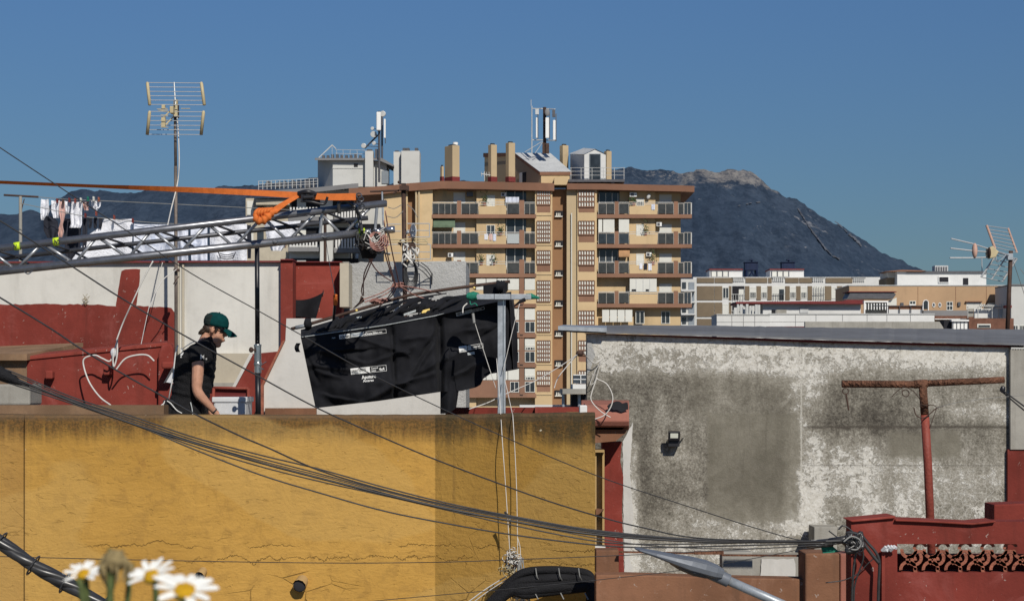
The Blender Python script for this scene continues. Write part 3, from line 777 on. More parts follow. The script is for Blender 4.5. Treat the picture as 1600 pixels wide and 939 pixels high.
for px, f, yy in ((700, FL[2], 32), (783, FL[0], 34), (1010, FL[2], 33), (1026, FL[1], 34)):
    o = MB().pb(px, f - yy, px + 8, f - yy + 6, YA + .35, .26).build('air_conditioner', 'antwhite', apt); MB().pb(px + 1, f - yy + .8, px + 5, f - yy + 5.2, YA + .33, .03).build('fan_grille', 'darkrail', o)
for px, f, w_, mt in ((677, FL[1], 34, 'awn_green'), (967, FL[2], 17, 'awn_red')):
    A = W(px, f - 39, YA + .5); B = W(px + w_, f - 39, YA + .5); C_ = W(px + w_, f - 29, YA - .35); D_ = W(px, f - 29, YA - .35)
    MB().quad(D_, C_, B, A).quad(D_ - Vector((0, 0, .18)), C_ - Vector((0, 0, .18)), C_, D_).build('awning', mt, apt)

# roof structures of the block
def chimney(cx, y0, y1, wl, wr, Y, cap='dark', base=True, rot=math.radians(-32), name='chimney', mat='tan_shade'):
    """square stack turned so that its left (wl px) and front (wr px) faces show"""
    k = K(Y); a = abs(rot)
    w_ = wr * k / math.cos(a); d_ = wl * k / math.sin(a)
    c = W(cx, 300, Y); yc = Y + 0.5 * (w_ * math.sin(a) + d_ * math.cos(a))
    m = MB().rbox(c.x, yc, Z(y1, Y), Z(y0, Y), w_, d_, a)
    o = m.build(name, mat, apt, bevel=0.03)
    MB().rbox(c.x, yc, Z(y0, Y), Z(y0 - 2.2, Y), w_ * 0.55, d_ * 0.45, a).build('chimney_cap', cap, o)
    if base: MB().rbox(c.x, yc, Z(y1, Y), Z(y1 - 8, Y), w_ + 0.04, d_ + 0.04, a).build('chimney_base', 'maroon', o)
    return o
YC = YA + 2.5
chimney(706, 227, 284, 13, 11, YC)
m = MB(); p = W(711.5, 227, YC + 1); m.tube([p, p + Vector((0, 0, 0.26))], 0.26, 12); m.build('chimney_pot', 'antwhite', apt, smooth=False)
chimney(690.5, 260, 284, 3, 3, YC + 0.2)
chimney(769.5, 226, 284, 5, 9, YC)
chimney(797.5, 223, 284, 5, 10, YC)
chimney(881.5, 227, 292, 5, 9, YC + 4, base=False)
chimney(950, 236, 288, 4, 8, YC + 6, base=False)
# gabled stair head: a pale mono-pitch roof over a side gable
YB = YA + 2.4
e0, e1 = W(843.5, 268.5, YB), W(893, 268.5, YB); r0, r1 = W(804, 239, YB + 5.5), W(860, 239.5, YB + 5.5)
o = MB().prism([W(845.5, 270, YB + .1), W(845.5, 292, YB + .1), W(890, 292, YB + .1), W(890, 270, YB + .1)], 0.25).build('stair_head', 'tan', apt)
A = W(845.5, 292, YB + .1); B = W(845.5, 271, YB + .1); C_ = W(806, 243, YB + 5.4); D_ = Vector((C_.x, C_.y, A.z))
E = W(757, 243, YB + 12); F_ = Vector((E.x, E.y, A.z))
MB().poly([A, B, C_, D_]).poly([D_, C_, E, F_]).build('gable_wall', 'tan_shade', apt)
MB().poly([e0, e1, r1, r0]).build('pitched_roof', 'skylight_roof', apt)
m = MB(); dz = Vector((0, 0, 0.33))
m.quad(e0 - dz, e1 - dz, e1 - Vector((0,0,.01)), e0 - Vector((0,0,.01))); m.quad(e0 - dz, e0 - Vector((0,0,.01)), r0 - Vector((0,0,.01)), r0 - dz)
u = Vector((0.02, 0, 0)); E2 = W(755, 241, YB + 12)
m.quad(r0 - dz - u, r0 - u, E2 + Vector((0, 0, 0.1)), E2 - dz)
m.build('roof_fascia', 'roofbrown', apt)
def wallpt(s, h): 
    p = A.lerp(D_, s); return p + Vector((-0.03, -0.02, h))
m = MB().quad(wallpt(.58, .75), wallpt(.80, .75), wallpt(.80, 1.75), wallpt(.58, 1.75)).build('gable_window', 'dark', apt)
MB().quad(wallpt(.72, .7) + Vector((-.02, -.02, 0)), wallpt(.84, .7) + Vector((-.02, -.02, 0)), wallpt(.84, 1.8) + Vector((-.02, -.02, 0)), wallpt(.72, 1.8) + Vector((-.02, -.02, 0))).build('window_shutter', 'shutter', apt)
m = MB(); m.bar(W(757, 283, YA + 1), W(757, 268, YA + 1), 0.04); m.bar(W(752, 272, YA + 1), W(766, 274, YA + 1), 0.04)
for xx in (752, 756, 760, 764): m.bar(W(xx, 269, YA + 1), W(xx + .5, 276, YA + 1), 0.025)
tvant = m.build('television_aerial', 'rail', label='small pale television aerial on the roof edge left of the twin tan chimneys', cat='aerial')
# white lift-motor hut on its dark platform
YH = YA + 1.6
hut = thing('rooftop_hut', 'white gabled rooftop hut with a dark glazed door on a railed platform', 'hut', W(930, 281, YH))
m = MB()
m.prism([W(913, 281, YH), W(913, 241, YH), W(930, 233.5, YH), W(946.5, 241, YH), W(946.5, 281, YH)], 0.3)
A = W(913, 281, YH + .1); B = W(913, 241, YH + .1); C_ = W(891, 241, YH + 4.5); D_ = W(891, 280, YH + 4.5)
m.poly([A, B, C_, D_]); m.build('wall', 'farwhite', hut)
m = MB(); m.quad(W(911.5, 241.5, YH - .1), W(930, 233, YH - .1), W(912, 231.5, YH + 5), W(889, 240.5, YH + 5)); m.quad(W(930, 233, YH - .1), W(948, 241.5, YH - .1), W(930, 240, YH + 5), W(912, 231.5, YH + 5))
m.build('roof', 'skylight_roof', hut)
d = MB().pb(921, 241, 938.5, 281, YH - 0.04, 0.05).build('door', 'glassdark', hut)
m = MB()
for xx in (921, 937.7): m.pb(xx, 241, xx + 1, 281, YH - 0.08, 0.035)
m.pb(921, 240.5, 938.5, 241.5, YH - 0.08, 0.035); m.build('door_frame', 'greydoor', d)
m = MB(); m.pb(888, 280.5, 976, 284.5, YH - 1.2, 5); m.pb(890, 284, 895, 290, YH - 1.0, 0.4); m.pb(955, 284, 960, 291, YH - 1.0, 0.4); m.build('platform', 'darkrail', apt)
m = MB()
for xx in (892, 908, 925, 943, 960, 975): m.bar(W(xx, 281, YH - 1.15), W(xx, 262, YH - 1.15), 0.03, 5)
for yy in (262.5, 268, 274): m.bar(W(891, yy, YH - 1.15), W(976, yy, YH - 1.15), 0.024, 5)
m.build('platform_railing', 'rail', apt)
# phone mast on the tan block
YM = YA + 5
mast = thing('phone_mast', 'phone mast with three tall white panel antennas above the tan apartment roof', 'mast', W(851, 240, YM))
m = MB(); m.bar(W(851, 240, YM), W(851, 168, YM), 0.17, 10); m.pb(847.5, 223, 850, 240, YM - .3, .3); m.pb(853, 224, 858, 240, YM - .3, .3); m.build('pole', 'darkpipe', mast)
m = MB(); m.bar(W(831, 240, YM), W(831, 166, YM), 0.05); m.bar(W(829.8, 166, YM), W(829.8, 156, YM), 0.03, 5); m.build('lightning_rod', 'rail', mast)
m = MB()
for yy in (170, 219): 
    m.bar(W(832, yy, YM), W(868, yy + 1, YM), 0.045, 6); m.bar(W(838, yy, YM - .5), W(851, yy, YM + .3), 0.04, 6); m.bar(W(866, yy + 1, YM - .4), W(851, yy, YM + .3), 0.04, 6)
m.bar(W(820, 238, YM), W(846, 222, YM), 0.035, 5); m.bar(W(836, 240, YM), W(848, 222, YM), 0.035, 5)
m.build('bracket', 'rail', mast)
for xx, ww, y0, y1, dd in ((838.5, 2.6, 184, 216, -.5), (855, 5.6, 184, 216, -.7), (866, 4.2, 188, 219, -.3)):
    MB().pb(xx - ww/2, y0, xx + ww/2, y1, YM + dd, 0.25).build('panel_antenna', 'antwhite', mast, bevel=0.05)
    MB().pb(xx + ww/2, y0 - 10, xx + ww/2 + 1.4, y1 + 2, YM + dd + .1, 0.2).build('antenna_backing', 'darkrail', mast)
m = MB(); m.ell(W(855, 176, YM - .6), (0.24, 0.12, 0.38)); m.build('radio_drum', 'fargrey', mast, smooth=True)
MB().pb(836.5, 170.5, 842, 179, YM - .5, .3).build('radio_unit', 'skylight_roof', mast); MB().pb(863, 172, 867.5, 183, YM - .4, .3).build('radio_unit', 'darkrail', mast)

# ------------------------------------------------------------------ white block behind the truss
YW_ = 203.0
wb = thing('apartment_building', 'pale grey apartment block with a white rooftop room, half hidden behind the metal truss', 'building', (X(490, YW_), YW_ + 6, 0))
GW = HZ + EYE * F / YW_
w = MB(); w.pb(452, 297, 545, GW, YW_ + 1.0, 10); w.pb(500, 330, 520, GW, YW_ - .6, 1.5); w.pb(560, 300, 604, GW, YW_ + 3, 7); w.build('wall', 'farwhite2', wb)
m = MB(); m.pb(384, 310, 452, GW, YW_ + 1.4, 9); m.build('side_wall', 'beige', wb)
m = MB()
for (a, b), (c, e) in zip([(400, 299), (440, 297), (500, 292.5), (548, 287.5)], [(440, 297), (500, 292.5), (548, 287.5), (560, 286.5)]):
    m.hexa([W(a, b + 7, YW_ - 1), W(c, e + 7, YW_ - 1), W(c, e, YW_ - 1), W(a, b, YW_ - 1), W(a, b + 7, YW_ + 11), W(c, e + 7, YW_ + 11), W(c, e, YW_ + 11), W(a, b, YW_ + 11)])
m.build('roof', 'fargrey', wb)
for i, y0 in enumerate((308, 356, 404)):
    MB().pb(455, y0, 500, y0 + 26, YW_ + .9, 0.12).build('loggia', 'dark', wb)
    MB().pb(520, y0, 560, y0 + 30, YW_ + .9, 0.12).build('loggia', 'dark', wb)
    m = MB(); m.pb(450, y0 + 30, 498, y0 + 37, YW_ - .3, 1.3); m.pb(522, y0 + 32, 562, y0 + 39, YW_ - .3, 1.3); m.build('balcony', 'fargrey', wb)
    m = MB()
    for k in range(9): m.pb(453 + k*5, y0 + 16, 455.6 + k*5, y0 + 30, YW_ - .28, .08)
    for k in range(8): m.pb(524 + k*4.6, y0 + 14, 527 + k*4.6, y0 + 32, YW_ - .28, .08)
    m.build('balcony_rail', 'farwhite', wb)
    MB().pb(464, y0 + 2, 478, y0 + 24, YW_ + .8, .1).build('window', 'shutter', wb)
    MB().pb(431, y0 + 8, 447, y0 + 30, YW_ + 1.3, .12).build('door', 'brown', wb)
    for k, xx in enumerate((386, 402, 416)): MB().pb(xx, y0 + 6, xx + 10, y0 + 28, YW_ + 1.3, .12).build('window', 'glassdark' if k % 2 else 'shutter', wb)
m = MB(); m.pb(400, 312, 452, 320, YW_ - .2, 1.6); m.build('awning', 'beige', wb)
m = MB()
for k in range(15): m.bar(W(404 + k*6.6, 297 - k*.3, YW_ + 1), W(404 + k*6.6, 283 - k*.3, YW_ + 1), 0.035, 5)
for yy in (283.5, 288, 292): m.bar(W(404, yy, YW_ + 1), W(497, yy - 4.5, YW_ + 1), 0.03, 5)
m.build('roof_railing', 'rail', wb)
for k in range(26): 
    xx = 414 + R.random() * 78; MB().pb(xx, 289 - R.random()*7, xx + 2 + 3*R.random(), 293, YW_ + 3 + R.random(), .8).build('roof_unit', 'darkrail', wb)
# rooftop room
YP = YW_ + 1.5
m = MB(); m.pb(520, 250, 578, 292, YP, 5); m.pb(572, 251, 604, 292, YP + .2, 4.8)
A = W(520, 292, YP); B = W(520, 250, YP); C_ = W(496.5, 250, YP + 4.5); D_ = W(496.5, 293, YP + 4.5); m.poly([A, B, C_, D_])
m.build('rooftop_room', 'farwhite2', wb)
m = MB(); m.hexa([W(492, 250.5, YP - .5), W(590, 250.5, YP - .6), W(590, 247.5, YP - .6), W(492, 247.5, YP - .5), W(492, 250.5, YP + 6), W(590, 250.5, YP + 6), W(590, 247, YP + 6), W(492, 247, YP + 6)])
m.prism([W(590, 250, YP - .6), W(590, 247, YP - .6), W(596, 247, YP - .6), W(615, 257.5, YP - .6), W(615, 260.5, YP - .6)], 6); m.build('rooftop_slab', 'fargrey', wb)
MB().pb(553, 256, 559, 261, YP - .05, .06).build('vent', 'dark', wb)
MB().pb(519.5, 262.4, 572, 263.4, YP - .06, .07).build('string_course', 'rail', wb)
d = MB().pb(596.5, 267, 607, 287, YP + .1, .12).build('door', 'greydoor', wb)
MB().pb(570.5, 236, 583, 292, YP - .8, 1.6).build('chimney', 'farwhite2', wb)
MB().pb(573, 233.5, 581, 236, YP - .7, 1.2).build('chimney_cap', 'darkrail', wb)
m = MB(); m.pb(615, 237.5, 626, 290, YP + .6, 2); m.pb(627, 236, 655.5, 290, YP - .2, 3); m.build('chimney_stack', 'farwhite2', wb)
m = MB()
for xx in (629, 634.5, 648): m.pb(xx, 231.5, xx + 5, 236, YP, 1.2)
m.pb(617, 235.5, 623, 237.5, YP + .8, 1.0); m.build('chimney_cap', 'darkrail', wb)
m = MB(); m.bar(W(498, 247, YP), W(519, 227, YP + 1), 0.06, 6); m.bar(W(519, 227, YP + 1), W(525, 233, YP + 1), 0.05, 6); m.bar(W(519, 227, YP + 1), W(519, 247, YP + 1), 0.02, 5)
for yy in (234, 240): m.bar(W(524, yy, YP + 2), W(570, yy + 1, YP + 2), 0.025, 5)
for xx in (526, 536, 547, 558, 569): m.bar(W(xx, 234, YP + 2), W(xx, 248, YP + 2), 0.025, 5)
m.build('terrace_railing', 'rail', wb)
for k in range(9): xx = 503 + k*7.2; MB().pb(xx, 241 + 2*R.random(), xx + 4, 247.5, YP + 1 + R.random(), .6).build('roof_unit', 'darkrail', wb)
YM = YP + 2
mast = thing('phone_mast', 'phone mast with a broad white panel and round dishes on the pale grey block', 'mast', W(592, 250, YM))
m = MB(); m.bar(W(592.5, 285, YM - 2.9), W(592.5, 174, YM - 2.9), 0.12, 8); m.bar(W(597, 248, YM), W(597, 180, YM), 0.10, 8); m.bar(W(570, 232, YM - 2), W(590, 212, YM - 2.6), 0.09, 6); m.build('pole', 'darkrail', mast)
MB().pb(588, 175, 595, 204, YM - 3.6, .5).build('panel_antenna', 'antwhite', mast, bevel=.08)
MB().pb(599.5, 186, 602.5, 216, YM - 1, .3).build('panel_antenna', 'antwhite', mast, bevel=.05)
MB().pb(601.5, 215, 602.5, 224, YM - .8, .3).build('antenna_backing', 'darkrail', mast)
for cx, cy, r in ((598, 178, .30), (581.5, 201, .18), (583.5, 210, .33), (584, 224, .2), (568, 228, .26)):
    c = W(cx, cy, YM - 2.9); m = MB(); m.tube([c, c + Vector((0.02, .22, 0))], r, 14); m.build('dish', 'rail', mast, bevel=.03)
    MB().bar(c + Vector((0, .25, 0)), Vector((X(592.5, YM - 2.9), c.y + .12, c.z - .1)), 0.035, 5).build('dish_arm', 'darkrail', mast)
MB().pb(586, 233, 590, 248, YM - 2.6, .4).build('radio_unit', 'darkrail', mast)

# ------------------------------------------------------------------ the town on the right
YR_ = 300.0
GR = HZ + EYE * F / YR_
b1 = thing('apartment_building', 'low white block with olive brown brick panels and two white rooftop rooms', 'building', (X(1240, YR_), YR_ + 7, 0))
MB().pb(1083, 433, 1400, GR, YR_, 14).build('wall', 'farwhite', b1)
for a, b in ((1089, 1116), (1117, 1145), (1165, 1199), (1200.5, 1206), (1227, 1248), (1249, 1269), (1290, 1332)):
    MB().pb(a, 434, b, 442, YR_ - .12, .14).build('brick_panel', 'olive', b1)
for y0, y1 in ((447, 469), (472.5, 495), (498, 520)):
    for a, b in ((1089, 1116), (1116.6, 1128.5), (1139, 1143), (1164, 1171), (1182, 1189), (1199, 1206), (1227, 1234), (1244, 1251), (1262, 1269), (1289, 1299), (1308, 1316)):
        if y0 > 490 and a > 1117: continue
        MB().pb(a, y0, b, y1, YR_ - .1, .12).build('brick_panel', 'olive', b1)
    for a, b, kd in ((1130, 1138, 'open'), (1172, 1181, 'half'), (1190, 1198, 'half'), (1235, 1243, 'half'), (1252, 1260, 'half'), (1300, 1307, 'shut'), (1317, 1324, 'shut')):
        if y0 > 460: continue
        window(a, b, y0 + 3, y1 - 3.5, YR_ - .02, kd, b1)
    for a, b in ((1144, 1163), (1207, 1226), (1270, 1289)):
        if y0 > 490: continue
        l = MB().pb(a, y0, b, y1, YR_ - .02, .05).build('loggia', 'dark' if a == 1144 else 'shutter', b1)
        m = MB()
        for k in range(5): xx = lerp(a, b, (k + .5) / 5); m.pb(xx - .3, y0 + (12 if a < 1250 else 1), xx + .3, y1, YR_ - .3, .06)
        m.pb(a, y0 + 12.5, b, y0 + 13.2, YR_ - .33, .06); m.build('balcony_rail', 'darkrail' if a > 1150 else 'rail', l)
        MB().pb(lerp(a, b, .55), y0 + 5, lerp(a, b, .95), y1, YR_ - .06, .045).build('door', 'glassdark' if a == 1207 else 'shutter', l)
window(1130, 1138, 476, 492, YR_ - .02, 'shut', b1)
for a in (1146, 1208, 1270, 1334):
    m = MB(); m.pb(a - 3, 433, a + 19, 434, YR_ - .25, .3)
    for k in range(6): m.pb(a + k*3, 434, a + k*3 + 1.8, 440, YR_ - .2, .1)
    m.build('terrace_rail', 'rail', b1)
for a, b in ((1109, 1160), (1203.5, 1256)):
    r_ = MB().pb(a, 422, b, 434, YR_ + 4, 5).build('rooftop_room', 'farwhite', b1)
    MB().pb(a - .8, 420, b + .8, 421.8, YR_ + 3.7, 5.6).build('room_roof', 'maroon', r_)
    m = MB(); 
    for k in range(3): m.pb(a + 3 + k*9, 424.5, a + 10 + k*9, 432, YR_ + 3.9, .12)
    m.build('glazing', 'shutter', r_)
    m = MB()
    for k in range(4): m.pb(a + 2 + k*9, 423.5, a + 2.8 + k*9, 433, YR_ + 3.8, .1)
    m.build('mullion', 'darkrail', r_)
ch = [(1112, 421), (1130, 424)]
# narrow white stair tower by the tan block
m = thing('apartment_building', 'narrow white balcony tower squeezed between the tan block and the olive panels', 'building', (X(1074, 240), 241, 0))
MB().pb(1064, 436, 1088, HZ + EYE*F/238, 238, 6).build('wall', 'farwhite2', m)
for y0 in (441, 459, 478, 496):
    MB().pb(1066, y0, 1072, y0 + 10, 237.9, .15).build('window', 'glassdark', m); MB().pb(1076, y0, 1085, y0 + 12, 237.9, .15).build('window', 'greydoor', m)
    MB().pb(1064.5, y0 + 12, 1087, y0 + 14, 237, 1).build('balcony', 'farwhite', m)
# long white roof parapets in front
def white_terrace(p0, p1, q0, q1, Y, label, mat='farwhite', nj=4):
    t = thing('white_terrace', label, 'roof terrace', (X((p0+p1)/2, Y), Y + 2, 0))
    MB().pb(p0, q0, p1, HZ + EYE*F/Y, Y, 6).build('wall', mat, t)
    MB().pb(p0 - .5, q0 - 1.3, p1 + .5, q0, Y - .12, 6.2).build('coping', 'rail', t)
    m = MB()
    for k in range(1, nj): xx = lerp(p0, p1, k/nj) + R.uniform(-5, 5); m.pb(xx, q0 + .4, xx + .7, q1, Y - .03, .032)
    m.pb(p0, lerp(q0, q1, .55), p1, lerp(q0, q1, .55) + .6, Y - .02, .021)
    m.build('joint', 'fargrey', t); return t
t = white_terrace(1120, 1203, 492, 512, 225, 'long plain white terrace parapet, left one of the pair in front of the olive panels')
t = white_terrace(1203, 1460, 491, 512, 232, 'long white terrace parapet ending beside the dark red roof strip', nj=7)
t2 = thing('house', 'white rooftop house with a maroon flat roof and a small dark doorway', 'house', (X(1270, 262), 264, 0))
MB().pb(1192, 475, 1345, HZ + EYE*F/262, 262, 6).build('wall', 'farwhite', t2)
m = MB(); m.prism([W(1150, 474.5, 261), W(1150, 471.5, 261), W(1318, 470.5, 261), W(1336, 464.5, 261), W(1350, 466, 261), W(1350, 475, 261)], 7); m.build('roof', 'maroon', t2)
MB().pb(1206, 484, 1212, 491, 261.9, .15).build('doorway', 'dark', t2); MB().pb(1213, 483, 1229, 491, 261.9, .12).build('panel', 'concrete', t2)
m = MB(); m.pb(1250, 480, 1263, 489, 261.85, .2); m.build('window', 'skylight_roof', t2)
for k in range(9):
    xx = 1147 + k*4.7; w_ = 2.6 + 2*R.random()
    MB().pb(xx, 474 + R.random()*9, xx + w_, 493, 255 + 4*R.random(), .6).build('storage_box', 'rail' if k % 3 else 'farwhite2', label='pale box stacked on the white terrace beside the maroon roof', cat='box', group='pale boxes on the far terrace')
# long tan-grey wall and maroon strip right behind the sheet roof
MB().prism([W(1258, 513.5, 120), W(1258, 502.5, 120), W(1468, 502.5, 120), W(1474, 512, 120), W(1474, 513.5, 120)], .4).build('garden_wall', 'concrete', label='long low bare concrete wall just behind the grey sheet roof', cat='wall')
MB().pb(1198, 510, 1258, 513.6, 121, .4).build('roof_strip', 'maroon', label='thin maroon roof strip left of the long concrete wall', cat='roof')
# dark canopy, railing terrace
cp = thing('canopy', 'dark sloping canopy over a glazed porch on the white terrace', 'canopy', W(1360, 482, 250))
MB().prism([W(1324, 466, 249), W(1329, 456.5, 249), W(1396, 456.5, 249), W(1400, 460, 249), W(1395, 467, 249)], 4).build('roof', 'darkrail', cp)
MB().pb(1325, 455.3, 1401, 456.4, 248.8, 4).build('fascia', 'maroon', cp)
m = MB(); m.pb(1350, 470, 1388, 472.5, 248.5, 1); m.pb(1350, 472.5, 1352, 492, 248.5, .3); m.pb(1386, 472.5, 1388, 492, 248.5, .3); m.build('porch_frame', 'antwhite', cp)
m = MB(); m.pb(1352, 473, 1386, 492, 248.7, .1); m.build('glazing', 'glassbalc', cp)
m = MB()
for k in range(8): m.pb(1352 + k*4.4, 474, 1353.5 + k*4.4, 484, 248.55, .1)
m.build('mullion', 'antwhite', cp)
m = MB().prism([W(1388, 479, 249.5), W(1388, 470, 249.5), W(1401, 465, 249.5), W(1401, 479, 249.5)], .2); m.build('side_glazing', 'shutter', cp)
rt = thing('terrace_rail', 'red brown railing panel with a white parapet below, beside the glazed porch', 'railing', W(1414, 491, 246))
MB().pb(1388, 478.5, 1441, 483, 246, .15).build('screen', 'rust', rt); MB().pb(1388, 483.5, 1441, 492, 246.05, .3).build('parapet', 'farwhite', rt)
m = MB(); 
for k in range(4): m.bar(W(1388 + k*17.6, 492, 245.8), W(1388 + k*17.6, 477.5, 245.8), .06, 6)
m.bar(W(1365, 478, 245.8), W(1442, 477.6, 245.8), .05, 6); m.build('rail_post', 'darkrail', rt)
# terracotta building
YT = 280.0
tb = thing('house', 'long terracotta building with small odd windows below its blank upper wall', 'house', (X(1450, YT), YT + 6, 0))
MB().pb(1327, 446.5, 1581, HZ + EYE*F/YT, YT, 12).build('wall', 'terracotta', tb)
MB().pb(1326, 445.4, 1582, 446.7, YT - .1, 12.2).build('coping', 'skylight_roof', tb)
for xx in (1434, 1493, 1541): MB().pb(xx, 448, xx + .6, 478, YT - .03, .032).build('joint', 'roofbrown', tb)
w_ = MB().pb(1443, 473, 1450, 483, YT - .04, .06).build('window', 'glassdark', tb)
c = W(1446.5, 473, YT - .045); m = MB(); m.tube([c, c + Vector((0, .06, 0))], 3.5*K(YT), 16); m.build('arch_pane', 'glassdark', w_)
m = MB()
for a in range(13):
    an = math.pi * a / 12; an2 = math.pi * (a + 1) / 12
    if a < 12: m.bar(c + Vector((math.cos(an), -.02, math.sin(an)))*0 + Vector((math.cos(an)*4*K(YT), -.03, math.sin(an)*4*K(YT))), c + Vector((math.cos(an2)*4*K(YT), -.03, math.sin(an2)*4*K(YT))), .07, 5)
m.pb(1441.8, 473, 1443, 485, YT - .1, .1); m.pb(1450, 473, 1451.2, 485, YT - .1, .1); m.build('frame', 'antwhite', w_)
w_ = window(1480, 1488, 472, 484, YT - .02, 'open', tb)
MB().pb(1480, 477.3, 1488, 478.3, YT - .08, .05).build('glazing_bar', 'antwhite', w_)
window(1422, 1430, 471, 475, YT - .02, 'open', tb); MB().pb(1421, 475.5, 1431, 478, YT - .3, .3).build('window_box', 'antwhite', tb)
for cx in (1459, 1468.5):
    m = MB(); 
    for a in range(14):
        an = 2*math.pi*a/14; an2 = 2*math.pi*(a+1)/14; c = W(cx, 476.5, YT - .06)
        m.bar(c + Vector((math.cos(an)*.17, 0, math.sin(an)*.3)), c + Vector((math.cos(an2)*.17, 0, math.sin(an2)*.3)), .06, 5)
    o = m.build('porthole', 'antwhite', tb); MB().pb(cx - 1.4, 474, cx + 1.4, 479, YT - .03, .035).build('pane', 'glassdark', o)
MB().pb(1497, 472, 1501, 478, YT - .3, .3).build('wall_lamp', 'darkrail', tb); MB().pb(1407, 473, 1412, 477, YT - .15, .16).build('vent', 'darkrail', tb)
for a, b in ((1510, 1534), (1544, 1567)):
    o = MB().pb(a, 472, b, 484, YT - .05, .06).build('window', 'shutter', tb); MB().pb(a - 1, 470.6, b + 1, 472, YT - .4, .45).build('lintel', 'roofbrown', tb)
    MB().pb(a + 2, 474, b - 2, 476, YT - .08, .035).build('shutter', 'skylight_roof', o)
MB().pb(1443, 485, 1512, 493.5, YT - 2, 2).build('low_roof', 'fargrey', tb); MB().pb(1460, 493.5, 1522, 497.8, YT - 3, 3).build('red_eave', 'brickred', tb)
MB().pb(1461, 497.8, 1521, 499, YT - 3.1, 3).build('gutter', 'antwhite', tb)
m = MB(); m.pb(1512, 479, 1578, 480, YT - 6, .2); 
for xx in (1512, 1528, 1550, 1577): m.pb(xx, 479, xx + .8, 497, YT - 6, .2)
for k in range(16): m.pb(1531 + k*3, 474.5 + R.random()*2, 1532.8 + k*3, 480, YT - 6, .2)
m.build('terrace_fence', 'rail', tb)
m = MB(); m.pb(1522, 482, 1560, 497, YT - 5, .3); m.build('terrace_wall', 'farwhite', tb); MB().pb(1512, 482, 1521, 495, YT - 5, .2).build('trellis', 'concrete', tb); MB().pb(1561, 482, 1578, 497, YT - 5, .3).build('terrace_wall', 'skylight_roof', tb)
br = thing('shed', 'small red brick shed with a white glazed lean-to beside it', 'shed', W(1520, 515, 240))
MB().pb(1514, 497.5, 1584, 520, 240, 4).build('wall', 'brickred', br); MB().pb(1475, 500, 1488, 520, 240.5, 4).build('doorway', 'dark', br)
m = MB(); m.pb(1487, 499.5, 1514, 502, 239.5, 1); m.pb(1488, 502, 1513, 520, 239.8, .2); m.build('lean_to', 'antwhite', br)
m = MB()
for k in range(5): m.pb(1489 + k*5.8, 502, 1489.8 + k*5.8, 520, 239.7, .1)
m.build('mullion', 'darkrail', br); MB().pb(1527, 506, 1548, 512, 239.9, .15).build('window', 'shutter', br); MB().pb(1529, 508, 1547, 511, 239.85, .06).build('pane', 'glassdark', br)
ro = thing('house', 'white rooftop house with two small dark openings above the terracotta wall', 'house', W(1470, 446, 288))
MB().pb(1402, 424, 1541, 447, 288, 7).build('wall', 'farwhite', ro); MB().pb(1387, 424, 1406, 434, 290, 6).build('wing', 'farwhite2', ro); MB().pb(1385, 434, 1406, 447, 290, 6).build('lower_wing', 'olive', ro)
m = MB(); m.pb(1417, 423.6, 1542, 426.5, 287.7, 7.5); m.build('roof', 'darkrail', ro)
m = MB(); m.prism([W(1383, 424, 287.5), W(1410, 421.6, 287.5), W(1448, 422.8, 287.5), W(1440, 424.5, 287.5)], 6); m.build('left_roof', 'roofbrown', ro)
MB().pb(1468, 433, 1481.5, 441, 287.9, .12).build('window', 'dark', ro); MB().pb(1505, 434.5, 1513, 446, 287.9, .12).build('doorway', 'dark', ro)
m = MB(); m.pb(1466.5, 431.5, 1483, 433, 287.8, .15); m.pb(1466.5, 441, 1483, 442, 287.8, .15)
for xx in (1466.5, 1482): m.pb(xx, 433, xx + 1, 441, 287.8, .15)
m.build('window_surround', 'antwhite', ro)
MB().pb(1461, 415, 1481.5, 424, 289, 2).build('chimney', 'skylight_roof', ro)
m = MB()
for k in range(5): m.pb(1462.5 + k*3.8, 417, 1464.5 + k*3.8, 423, 288.9, .12)
m.build('chimney_vent', 'darkrail', ro)
gh = thing('house', 'plain pale grey house wall at the far right edge behind the aerial mast', 'house', (X(1592, 270), 274, 0))
MB().pb(1580, 445.5, 1680, HZ + EYE*F/270, 270, 9).build('wall', 'farwhite2', gh); MB().pb(1579.5, 444, 1681, 445.6, 269.8, 9).build('coping', 'fargrey', gh)
for a in (1584, 1594): window(a, a + 6, 509, 518, 269.98, 'open', gh)
MB().pb(1572, 477, 1581, 481, 268, 1.5).build('eave', 'maroon', gh)
# two blue lattice towers far off
for px, lab in ((1174.5, 'dark blue lattice tower behind the left white rooftop room'), (1232, 'dark blue lattice tower rising behind the right white rooftop room')):
    YL = 900.0; t = thing('lattice_tower', lab, 'tower', (X(px, YL), YL, 0), 'dark blue lattice towers')
    m = MB(); k = K(YL); zt = Z(409, YL); zb = 0
    for sx in (-1, 1):
        for sy in (0, 5): m.bar((X(px, YL) + sx*9*k, YL + sy, zb), (X(px, YL) + sx*8*k, YL + sy, zt), .55, 6)
    nz = 7
    for i in range(nz):
        za = lerp(zb, zt, i/nz); zc = lerp(zb, zt, (i+1)/nz)
        m.bar((X(px, YL) - 9*k, YL, za), (X(px, YL) + 9*k, YL, zc), .35, 5); m.bar((X(px, YL) + 9*k, YL, za), (X(px, YL) - 9*k, YL, zc), .35, 5)
    m.build('frame', 'blue_steel', t)
    MB().pb(px - 10, 410, px + 10, 422, YL - .5, 6).build('head', 'blue_steel', t)
    m = MB(); m.pb(px - 10.6, 409, px + 10.6, 410, YL - 1, 7); m.pb(px - 2.5, 405.5, px + 2.5, 407, YL, 3); m.bar(W(px, 409, YL + 1), W(px, 405, YL + 1), .4); m.build('platform', 'blue_steel', t)
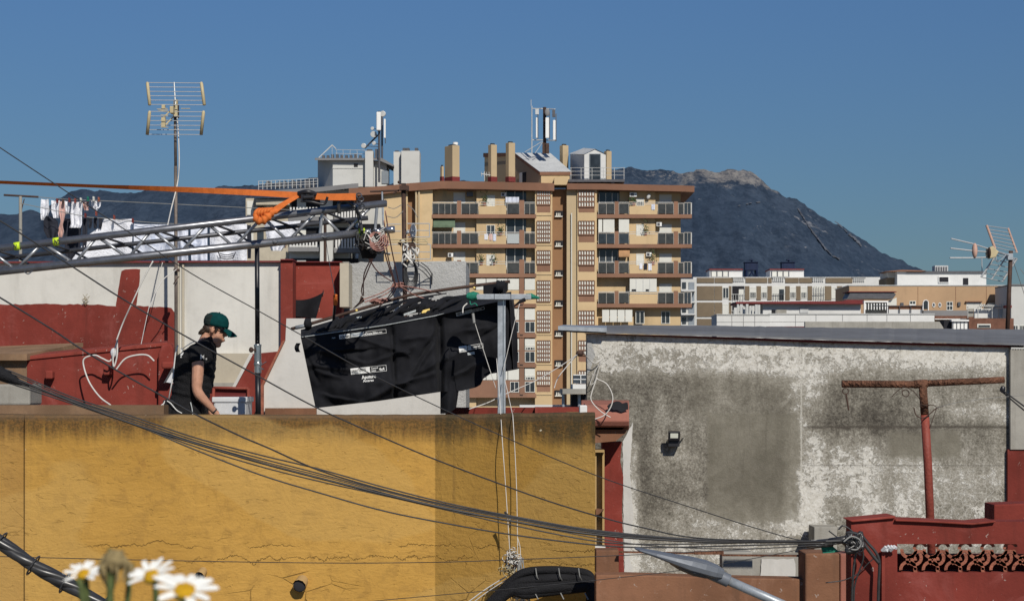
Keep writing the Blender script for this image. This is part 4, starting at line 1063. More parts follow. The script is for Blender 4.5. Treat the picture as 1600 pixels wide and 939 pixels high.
# small hut with a grey slab roof seen over the yellow wall
sh = thing('roof_shelter', 'small rooftop shelter with a grey slab roof and dark opening beyond the yellow wall', 'shelter', W(900, 640, 42))
MB().pb(879, 607.5, 921, 615.5, 42, 2.5).build('roof', 'concrete', sh); MB().pb(893, 616, 921, 640, 43.2, 1).build('opening', 'dark', sh)
MB().pb(895, 600, 921, 607.5, 43, 1.5).build('upper_wall', 'farwhite', sh); MB().pb(897, 586, 921, 599, 43.2, .8).build('window', 'greydoor', sh)
m = MB(); m.pb(896, 585, 921, 586.3, 43.1, .1); m.pb(896, 592, 921, 593, 43.1, .08); m.pb(907, 586, 908, 599, 43.1, .08); m.build('window_frame', 'antwhite', sh)
m = MB(); m.bar(W(880, 616, 42.3), W(880, 650, 42.3), .03); m.bar(W(905, 616, 42.3), W(905, 650, 42.3), .03); m.build('post', 'galv', sh)
MB().pb(812, 633, 893, 660, 44, 1).build('parapet', 'farwhite', sh)
# ------------------------------------------------------------------ yellow house front
def stepped_wall(plan, tops, th, name, mat, label, cat, jit=0.006, step=0.09):
    P = []
    for (a, b), (c, d) in zip(plan, plan[1:]):
        n = max(1, int((Vector((c, d)) - Vector((a, b))).length / step))
        for k in range(n): P.append((lerp(a, c, k/n), lerp(b, d, k/n)))
    P.append(plan[-1])
    m = MB(); rings = []
    for x, y in P:
        zt = interp(tops, x) + noise.noise(Vector((x*7, y, 0))) * jit + noise.noise(Vector((x*31, y, 3))) * jit * .6
        rings.append([(x, y, 0), (x, y, zt - .025), (x, y + .018, zt - .004), (x, y + th*.5, zt + .004), (x, y + th, zt), (x, y + th, 0)])
    m.loft(rings)
    o = m.build(name, mat, label=label, cat=cat, loc=(0, 18, 0)); return o
p0 = (X(-90, 18.08), 18.08); p1 = (X(38, 18.08), 18.08); p2 = (X(38.6, 18.0), 18.0); p3 = (X(680, 18.0), 18.0); p4 = (X(930, 17.25), 17.25)
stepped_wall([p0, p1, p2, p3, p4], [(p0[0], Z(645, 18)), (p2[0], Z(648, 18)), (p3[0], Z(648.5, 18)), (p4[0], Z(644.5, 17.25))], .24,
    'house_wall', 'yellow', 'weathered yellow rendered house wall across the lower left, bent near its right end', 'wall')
# return of the yellow wall at its right end
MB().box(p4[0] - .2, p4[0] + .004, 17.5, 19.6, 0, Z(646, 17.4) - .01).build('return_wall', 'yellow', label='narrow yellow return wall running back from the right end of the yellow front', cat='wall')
# clay spouts and a broken hole in the front
def spout(px, py, label, s=1.0):
    t = thing('drain_spout', label, 'drain spout', W(px, py, 17.98))
    c = W(px, py, 18.0)
    m = MB().tube([c + Vector((0, .06, .02)), c + Vector((-.01, -.06, -.01)), c + Vector((-.02, -.11, -.03))], [.05*s, .055*s, .06*s], 10, cap=False)
    m.build('clay_pipe', 'tan_frame', t, smooth=True)
    MB().ell(c + Vector((-.018, -.10, -.03)), (.052*s, .012, .05*s)).build('dark_mouth', 'dark', t)
spout(473, 908, 'broken ochre drain spout with a dark mouth, low on the yellow wall at its middle', 1.05)
spout(318, 893, 'small clay drain spout behind the daisies on the yellow wall', .75)

# ------------------------------------------------------------------ roof terrace behind the yellow wall
FLOOR = 8.92
MB().box(X(-100, 18.3), X(730, 26), 18.3, 26, FLOOR - .3, FLOOR).build('terrace_floor', 'concrete', kind='structure', label='concrete floor of the roof terrace')
# white house wall along the back with its red painted dado
YWH = 23.0
whw = MB().pb(-120, 408.5, 440.5, 408.5 + 900, YWH, .3)
whw.v = [Vector((p.x, p.y, max(p.z, FLOOR - .1))) for p in whw.v]
whw = whw.build('terrace_wall', 'white_render', label='long white terrace wall with a red painted lower band and red stripe', cat='wall')
m = MB(); m.hexa([W(-120, 411.5, YWH - .06), W(441, 409.8, YWH - .06), W(441, 407.3, YWH - .06), W(-120, 409, YWH - .06), W(-120, 411.5, YWH + .36), W(441, 409.8, YWH + .36), W(441, 407.3, YWH + .36), W(-120, 409, YWH + .36)])
m.build('coping', 'maroon', whw)
def ragged(pts, step=6, j=0.9):
    out = []
    for i, (a, b) in enumerate(pts):
        c, d = pts[(i + 1) % len(pts)]; L = math.hypot(c - a, d - b); n = max(1, int(L / step))
        for k in range(n): out.append((lerp(a, c, k/n) + R.uniform(-j, j) * .4, lerp(b, d, k/n) + R.uniform(-j, j)))
    return out
pts = ragged([(-115, 477), (60, 475), (140, 475.5), (181, 478), (185, 452), (190, 424), (195, 421.5), (219, 421), (218, 440), (213, 478), (268, 480.5), (273, 489), (273, 660), (-115, 660)])
MB().poly([W(a, b, YWH - .006) for a, b in pts]).build('red_paint', 'red', whw)
m = MB().pb(277.5, 410, 279.5, 640, YWH - .05, .052); m.pb(284.5, 412, 287.5, 640, YWH - .03, .032); m.build('pipe_chase', 'beige', whw)
m = MB()
m.pb(332, 552, 393, 600, YWH - .1, .098); m.build('lower_panel', 'beige', whw)
m = MB(); m.pb(325, 598, 400, 604, YWH - .25, .25); m.build('ledge', 'concrete', whw)
MB().pb(300, 604, 440, 680, YWH - .15, .15).build('red_base', 'red', whw)
# tall red block and recess to the right
t = thing('house_wall', 'tall red rendered wall block between the white wall and the grey block', 'wall', W(486, 640, 23.3))
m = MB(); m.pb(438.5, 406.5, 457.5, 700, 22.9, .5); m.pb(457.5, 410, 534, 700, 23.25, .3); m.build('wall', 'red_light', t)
m = MB(); m.pb(438, 404.8, 458, 406.5, 22.86, .6); m.pb(457, 408.6, 534, 410, 23.2, .4); m.build('coping', 'maroon', t)
m = MB(); m.pb(531, 411, 545, 479.5, 23.0, .5); m.build('beige_pilaster', 'beige', t)
MB().grid(lambda u, v: W(lerp(458.5 - 1*v, 505 - 11*v - 0*u, u) , lerp(468 - 11*u**1.5 + 5*math.sin(math.pi*u)*(.6), 494 + 3*u, v), 23.22 - .02*math.sin(u*9)*v), 16, 10).build('wall_shadow_sheet', 'blackcloth', smooth=True, norm=False, label='black sheet standing in for a cast shadow on the tall red wall', cat='cloth')  # black sheet stands in for a shadow cast on the red wall
MB().pp([(503, 458.5), (505.5, 452), (505.5, 460)], 23.215, .01).build('shadow_sheet_tip', 'blackpole', bpy.data.objects['wall_shadow_sheet'])  # pointed tip of the same stand-in shadow
# rough grey block
m = MB()
NX = 40
def gtop(px): return 409.5 + noise.noise(Vector((px*.06, 0, 0)))*1.0 + (2.2 if px < 560 else 0) - (px - 545) * .006
Pn = [(lerp(545, 728, i/NX)) for i in range(NX + 1)]
m.loft([[W(a, 720, 23.6), W(a, gtop(a), 23.6), W(a, gtop(a), 23.6) + Vector((0, 2.0, .02)), W(a, 720, 23.6) + Vector((0, 2.0, 0))] for a in Pn])
m.build('roof_block', 'rough_grey', label='rough grey rendered roof block behind the antenna mast', cat='wall')
MB().pb(534, 409, 545.2, 700, 24.2, 1).build('roof_block', 'concrete', label='narrow concrete end of the roof block beside the red wall', cat='wall')
# white sloping stair parapet with its red flank
t = thing('stair_parapet', 'white sloping stair parapet with a red edge, beside and below the black cloth', 'wall', W(540, 650, 21.5))
m = MB().pp([(412, 690), (412, 602), (446, 531), (447.5, 497.5), (560, 497.5), (689.5, 520), (689.5, 690)], 21.5, .25); m.build('wall', 'parapet_white', t)
m = MB().pp([(403, 690), (404, 640), (407, 603), (441, 533), (445.6, 531), (411.6, 602), (411.6, 690)], 21.45, .2); m.build('red_edge', 'clay', t)
MB().pp([(414, 690), (414, 637.5), (494, 637.5), (494, 690)], 21.42, .07).build('skirting', 'brownwall', t)
t2 = thing('stair_parapet', 'red sloping parapet with a white edge strip behind the black stand', 'wall', W(405, 650, 22.0))
MB().pp([(364, 690), (364, 607), (393, 553), (445, 548), (445, 690)], 22.0, .2).build('wall', 'red', t2)
MB().pp([(362, 606), (390.5, 552), (395, 554), (366.5, 607)], 21.97, .15).build('white_edge', 'parapet_white', t2)
# red planter wall in front of the white wall
t = thing('planter_wall', 'low red rendered planter wall with small spouts at the far left of the terrace', 'wall', W(150, 640, 21.0))
m = MB(); YP0 = 21.0
m.pp([(40, 680), (40, 563), (44, 557.5), (150, 547), (262, 535.5), (266, 540), (266, 680)], YP0, .25); m.build('wall', 'red', t, bevel=.02)
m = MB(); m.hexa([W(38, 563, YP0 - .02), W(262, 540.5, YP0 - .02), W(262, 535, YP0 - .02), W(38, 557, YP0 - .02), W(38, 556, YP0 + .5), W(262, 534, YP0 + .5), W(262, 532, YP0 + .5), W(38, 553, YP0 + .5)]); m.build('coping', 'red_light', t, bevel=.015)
for px, py in ((76, 586), (167, 580)):
    MB().pb(px - 6, py - 7, px + 6, py + 6, YP0 - .12, .12).build('drain_spout', 'red_light', t, bevel=.015)
m = MB().pp([(246, 680), (247, 552), (252, 540), (266, 536), (271, 545), (271, 680)], 20.9, .1); m.build('end_pier', 'red', t, bevel=.02)
m = MB(); m.pb(252, 565, 272, 576, 20.6, .3); m.build('bracket', 'red_light', t, bevel=.02)
m = MB(); m.hexa([W(-100, 563, 20.9), W(42, 563, 20.9), W(42, 553, 20.9), W(-100, 553, 20.9), W(-100, 552, 22.4), W(130, 542, 22.4), W(130, 535.5, 22.4), W(-100, 545, 22.4)])
m.pb(-100, 563, 42, 640, 21.0, .3); m.build('terrace_ledge', 'ledge', label='dusty brown ledge behind the red planter at the left edge', cat='ledge')
MB().pb(-100, 600, 47, 633, 19.6, .5).build('concrete_block', 'concrete', bevel=.02, label='grey concrete block on the yellow wall at the left edge', cat='block')
m = MB(); m.pb(-100, 633, 256, 690, 18.6, .3); m.build('kerb_wall', 'ledge', label='low dusty brown kerb right behind the yellow wall top', cat='wall')
# dusty red coping behind the right half of the yellow wall
m = MB(); m.pb(696, 637, 860, 700, 19.4, .4); m.build('roof_kerb', 'red', label='low dark red roof kerb behind the right half of the yellow wall', cat='wall')
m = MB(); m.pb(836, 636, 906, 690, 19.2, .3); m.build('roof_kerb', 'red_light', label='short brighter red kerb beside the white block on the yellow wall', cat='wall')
MB().pb(905.5, 633, 917.5, 648, 17.7, .2).build('white_block', 'farwhite', bevel=.01, label='small white block resting on the yellow wall by the pink eave', cat='block')
# white bin and red chair the man works at
t = thing('work_crate', 'white plastic crate in front of the man behind the yellow wall', 'crate', W(358, 700, 19.3) * 1.0)
t.location.z = FLOOR
m = MB(); x0, x1, y0, y1 = X(333, 19.1), X(384, 19.1), 19.1, 19.6; zt, zb = Z(622, 19.1), FLOOR
def frust(x0, x1, y0, y1, z0, z1, k): 
    cx, cy = (x0+x1)/2, (y0+y1)/2; a, b = (x1-x0)/2, (y1-y0)/2
    return [[(cx-a*k, cy-b*k, z0), (cx+a*k, cy-b*k, z0), (cx+a*k, cy+b*k, z0), (cx-a*k, cy+b*k, z0)], [(cx-a, cy-b, z1), (cx+a, cy-b, z1), (cx+a, cy+b, z1), (cx-a, cy+b, z1)]]
m.loft(frust(x0, x1, y0, y1, zb, zt, .86)); m.build('body', 'plastic', t, bevel=.02)
m = MB(); m.box(x0 - .012, x1 + .012, y0 - .012, y1 + .012, zt - .04, zt + .012); m.build('rim', 'plastic', t, bevel=.01)
t = thing('folding_chair', 'dark red folding chair frame behind the white crate', 'chair', W(365, 640, 20.2)); t.location.z = FLOOR
m = MB(); 
m.bar(W(334, 606, 20.2), W(388, 607, 20.2), .016); m.bar(W(388, 607, 20.2), Vector((X(392, 20.2), 20.0, FLOOR)), .016); m.bar(W(334, 606, 20.2), Vector((X(330, 20.2), 20.0, FLOOR)), .016)
m.bar(W(336, 650, 20.1), Vector((X(388, 20.2), 20.6, FLOOR)), .014); m.bar(W(384, 650, 20.1), Vector((X(334, 20.2), 20.6, FLOOR)), .014); m.build('frame', 'redpipe', t, smooth=True)
MB().grid(lambda u, v: W(lerp(335, 387, u), lerp(607, 634, v), 20.21) + Vector((0, .03*math.sin(math.pi*v), 0)), 6, 4).build('backrest', 'maroon', t, smooth=True)
MB().grid(lambda u, v: Vector((X(lerp(337, 386, u), 20.2), 20.2 - .38*v, FLOOR + .46)), 3, 3).build('seat', 'maroon', t)
t = thing('reflector_board', 'white folded reflector board standing behind the man', 'board', W(266, 640, 20.3)); t.location.z = FLOOR
m = MB().pp([(259, 597), (275, 570), (281, 577), (281, 600)], 20.3, .02); m.build('panel', 'plastic', t)
m = MB().pp([(255.5, 598.5), (273, 567), (275, 570), (259.2, 597)], 20.29, .05); m.build('edge', 'darkrail', t)
m = MB(); m.bar(W(270, 600, 20.31), Vector((X(270, 20.3), 20.31, FLOOR)), .012); m.build('stand', 'blackpole', t)

# ------------------------------------------------------------------ gable wall on the right
gw = MB(); NX = 60
def eave(px): return interp([(880, 519), (915, 521), (1100, 528), (1300, 535.5), (1580, 542), (1700, 544)], px)
rings = []
for i in range(NX + 1):
    a = lerp(917, 1579, i/NX) ; rings.append([Vector((X(a, 22.0), 22.0, 0)), W(a, eave(a), 22.0), W(a, eave(a), 22.0) + Vector((0, .3, 0)), Vector((X(a, 22.0), 22.3, 0))])
gw.loft(rings); gw = gw.build('gable_wall', 'greywall', label='big weathered grey wall with peeling white patches under the sheet roof', cat='wall', loc=(X(1250, 22), 22, 0))
m = MB().poly([W(a, b, 21.99) for a, b in ragged([(973, 690), (989, 660), (984, 740), (990, 800), (984, 870), (994, 905), (976, 905), (974, 800)], 5, 1.5)]); m.build('edge_render', 'parapet_white', gw)
m = MB().poly([W(a, b, 21.99) for a, b in ragged([(917.5, 533), (923, 533), (930, 555), (922, 580), (917.5, 585)], 6, 1)]); m.build('edge_patch', 'rough_grey', gw)
# sheet roof: pitched up and back, dark strip standing in for the shade under its lip
rf = thing('sheet_roof', 'long grey sheet metal roof above the weathered grey wall', 'roof', W(1250, 530, 22))
m = MB(); NX = 90; rings = []
for i in range(NX + 1):
    a = lerp(872, 1660, i/NX)
    f = interp([(872, 514.5), (905, 517), (1100, 522), (1300, 528.5), (1580, 536), (1660, 538)], a)
    b = interp([(872, 511), (920, 508), (1100, 508.5), (1300, 512), (1580, 514.5), (1660, 515)], a)
    A = W(a, f, 21.9); B = W(a, b, 25.0); j = .008 * noise.noise(Vector((a*.2, 0, 0)))
    rings.append([A + Vector((0, 0, -.022 + j)), A + Vector((0, 0, j)), B + Vector((0, 0, j)), B + Vector((0, 0, -.022))])
m.loft(rings); m.build('sheet', 'sheet', rf)
m = MB(); rings = []
for i in range(NX + 1):
    a = lerp(914, 1600, i/NX); f = interp([(872, 514.5), (905, 517), (1100, 522), (1300, 528.5), (1580, 536), (1660, 538)], a)
    A = W(a, f, 21.955); e = W(a, eave(a), 21.955)
    rings.append([A + Vector((0, 0, -.024)), A + Vector((0, 0.044, -.024)), e + Vector((0, 0.044, -.004)), e + Vector((0, 0, -.004))])
m.loft(rings); m.build('lip_shade_strip', 'maroon', rf)
m = MB(); m.hexa([W(872, 515.6, 21.84), W(948, 519, 21.84), W(948, 512.5, 21.84), W(872, 509.5, 21.84), W(874, 514, 22.6), W(948, 517, 22.6), W(948, 509, 22.6), W(880, 507.5, 22.6)]); m.build('flashing', 'galv', rf)
m = MB()
def corr(a): 
    return Vector((0, 0, .012*math.sin(a*2.2)))
m.grid(lambda u, v: W(lerp(1578, 1660, u), lerp(541, 537, v), 21.88 + v*1.2) + corr(lerp(1578, 1660, u)*.7), 120, 2); m.build('corrugated_sheet', 'fargrey', rf, smooth=True)
# pier at the far right, red below
t = thing('chimney_pier', 'grey brown pier with a red painted foot at the right edge', 'pier', (X(1592, 21.6), 21.7, 0))
m = MB(); m.pb(1579, 545, 1680, 702, 21.92, .35); m.build('wall', 'concrete', t); MB().pb(1574.5, 702, 1680, 1900, 21.94, .33).build('red_foot', 'red', t)
# red pilaster, window strip and pink eave between yellow and grey
t = thing('house_wall', 'narrow red wall strip with a pink rounded eave between the yellow and grey walls', 'wall', (X(957, 20.6), 20.7, 0))
m = MB().pp(ragged([(941, 690), (972, 690), (969, 720), (974, 745), (972, 800), (976, 905), (976, 1200), (941, 1200)], 14, .8), 20.6, .3); m.build('wall', 'red', t)
m = MB()
prof = [(625, 21.3), (626, 20.55), (632, 20.2), (645, 20.08), (658, 20.06), (666, 20.1)]
m.loft([[W(px, q, y) for q, y in prof] + [W(px, 672, 20.55), W(px, 660, 21.3)] for px in (908, 930, 960, 975, 983)]); m.build('eave', 'pink', t, smooth=False, bevel=.01)
m = MB().pp([(929, 671), (972, 671), (982, 663), (978, 676), (962, 689), (929, 692)], 20.2, .4); m.build('eave_soffit', 'brownwall', t)
m = MB().poly([W(a, b, 20.06) for a, b in ragged([(949, 633), (960, 627), (981, 630), (982, 640), (972, 644), (962, 640), (950, 638)], 3, 1.2)]); m.build('dark_stain', 'dark', t)
t = thing('shuttered_window', 'narrow tan window frame on the edge of the red strip', 'window', W(937, 850, 20.2))
m = MB(); m.pb(929.5, 705, 932, 853, 20.15, .4); m.pb(941.2, 703, 944.5, 853, 20.15, .3); m.pb(929, 703, 944.5, 706.5, 20.1, .4); m.build('frame', 'tan_frame', t)
m = MB(); m.pb(932, 706, 941.2, 852, 20.3, .1); m.build('shutter', 'tan_shade', t); m = MB(); m.pb(930, 853, 946, 856, 20.05, .4); m.build('sill', 'farwhite', t)
m = MB().pp([(931, 795), (944, 795), (936, 803), (931, 804)], 20.12, .12); m.build('hood', 'brownwall', t)
# low brown parapet in front of the gable wall
t = thing('parapet_wall', 'low brown rendered parapet with a pillar in front of the grey wall', 'wall', (X(1130, 16), 16.1, 0))
m = MB(); m.pp([(931, 1300), (931, 898), (980, 897.5), (1130, 902), (1258, 904.5), (1258, 1300)], 16.0, .25); m.build('wall', 'brownwall', t, bevel=.01)
m = MB(); m.pb(1258, 864, 1312, 1300, 15.9, .4); m.build('pillar', 'brownwall', t, bevel=.015); m = MB(); m.pb(1313, 865, 1345, 1300, 16.0, .3); m.build('end_wall', 'pink', t, bevel=.01)
m = MB(); m.pb(931, 859, 967, 897, 16.4, .25); m.build('end_pillar', 'brownwall', t, bevel=.01)
m = MB(); m.pb(1128, 862, 1176, 902, 16.9, .2); m.build('mid_pillar', 'concrete', t, bevel=.01)
m = MB(); m.pp([(968, 861), (1086, 863), (1086, 865.5), (968, 863.5)], 16.3, .05); m.pp([(1085, 861), (1131, 861), (1131, 866), (1085, 866)], 16.32, .05); m.pp([(1128, 866), (1258, 867), (1258, 869.5), (1128, 868.5)], 16.25, .05); m.build('top_rail', 'rust', t)
m = MB().pp(ragged([(1190, 873), (1240, 873), (1243, 880), (1243, 903), (1188, 903)], 5, 1.0), 21.6, .02); m.build('plaster_patch', 'parapet_white', label='bright white plaster patch low on the grey wall behind the brown parapet', cat='plaster patch')
m = MB(); m.pb(1166, 866, 1260, 905, 21.62, .3); m.build('low_wall', 'concrete', label='low grey wall panel holding the bright white plaster patch', cat='wall')
MB().pb(1272, 823, 1308, 868, 21.5, .4).build('low_wall', 'concrete', bevel=.01, label='small grey pier standing before the weathered wall above the brown pillar', cat='wall')
# floodlight
t = thing('floodlight', 'small black square floodlight on the weathered grey wall', 'floodlight', W(1053, 697, 21.9))
rot = Matrix.Rotation(math.radians(12), 3, 'X')
c = W(1053, 685, 21.84)
def fl(x0, x1, z0, z1, y0, y1):
    m = MB().box(x0, x1, y0, y1, z0, z1); m.v = [c + rot @ p for p in m.v]; return m
fl(-.064, .064, -.015, .085, -.03, .01).build('housing', 'blackpole', t, bevel=.006)
fl(-.042, .042, .014, .066, -.036, -.0295).build('lens', 'ledglass', t)
MB().pb(1044, 686.5, 1062, 697.5, 21.86, .12).build('driver_box', 'blackpole', t, bevel=.004)
m = MB(); m.bar(W(1061, 691, 21.9), W(1067.5, 684, 21.98), .006, 6); m.build('bracket', 'blackpole', t)
# red lattice parapet, lower right
lw = thing('lattice_wall', 'dark red parapet with a band of clay lattice at lower right', 'wall', (X(1470, 14), 14.1, 0))
YL = 14.0
m = MB()
m.pp([(1330, 1500), (1330, 812), (1399, 806), (1399, 812), (1450, 814), (1520, 817.5), (1555, 814.5), (1700, 814.5), (1700, 849.5), (1402, 849.5), (1402, 894), (1700, 894), (1700, 1500)], YL, .22); m.build('wall', 'red', lw)
m = MB(); m.pp([(1326.5, 812.5), (1399, 805.5), (1399, 809.5), (1332, 815.5)], YL - .03, .3); m.pp([(1399, 811), (1450, 812.8), (1520, 816.5), (1556, 813), (1556, 816), (1520, 820), (1450, 816), (1399, 814)], YL - .035, .3); m.build('coping', 'red_light', lw, bevel=.006)
m = MB(); m.pp([(1376, 1500), (1378, 862), (1383, 862), (1383, 1500)], YL - .03, .05); m.build('corner_ridge', 'red_light', lw)
m = MB(); m.pp([(1553, 815), (1553, 788), (1700, 783), (1700, 815)], YL + .6, .3); m.build('rear_step', 'red', lw, bevel=.01)
# lattice: half-tile shells set in staggered rows
def tile(cx, cy, r, a0, a1, d0=.03, d1=.215, th=5.0):
    m = MB(); n = 14; rings = []
    for i in range(n + 1):
        a = lerp(a0, a1, i/n); ca, sa = math.cos(a), math.sin(a)
        o_ = (cx + r*ca, cy - r*sa); q = (cx + (r-th)*ca, cy - (r-th)*sa)
        rings.append([W(o_[0], o_[1], YL + d0), W(q[0], q[1], YL + d0), W(q[0], q[1], YL + d1), W(o_[0], o_[1], YL + d1)])
    return m.loft(rings)
PI = math.pi
la = MB(); k = 0
tiles = []
for i in range(9):
    cx = 1420 + i*35.2
    tiles.append((cx, 859 + i*.25, 13.5, PI*.95, PI*2.05, 0)); tiles.append((cx + 17, 873, 14.5, PI*.2, PI*1.3, 0)); tiles.append((cx - 1, 889, 14, -.1, PI + .1, 0)); tiles.append((cx + 9, 871, 13, -PI*.75, PI*.22, 0)); tiles.append((cx + 18, 857, 12, PI*.1, PI*1.02, 0)); tiles.append((cx + 19, 889, 12, PI*.9, PI*1.75, 0)); tiles.append((cx + 4, 875, 9, 0, PI*1.3, 0))
for cx, cy, r, a0, a1, _ in tiles:
    m = tile(cx, cy, r, a0, a1); 
    la.f += [tuple(j + len(la.v) for j in f) for f in m.f]; la.v += m.v
la.build('clay_lattice', 'clay', lw)
MB().pp([(1402, 1300), (1402, 866), (1700, 866), (1700, 1300)], YL + .5, .1).build('inner_kerb', 'red', lw)
# T-shaped pipe post
t = thing('washing_line_post', 'rusty red T shaped pipe post standing behind the lattice parapet', 'post', W(1454, 812, 15)); t.location.z = Z(930, 15)
m = MB(); m.tube([W(1458.5, 930, 15), W(1449.5, 720, 15), W(1445, 648, 15)], K(15)*6.6, 14); m.build('pole', 'redpipe', t, smooth=True)
m = MB(); m.tube([W(1445, 648, 15), W(1441.5, 600, 15)], K(15)*6.4, 14); m.build('pole_head', 'rust', t, smooth=True)
m = MB(); m.tube([W(1315.5, 599.8, 15), W(1430, 600.5, 15), W(1433, 600.5, 15)], K(15)*5.7, 14); m.tube([W(1446, 599, 15), W(1569, 593.5, 15)], K(15)*5.2, 14); m.tube([W(1428, 600.4, 15), W(1449, 599, 15)], K(15)*6.6, 14); m.build('crossbar', 'rust', t, smooth=True)
m = MB()
def ring(c, r, n=16, th=.004, tilt=0):
    return MB().tube([c + Vector((math.cos(a)*r, math.sin(a)*tilt*r, math.sin(a)*r)) for a in [2*PI*i/n for i in range(n + 1)]], th, 6, cap=False)
def join(*ms):
    o = MB()
    for q in ms: o.f += [tuple(j + len(o.v) for j in f) for f in q.f]; o.v += q.v
    return o
join(ring(W(1321, 611, 14.96), .022), ring(W(1415, 614, 14.95), .026, tilt=.5), MB().tube(spline([W(1322, 616, 14.95), W(1324, 628, 14.95), W(1326, 641, 14.95)]), .007, 6),
     MB().tube(spline([W(1414, 603, 14.93), W(1402, 611, 14.93), W(1393, 620, 14.95)]), .003, 5), MB().tube(spline([W(1416, 605, 14.93), W(1427, 611, 14.93), W(1436, 622, 14.93), W(1440, 630, 14.95)]), .003, 5)).build('hanging_hook', 'darkpipe', t)
join(*[ring(W(1444.5, y, 15), .037, th=.004, tilt=1.0) for y in ()] or [MB()], MB().tube(spline([W(1428, 637, 14.95), W(1432, 649, 14.95), W(1443, 653, 14.95), W(1452, 647, 14.95), W(1464, 637, 14.95), W(1474, 634.5, 14.95)]), .0045, 6),
     MB().tube(spline([W(1437, 630.5, 14.94), W(1446, 633.5, 14.94), W(1456, 632.5, 14.95), W(1463, 637, 14.95), W(1459, 650, 14.96), W(1453, 668, 14.97)]), .003, 5), MB().bar(W(1437, 634, 14.95), W(1452, 633, 14.95), .006)).build('tied_wire', 'darkpipe', t)
wire([(1462, 637, 14.95), (1500, 628, 14.9), (1568, 620, 14.9), (1640, 615, 15)], .0022, 5).build('wire', 'greycable', label='thin line from the T post neck to the right edge', cat='wire')
o = join(MB().tube(spline([W(1566, 604, 14.96), W(1564, 610, 14.95), W(1570, 614, 14.95)]), .009, 8), MB().ell(W(1567, 608, 14.95), (.02, .015, .025))).build('line_tightener', 'blackpole', t)
for a, b, lab in (((1567, 610, 14.95), (1640, 662, 14.6), 'upper dark wire running from the T post crossbar end to the right edge'), ((1568, 614, 14.95), (1640, 672, 14.7), 'lower dark wire running from the T post crossbar end to the right edge')):
    wire([a, ((a[0]+b[0])/2, (a[1]+b[1])/2 + 1, 14.8), b], .006, 6).build('wire', 'cable', label=lab, cat='wire')

# ------------------------------------------------------------------ street lamp
YS = 12.0
t = thing('street_lamp', 'grey street lamp head on a sloping arm at the bottom of the picture', 'street lamp', (X(1430, YS), YS, 0))
ax = (Vector((1216, 0, 939)) - Vector((1098, 0, 885))).normalized()
def lamp_ring(s, hw, up, dn):
    """cross-section s pixels along the arm axis from the tip (996, 857)"""
    cx, cy = 992 + s, 856.5 + s*.285; k = K(YS)
    out = []
    for i in range(14):
        a = 2*PI*i/14; v = math.copysign(abs(math.sin(a))**.55, math.sin(a)); h = (up if v > 0 else dn) * v
        out.append(W(cx + h*(.30), cy - h*.95, YS) + Vector((0, math.copysign(abs(math.cos(a))**.7, math.cos(a))*hw*k, 0)))
    return out
m = MB().loft([lamp_ring(s, hw, u, d) for s, hw, u, d in ((0, 10, 1, 1), (6, 22, 2.5, 2), (32, 30, 5.5, 4), (62, 33, 8.5, 7.5), (86, 32, 12, 11), (108, 28, 13, 11), (126, 22, 11, 11), (137, 14, 7, 9))]); m.build('lamp_head', 'lampgrey', t, bevel=.004)
m = MB().loft([lamp_ring(s, hw, u, d) for s, hw, u, d in ((56, 22, -3, 8), (72, 27, -4, 13), (94, 27, -5, 16), (112, 22, -5, 15), (126, 14, -4, 12))]); m.build('lamp_glass', 'lampdark', t, bevel=.003)
arm0 = W(1109, 894, YS); arm1 = W(1216, 941, YS); d = arm1 - arm0
m = MB().tube([arm0, arm0 + d*.28], K(YS)*10.5, 16); m.build('collar', 'lampgrey', t, smooth=True, bevel=.004)
m = MB().tube([arm0 + d*.2, arm1, arm1 + d*1.4, Vector((X(1430, YS), YS, Z(1052, YS))), Vector((X(1436, YS), YS, Z(1100, YS)))], K(YS)*7.4, 16); m.build('arm', 'galv', t, smooth=True)
m = MB().tube([Vector((X(1436, YS), YS, Z(1080, YS))), Vector((X(1436, YS), YS, 0))], [.05, .07], 16); m.build('pole', 'galv', t, smooth=True)
# ------------------------------------------------------------------ lighting truss and its stand
YT_ = 17.5; kT = K(YT_)
t = thing('lighting_truss', 'long silver aluminium truss rising to the right across the terrace', 'truss', W(300, 400, YT_))
def topc(px): return 387.8 - px * .1158
def botc(px): return 424 - px * .1059
def midc(px): return 404 - (px) * 66 / 600.0
YBK = YT_ + .22
MB().tube([W(-160, topc(-160), YT_), W(604, topc(604), YT_)], kT*5.6, 16).build('top_chord', 'alu', t, smooth=True)
MB().tube([W(-160, botc(-160), YT_), W(566, botc(566), YT_)], kT*6.4, 16).build('bottom_chord', 'alu', t, smooth=True)
MB().tube([W(-160, midc(-160), YBK), W(575, midc(575), YBK)], kT*3.6, 12).build('rear_chord', 'aludark', t, smooth=True)
tops = [-100, -18, 67, 153, 238, 325, 411, 497, 583]; bots = [-60, 24, 115, 199, 281, 365, 450, 535]
for i, b in enumerate(bots):
    for a in (tops[i], tops[i+1]):
        aa = a + (4 if a > b else -4) * -1
        MB().bar(W(aa, topc(a) + 3, YT_ + .01), W(b + (5 if a > b else -5), botc(b) - 4, YT_ + .01), kT*2.5, 8).build('brace', 'alubrace', t, smooth=True)
for i in range(len(tops) - 1):
    for (a, pa), (b, pb_) in (((tops[i] + 6, topc), (tops[i] + 44, midc)), ((tops[i] + 44, midc), (bots[i] + 30, botc))):
        ya = YBK if pa is midc else YT_ + .03; yb = YBK if pb_ is midc else YT_ + .03
        MB().bar(W(a, pa(a), ya), W(b, pb_(b), yb), kT*1.9, 7).build('rear_brace', 'aludark', t, smooth=True)
for a in (497, 583): MB().bar(W(a + 6, topc(a) + 3, YT_), W(a + 3, botc(a) - 3, YT_), kT*2.4, 8).build('brace', 'alubrace', t)
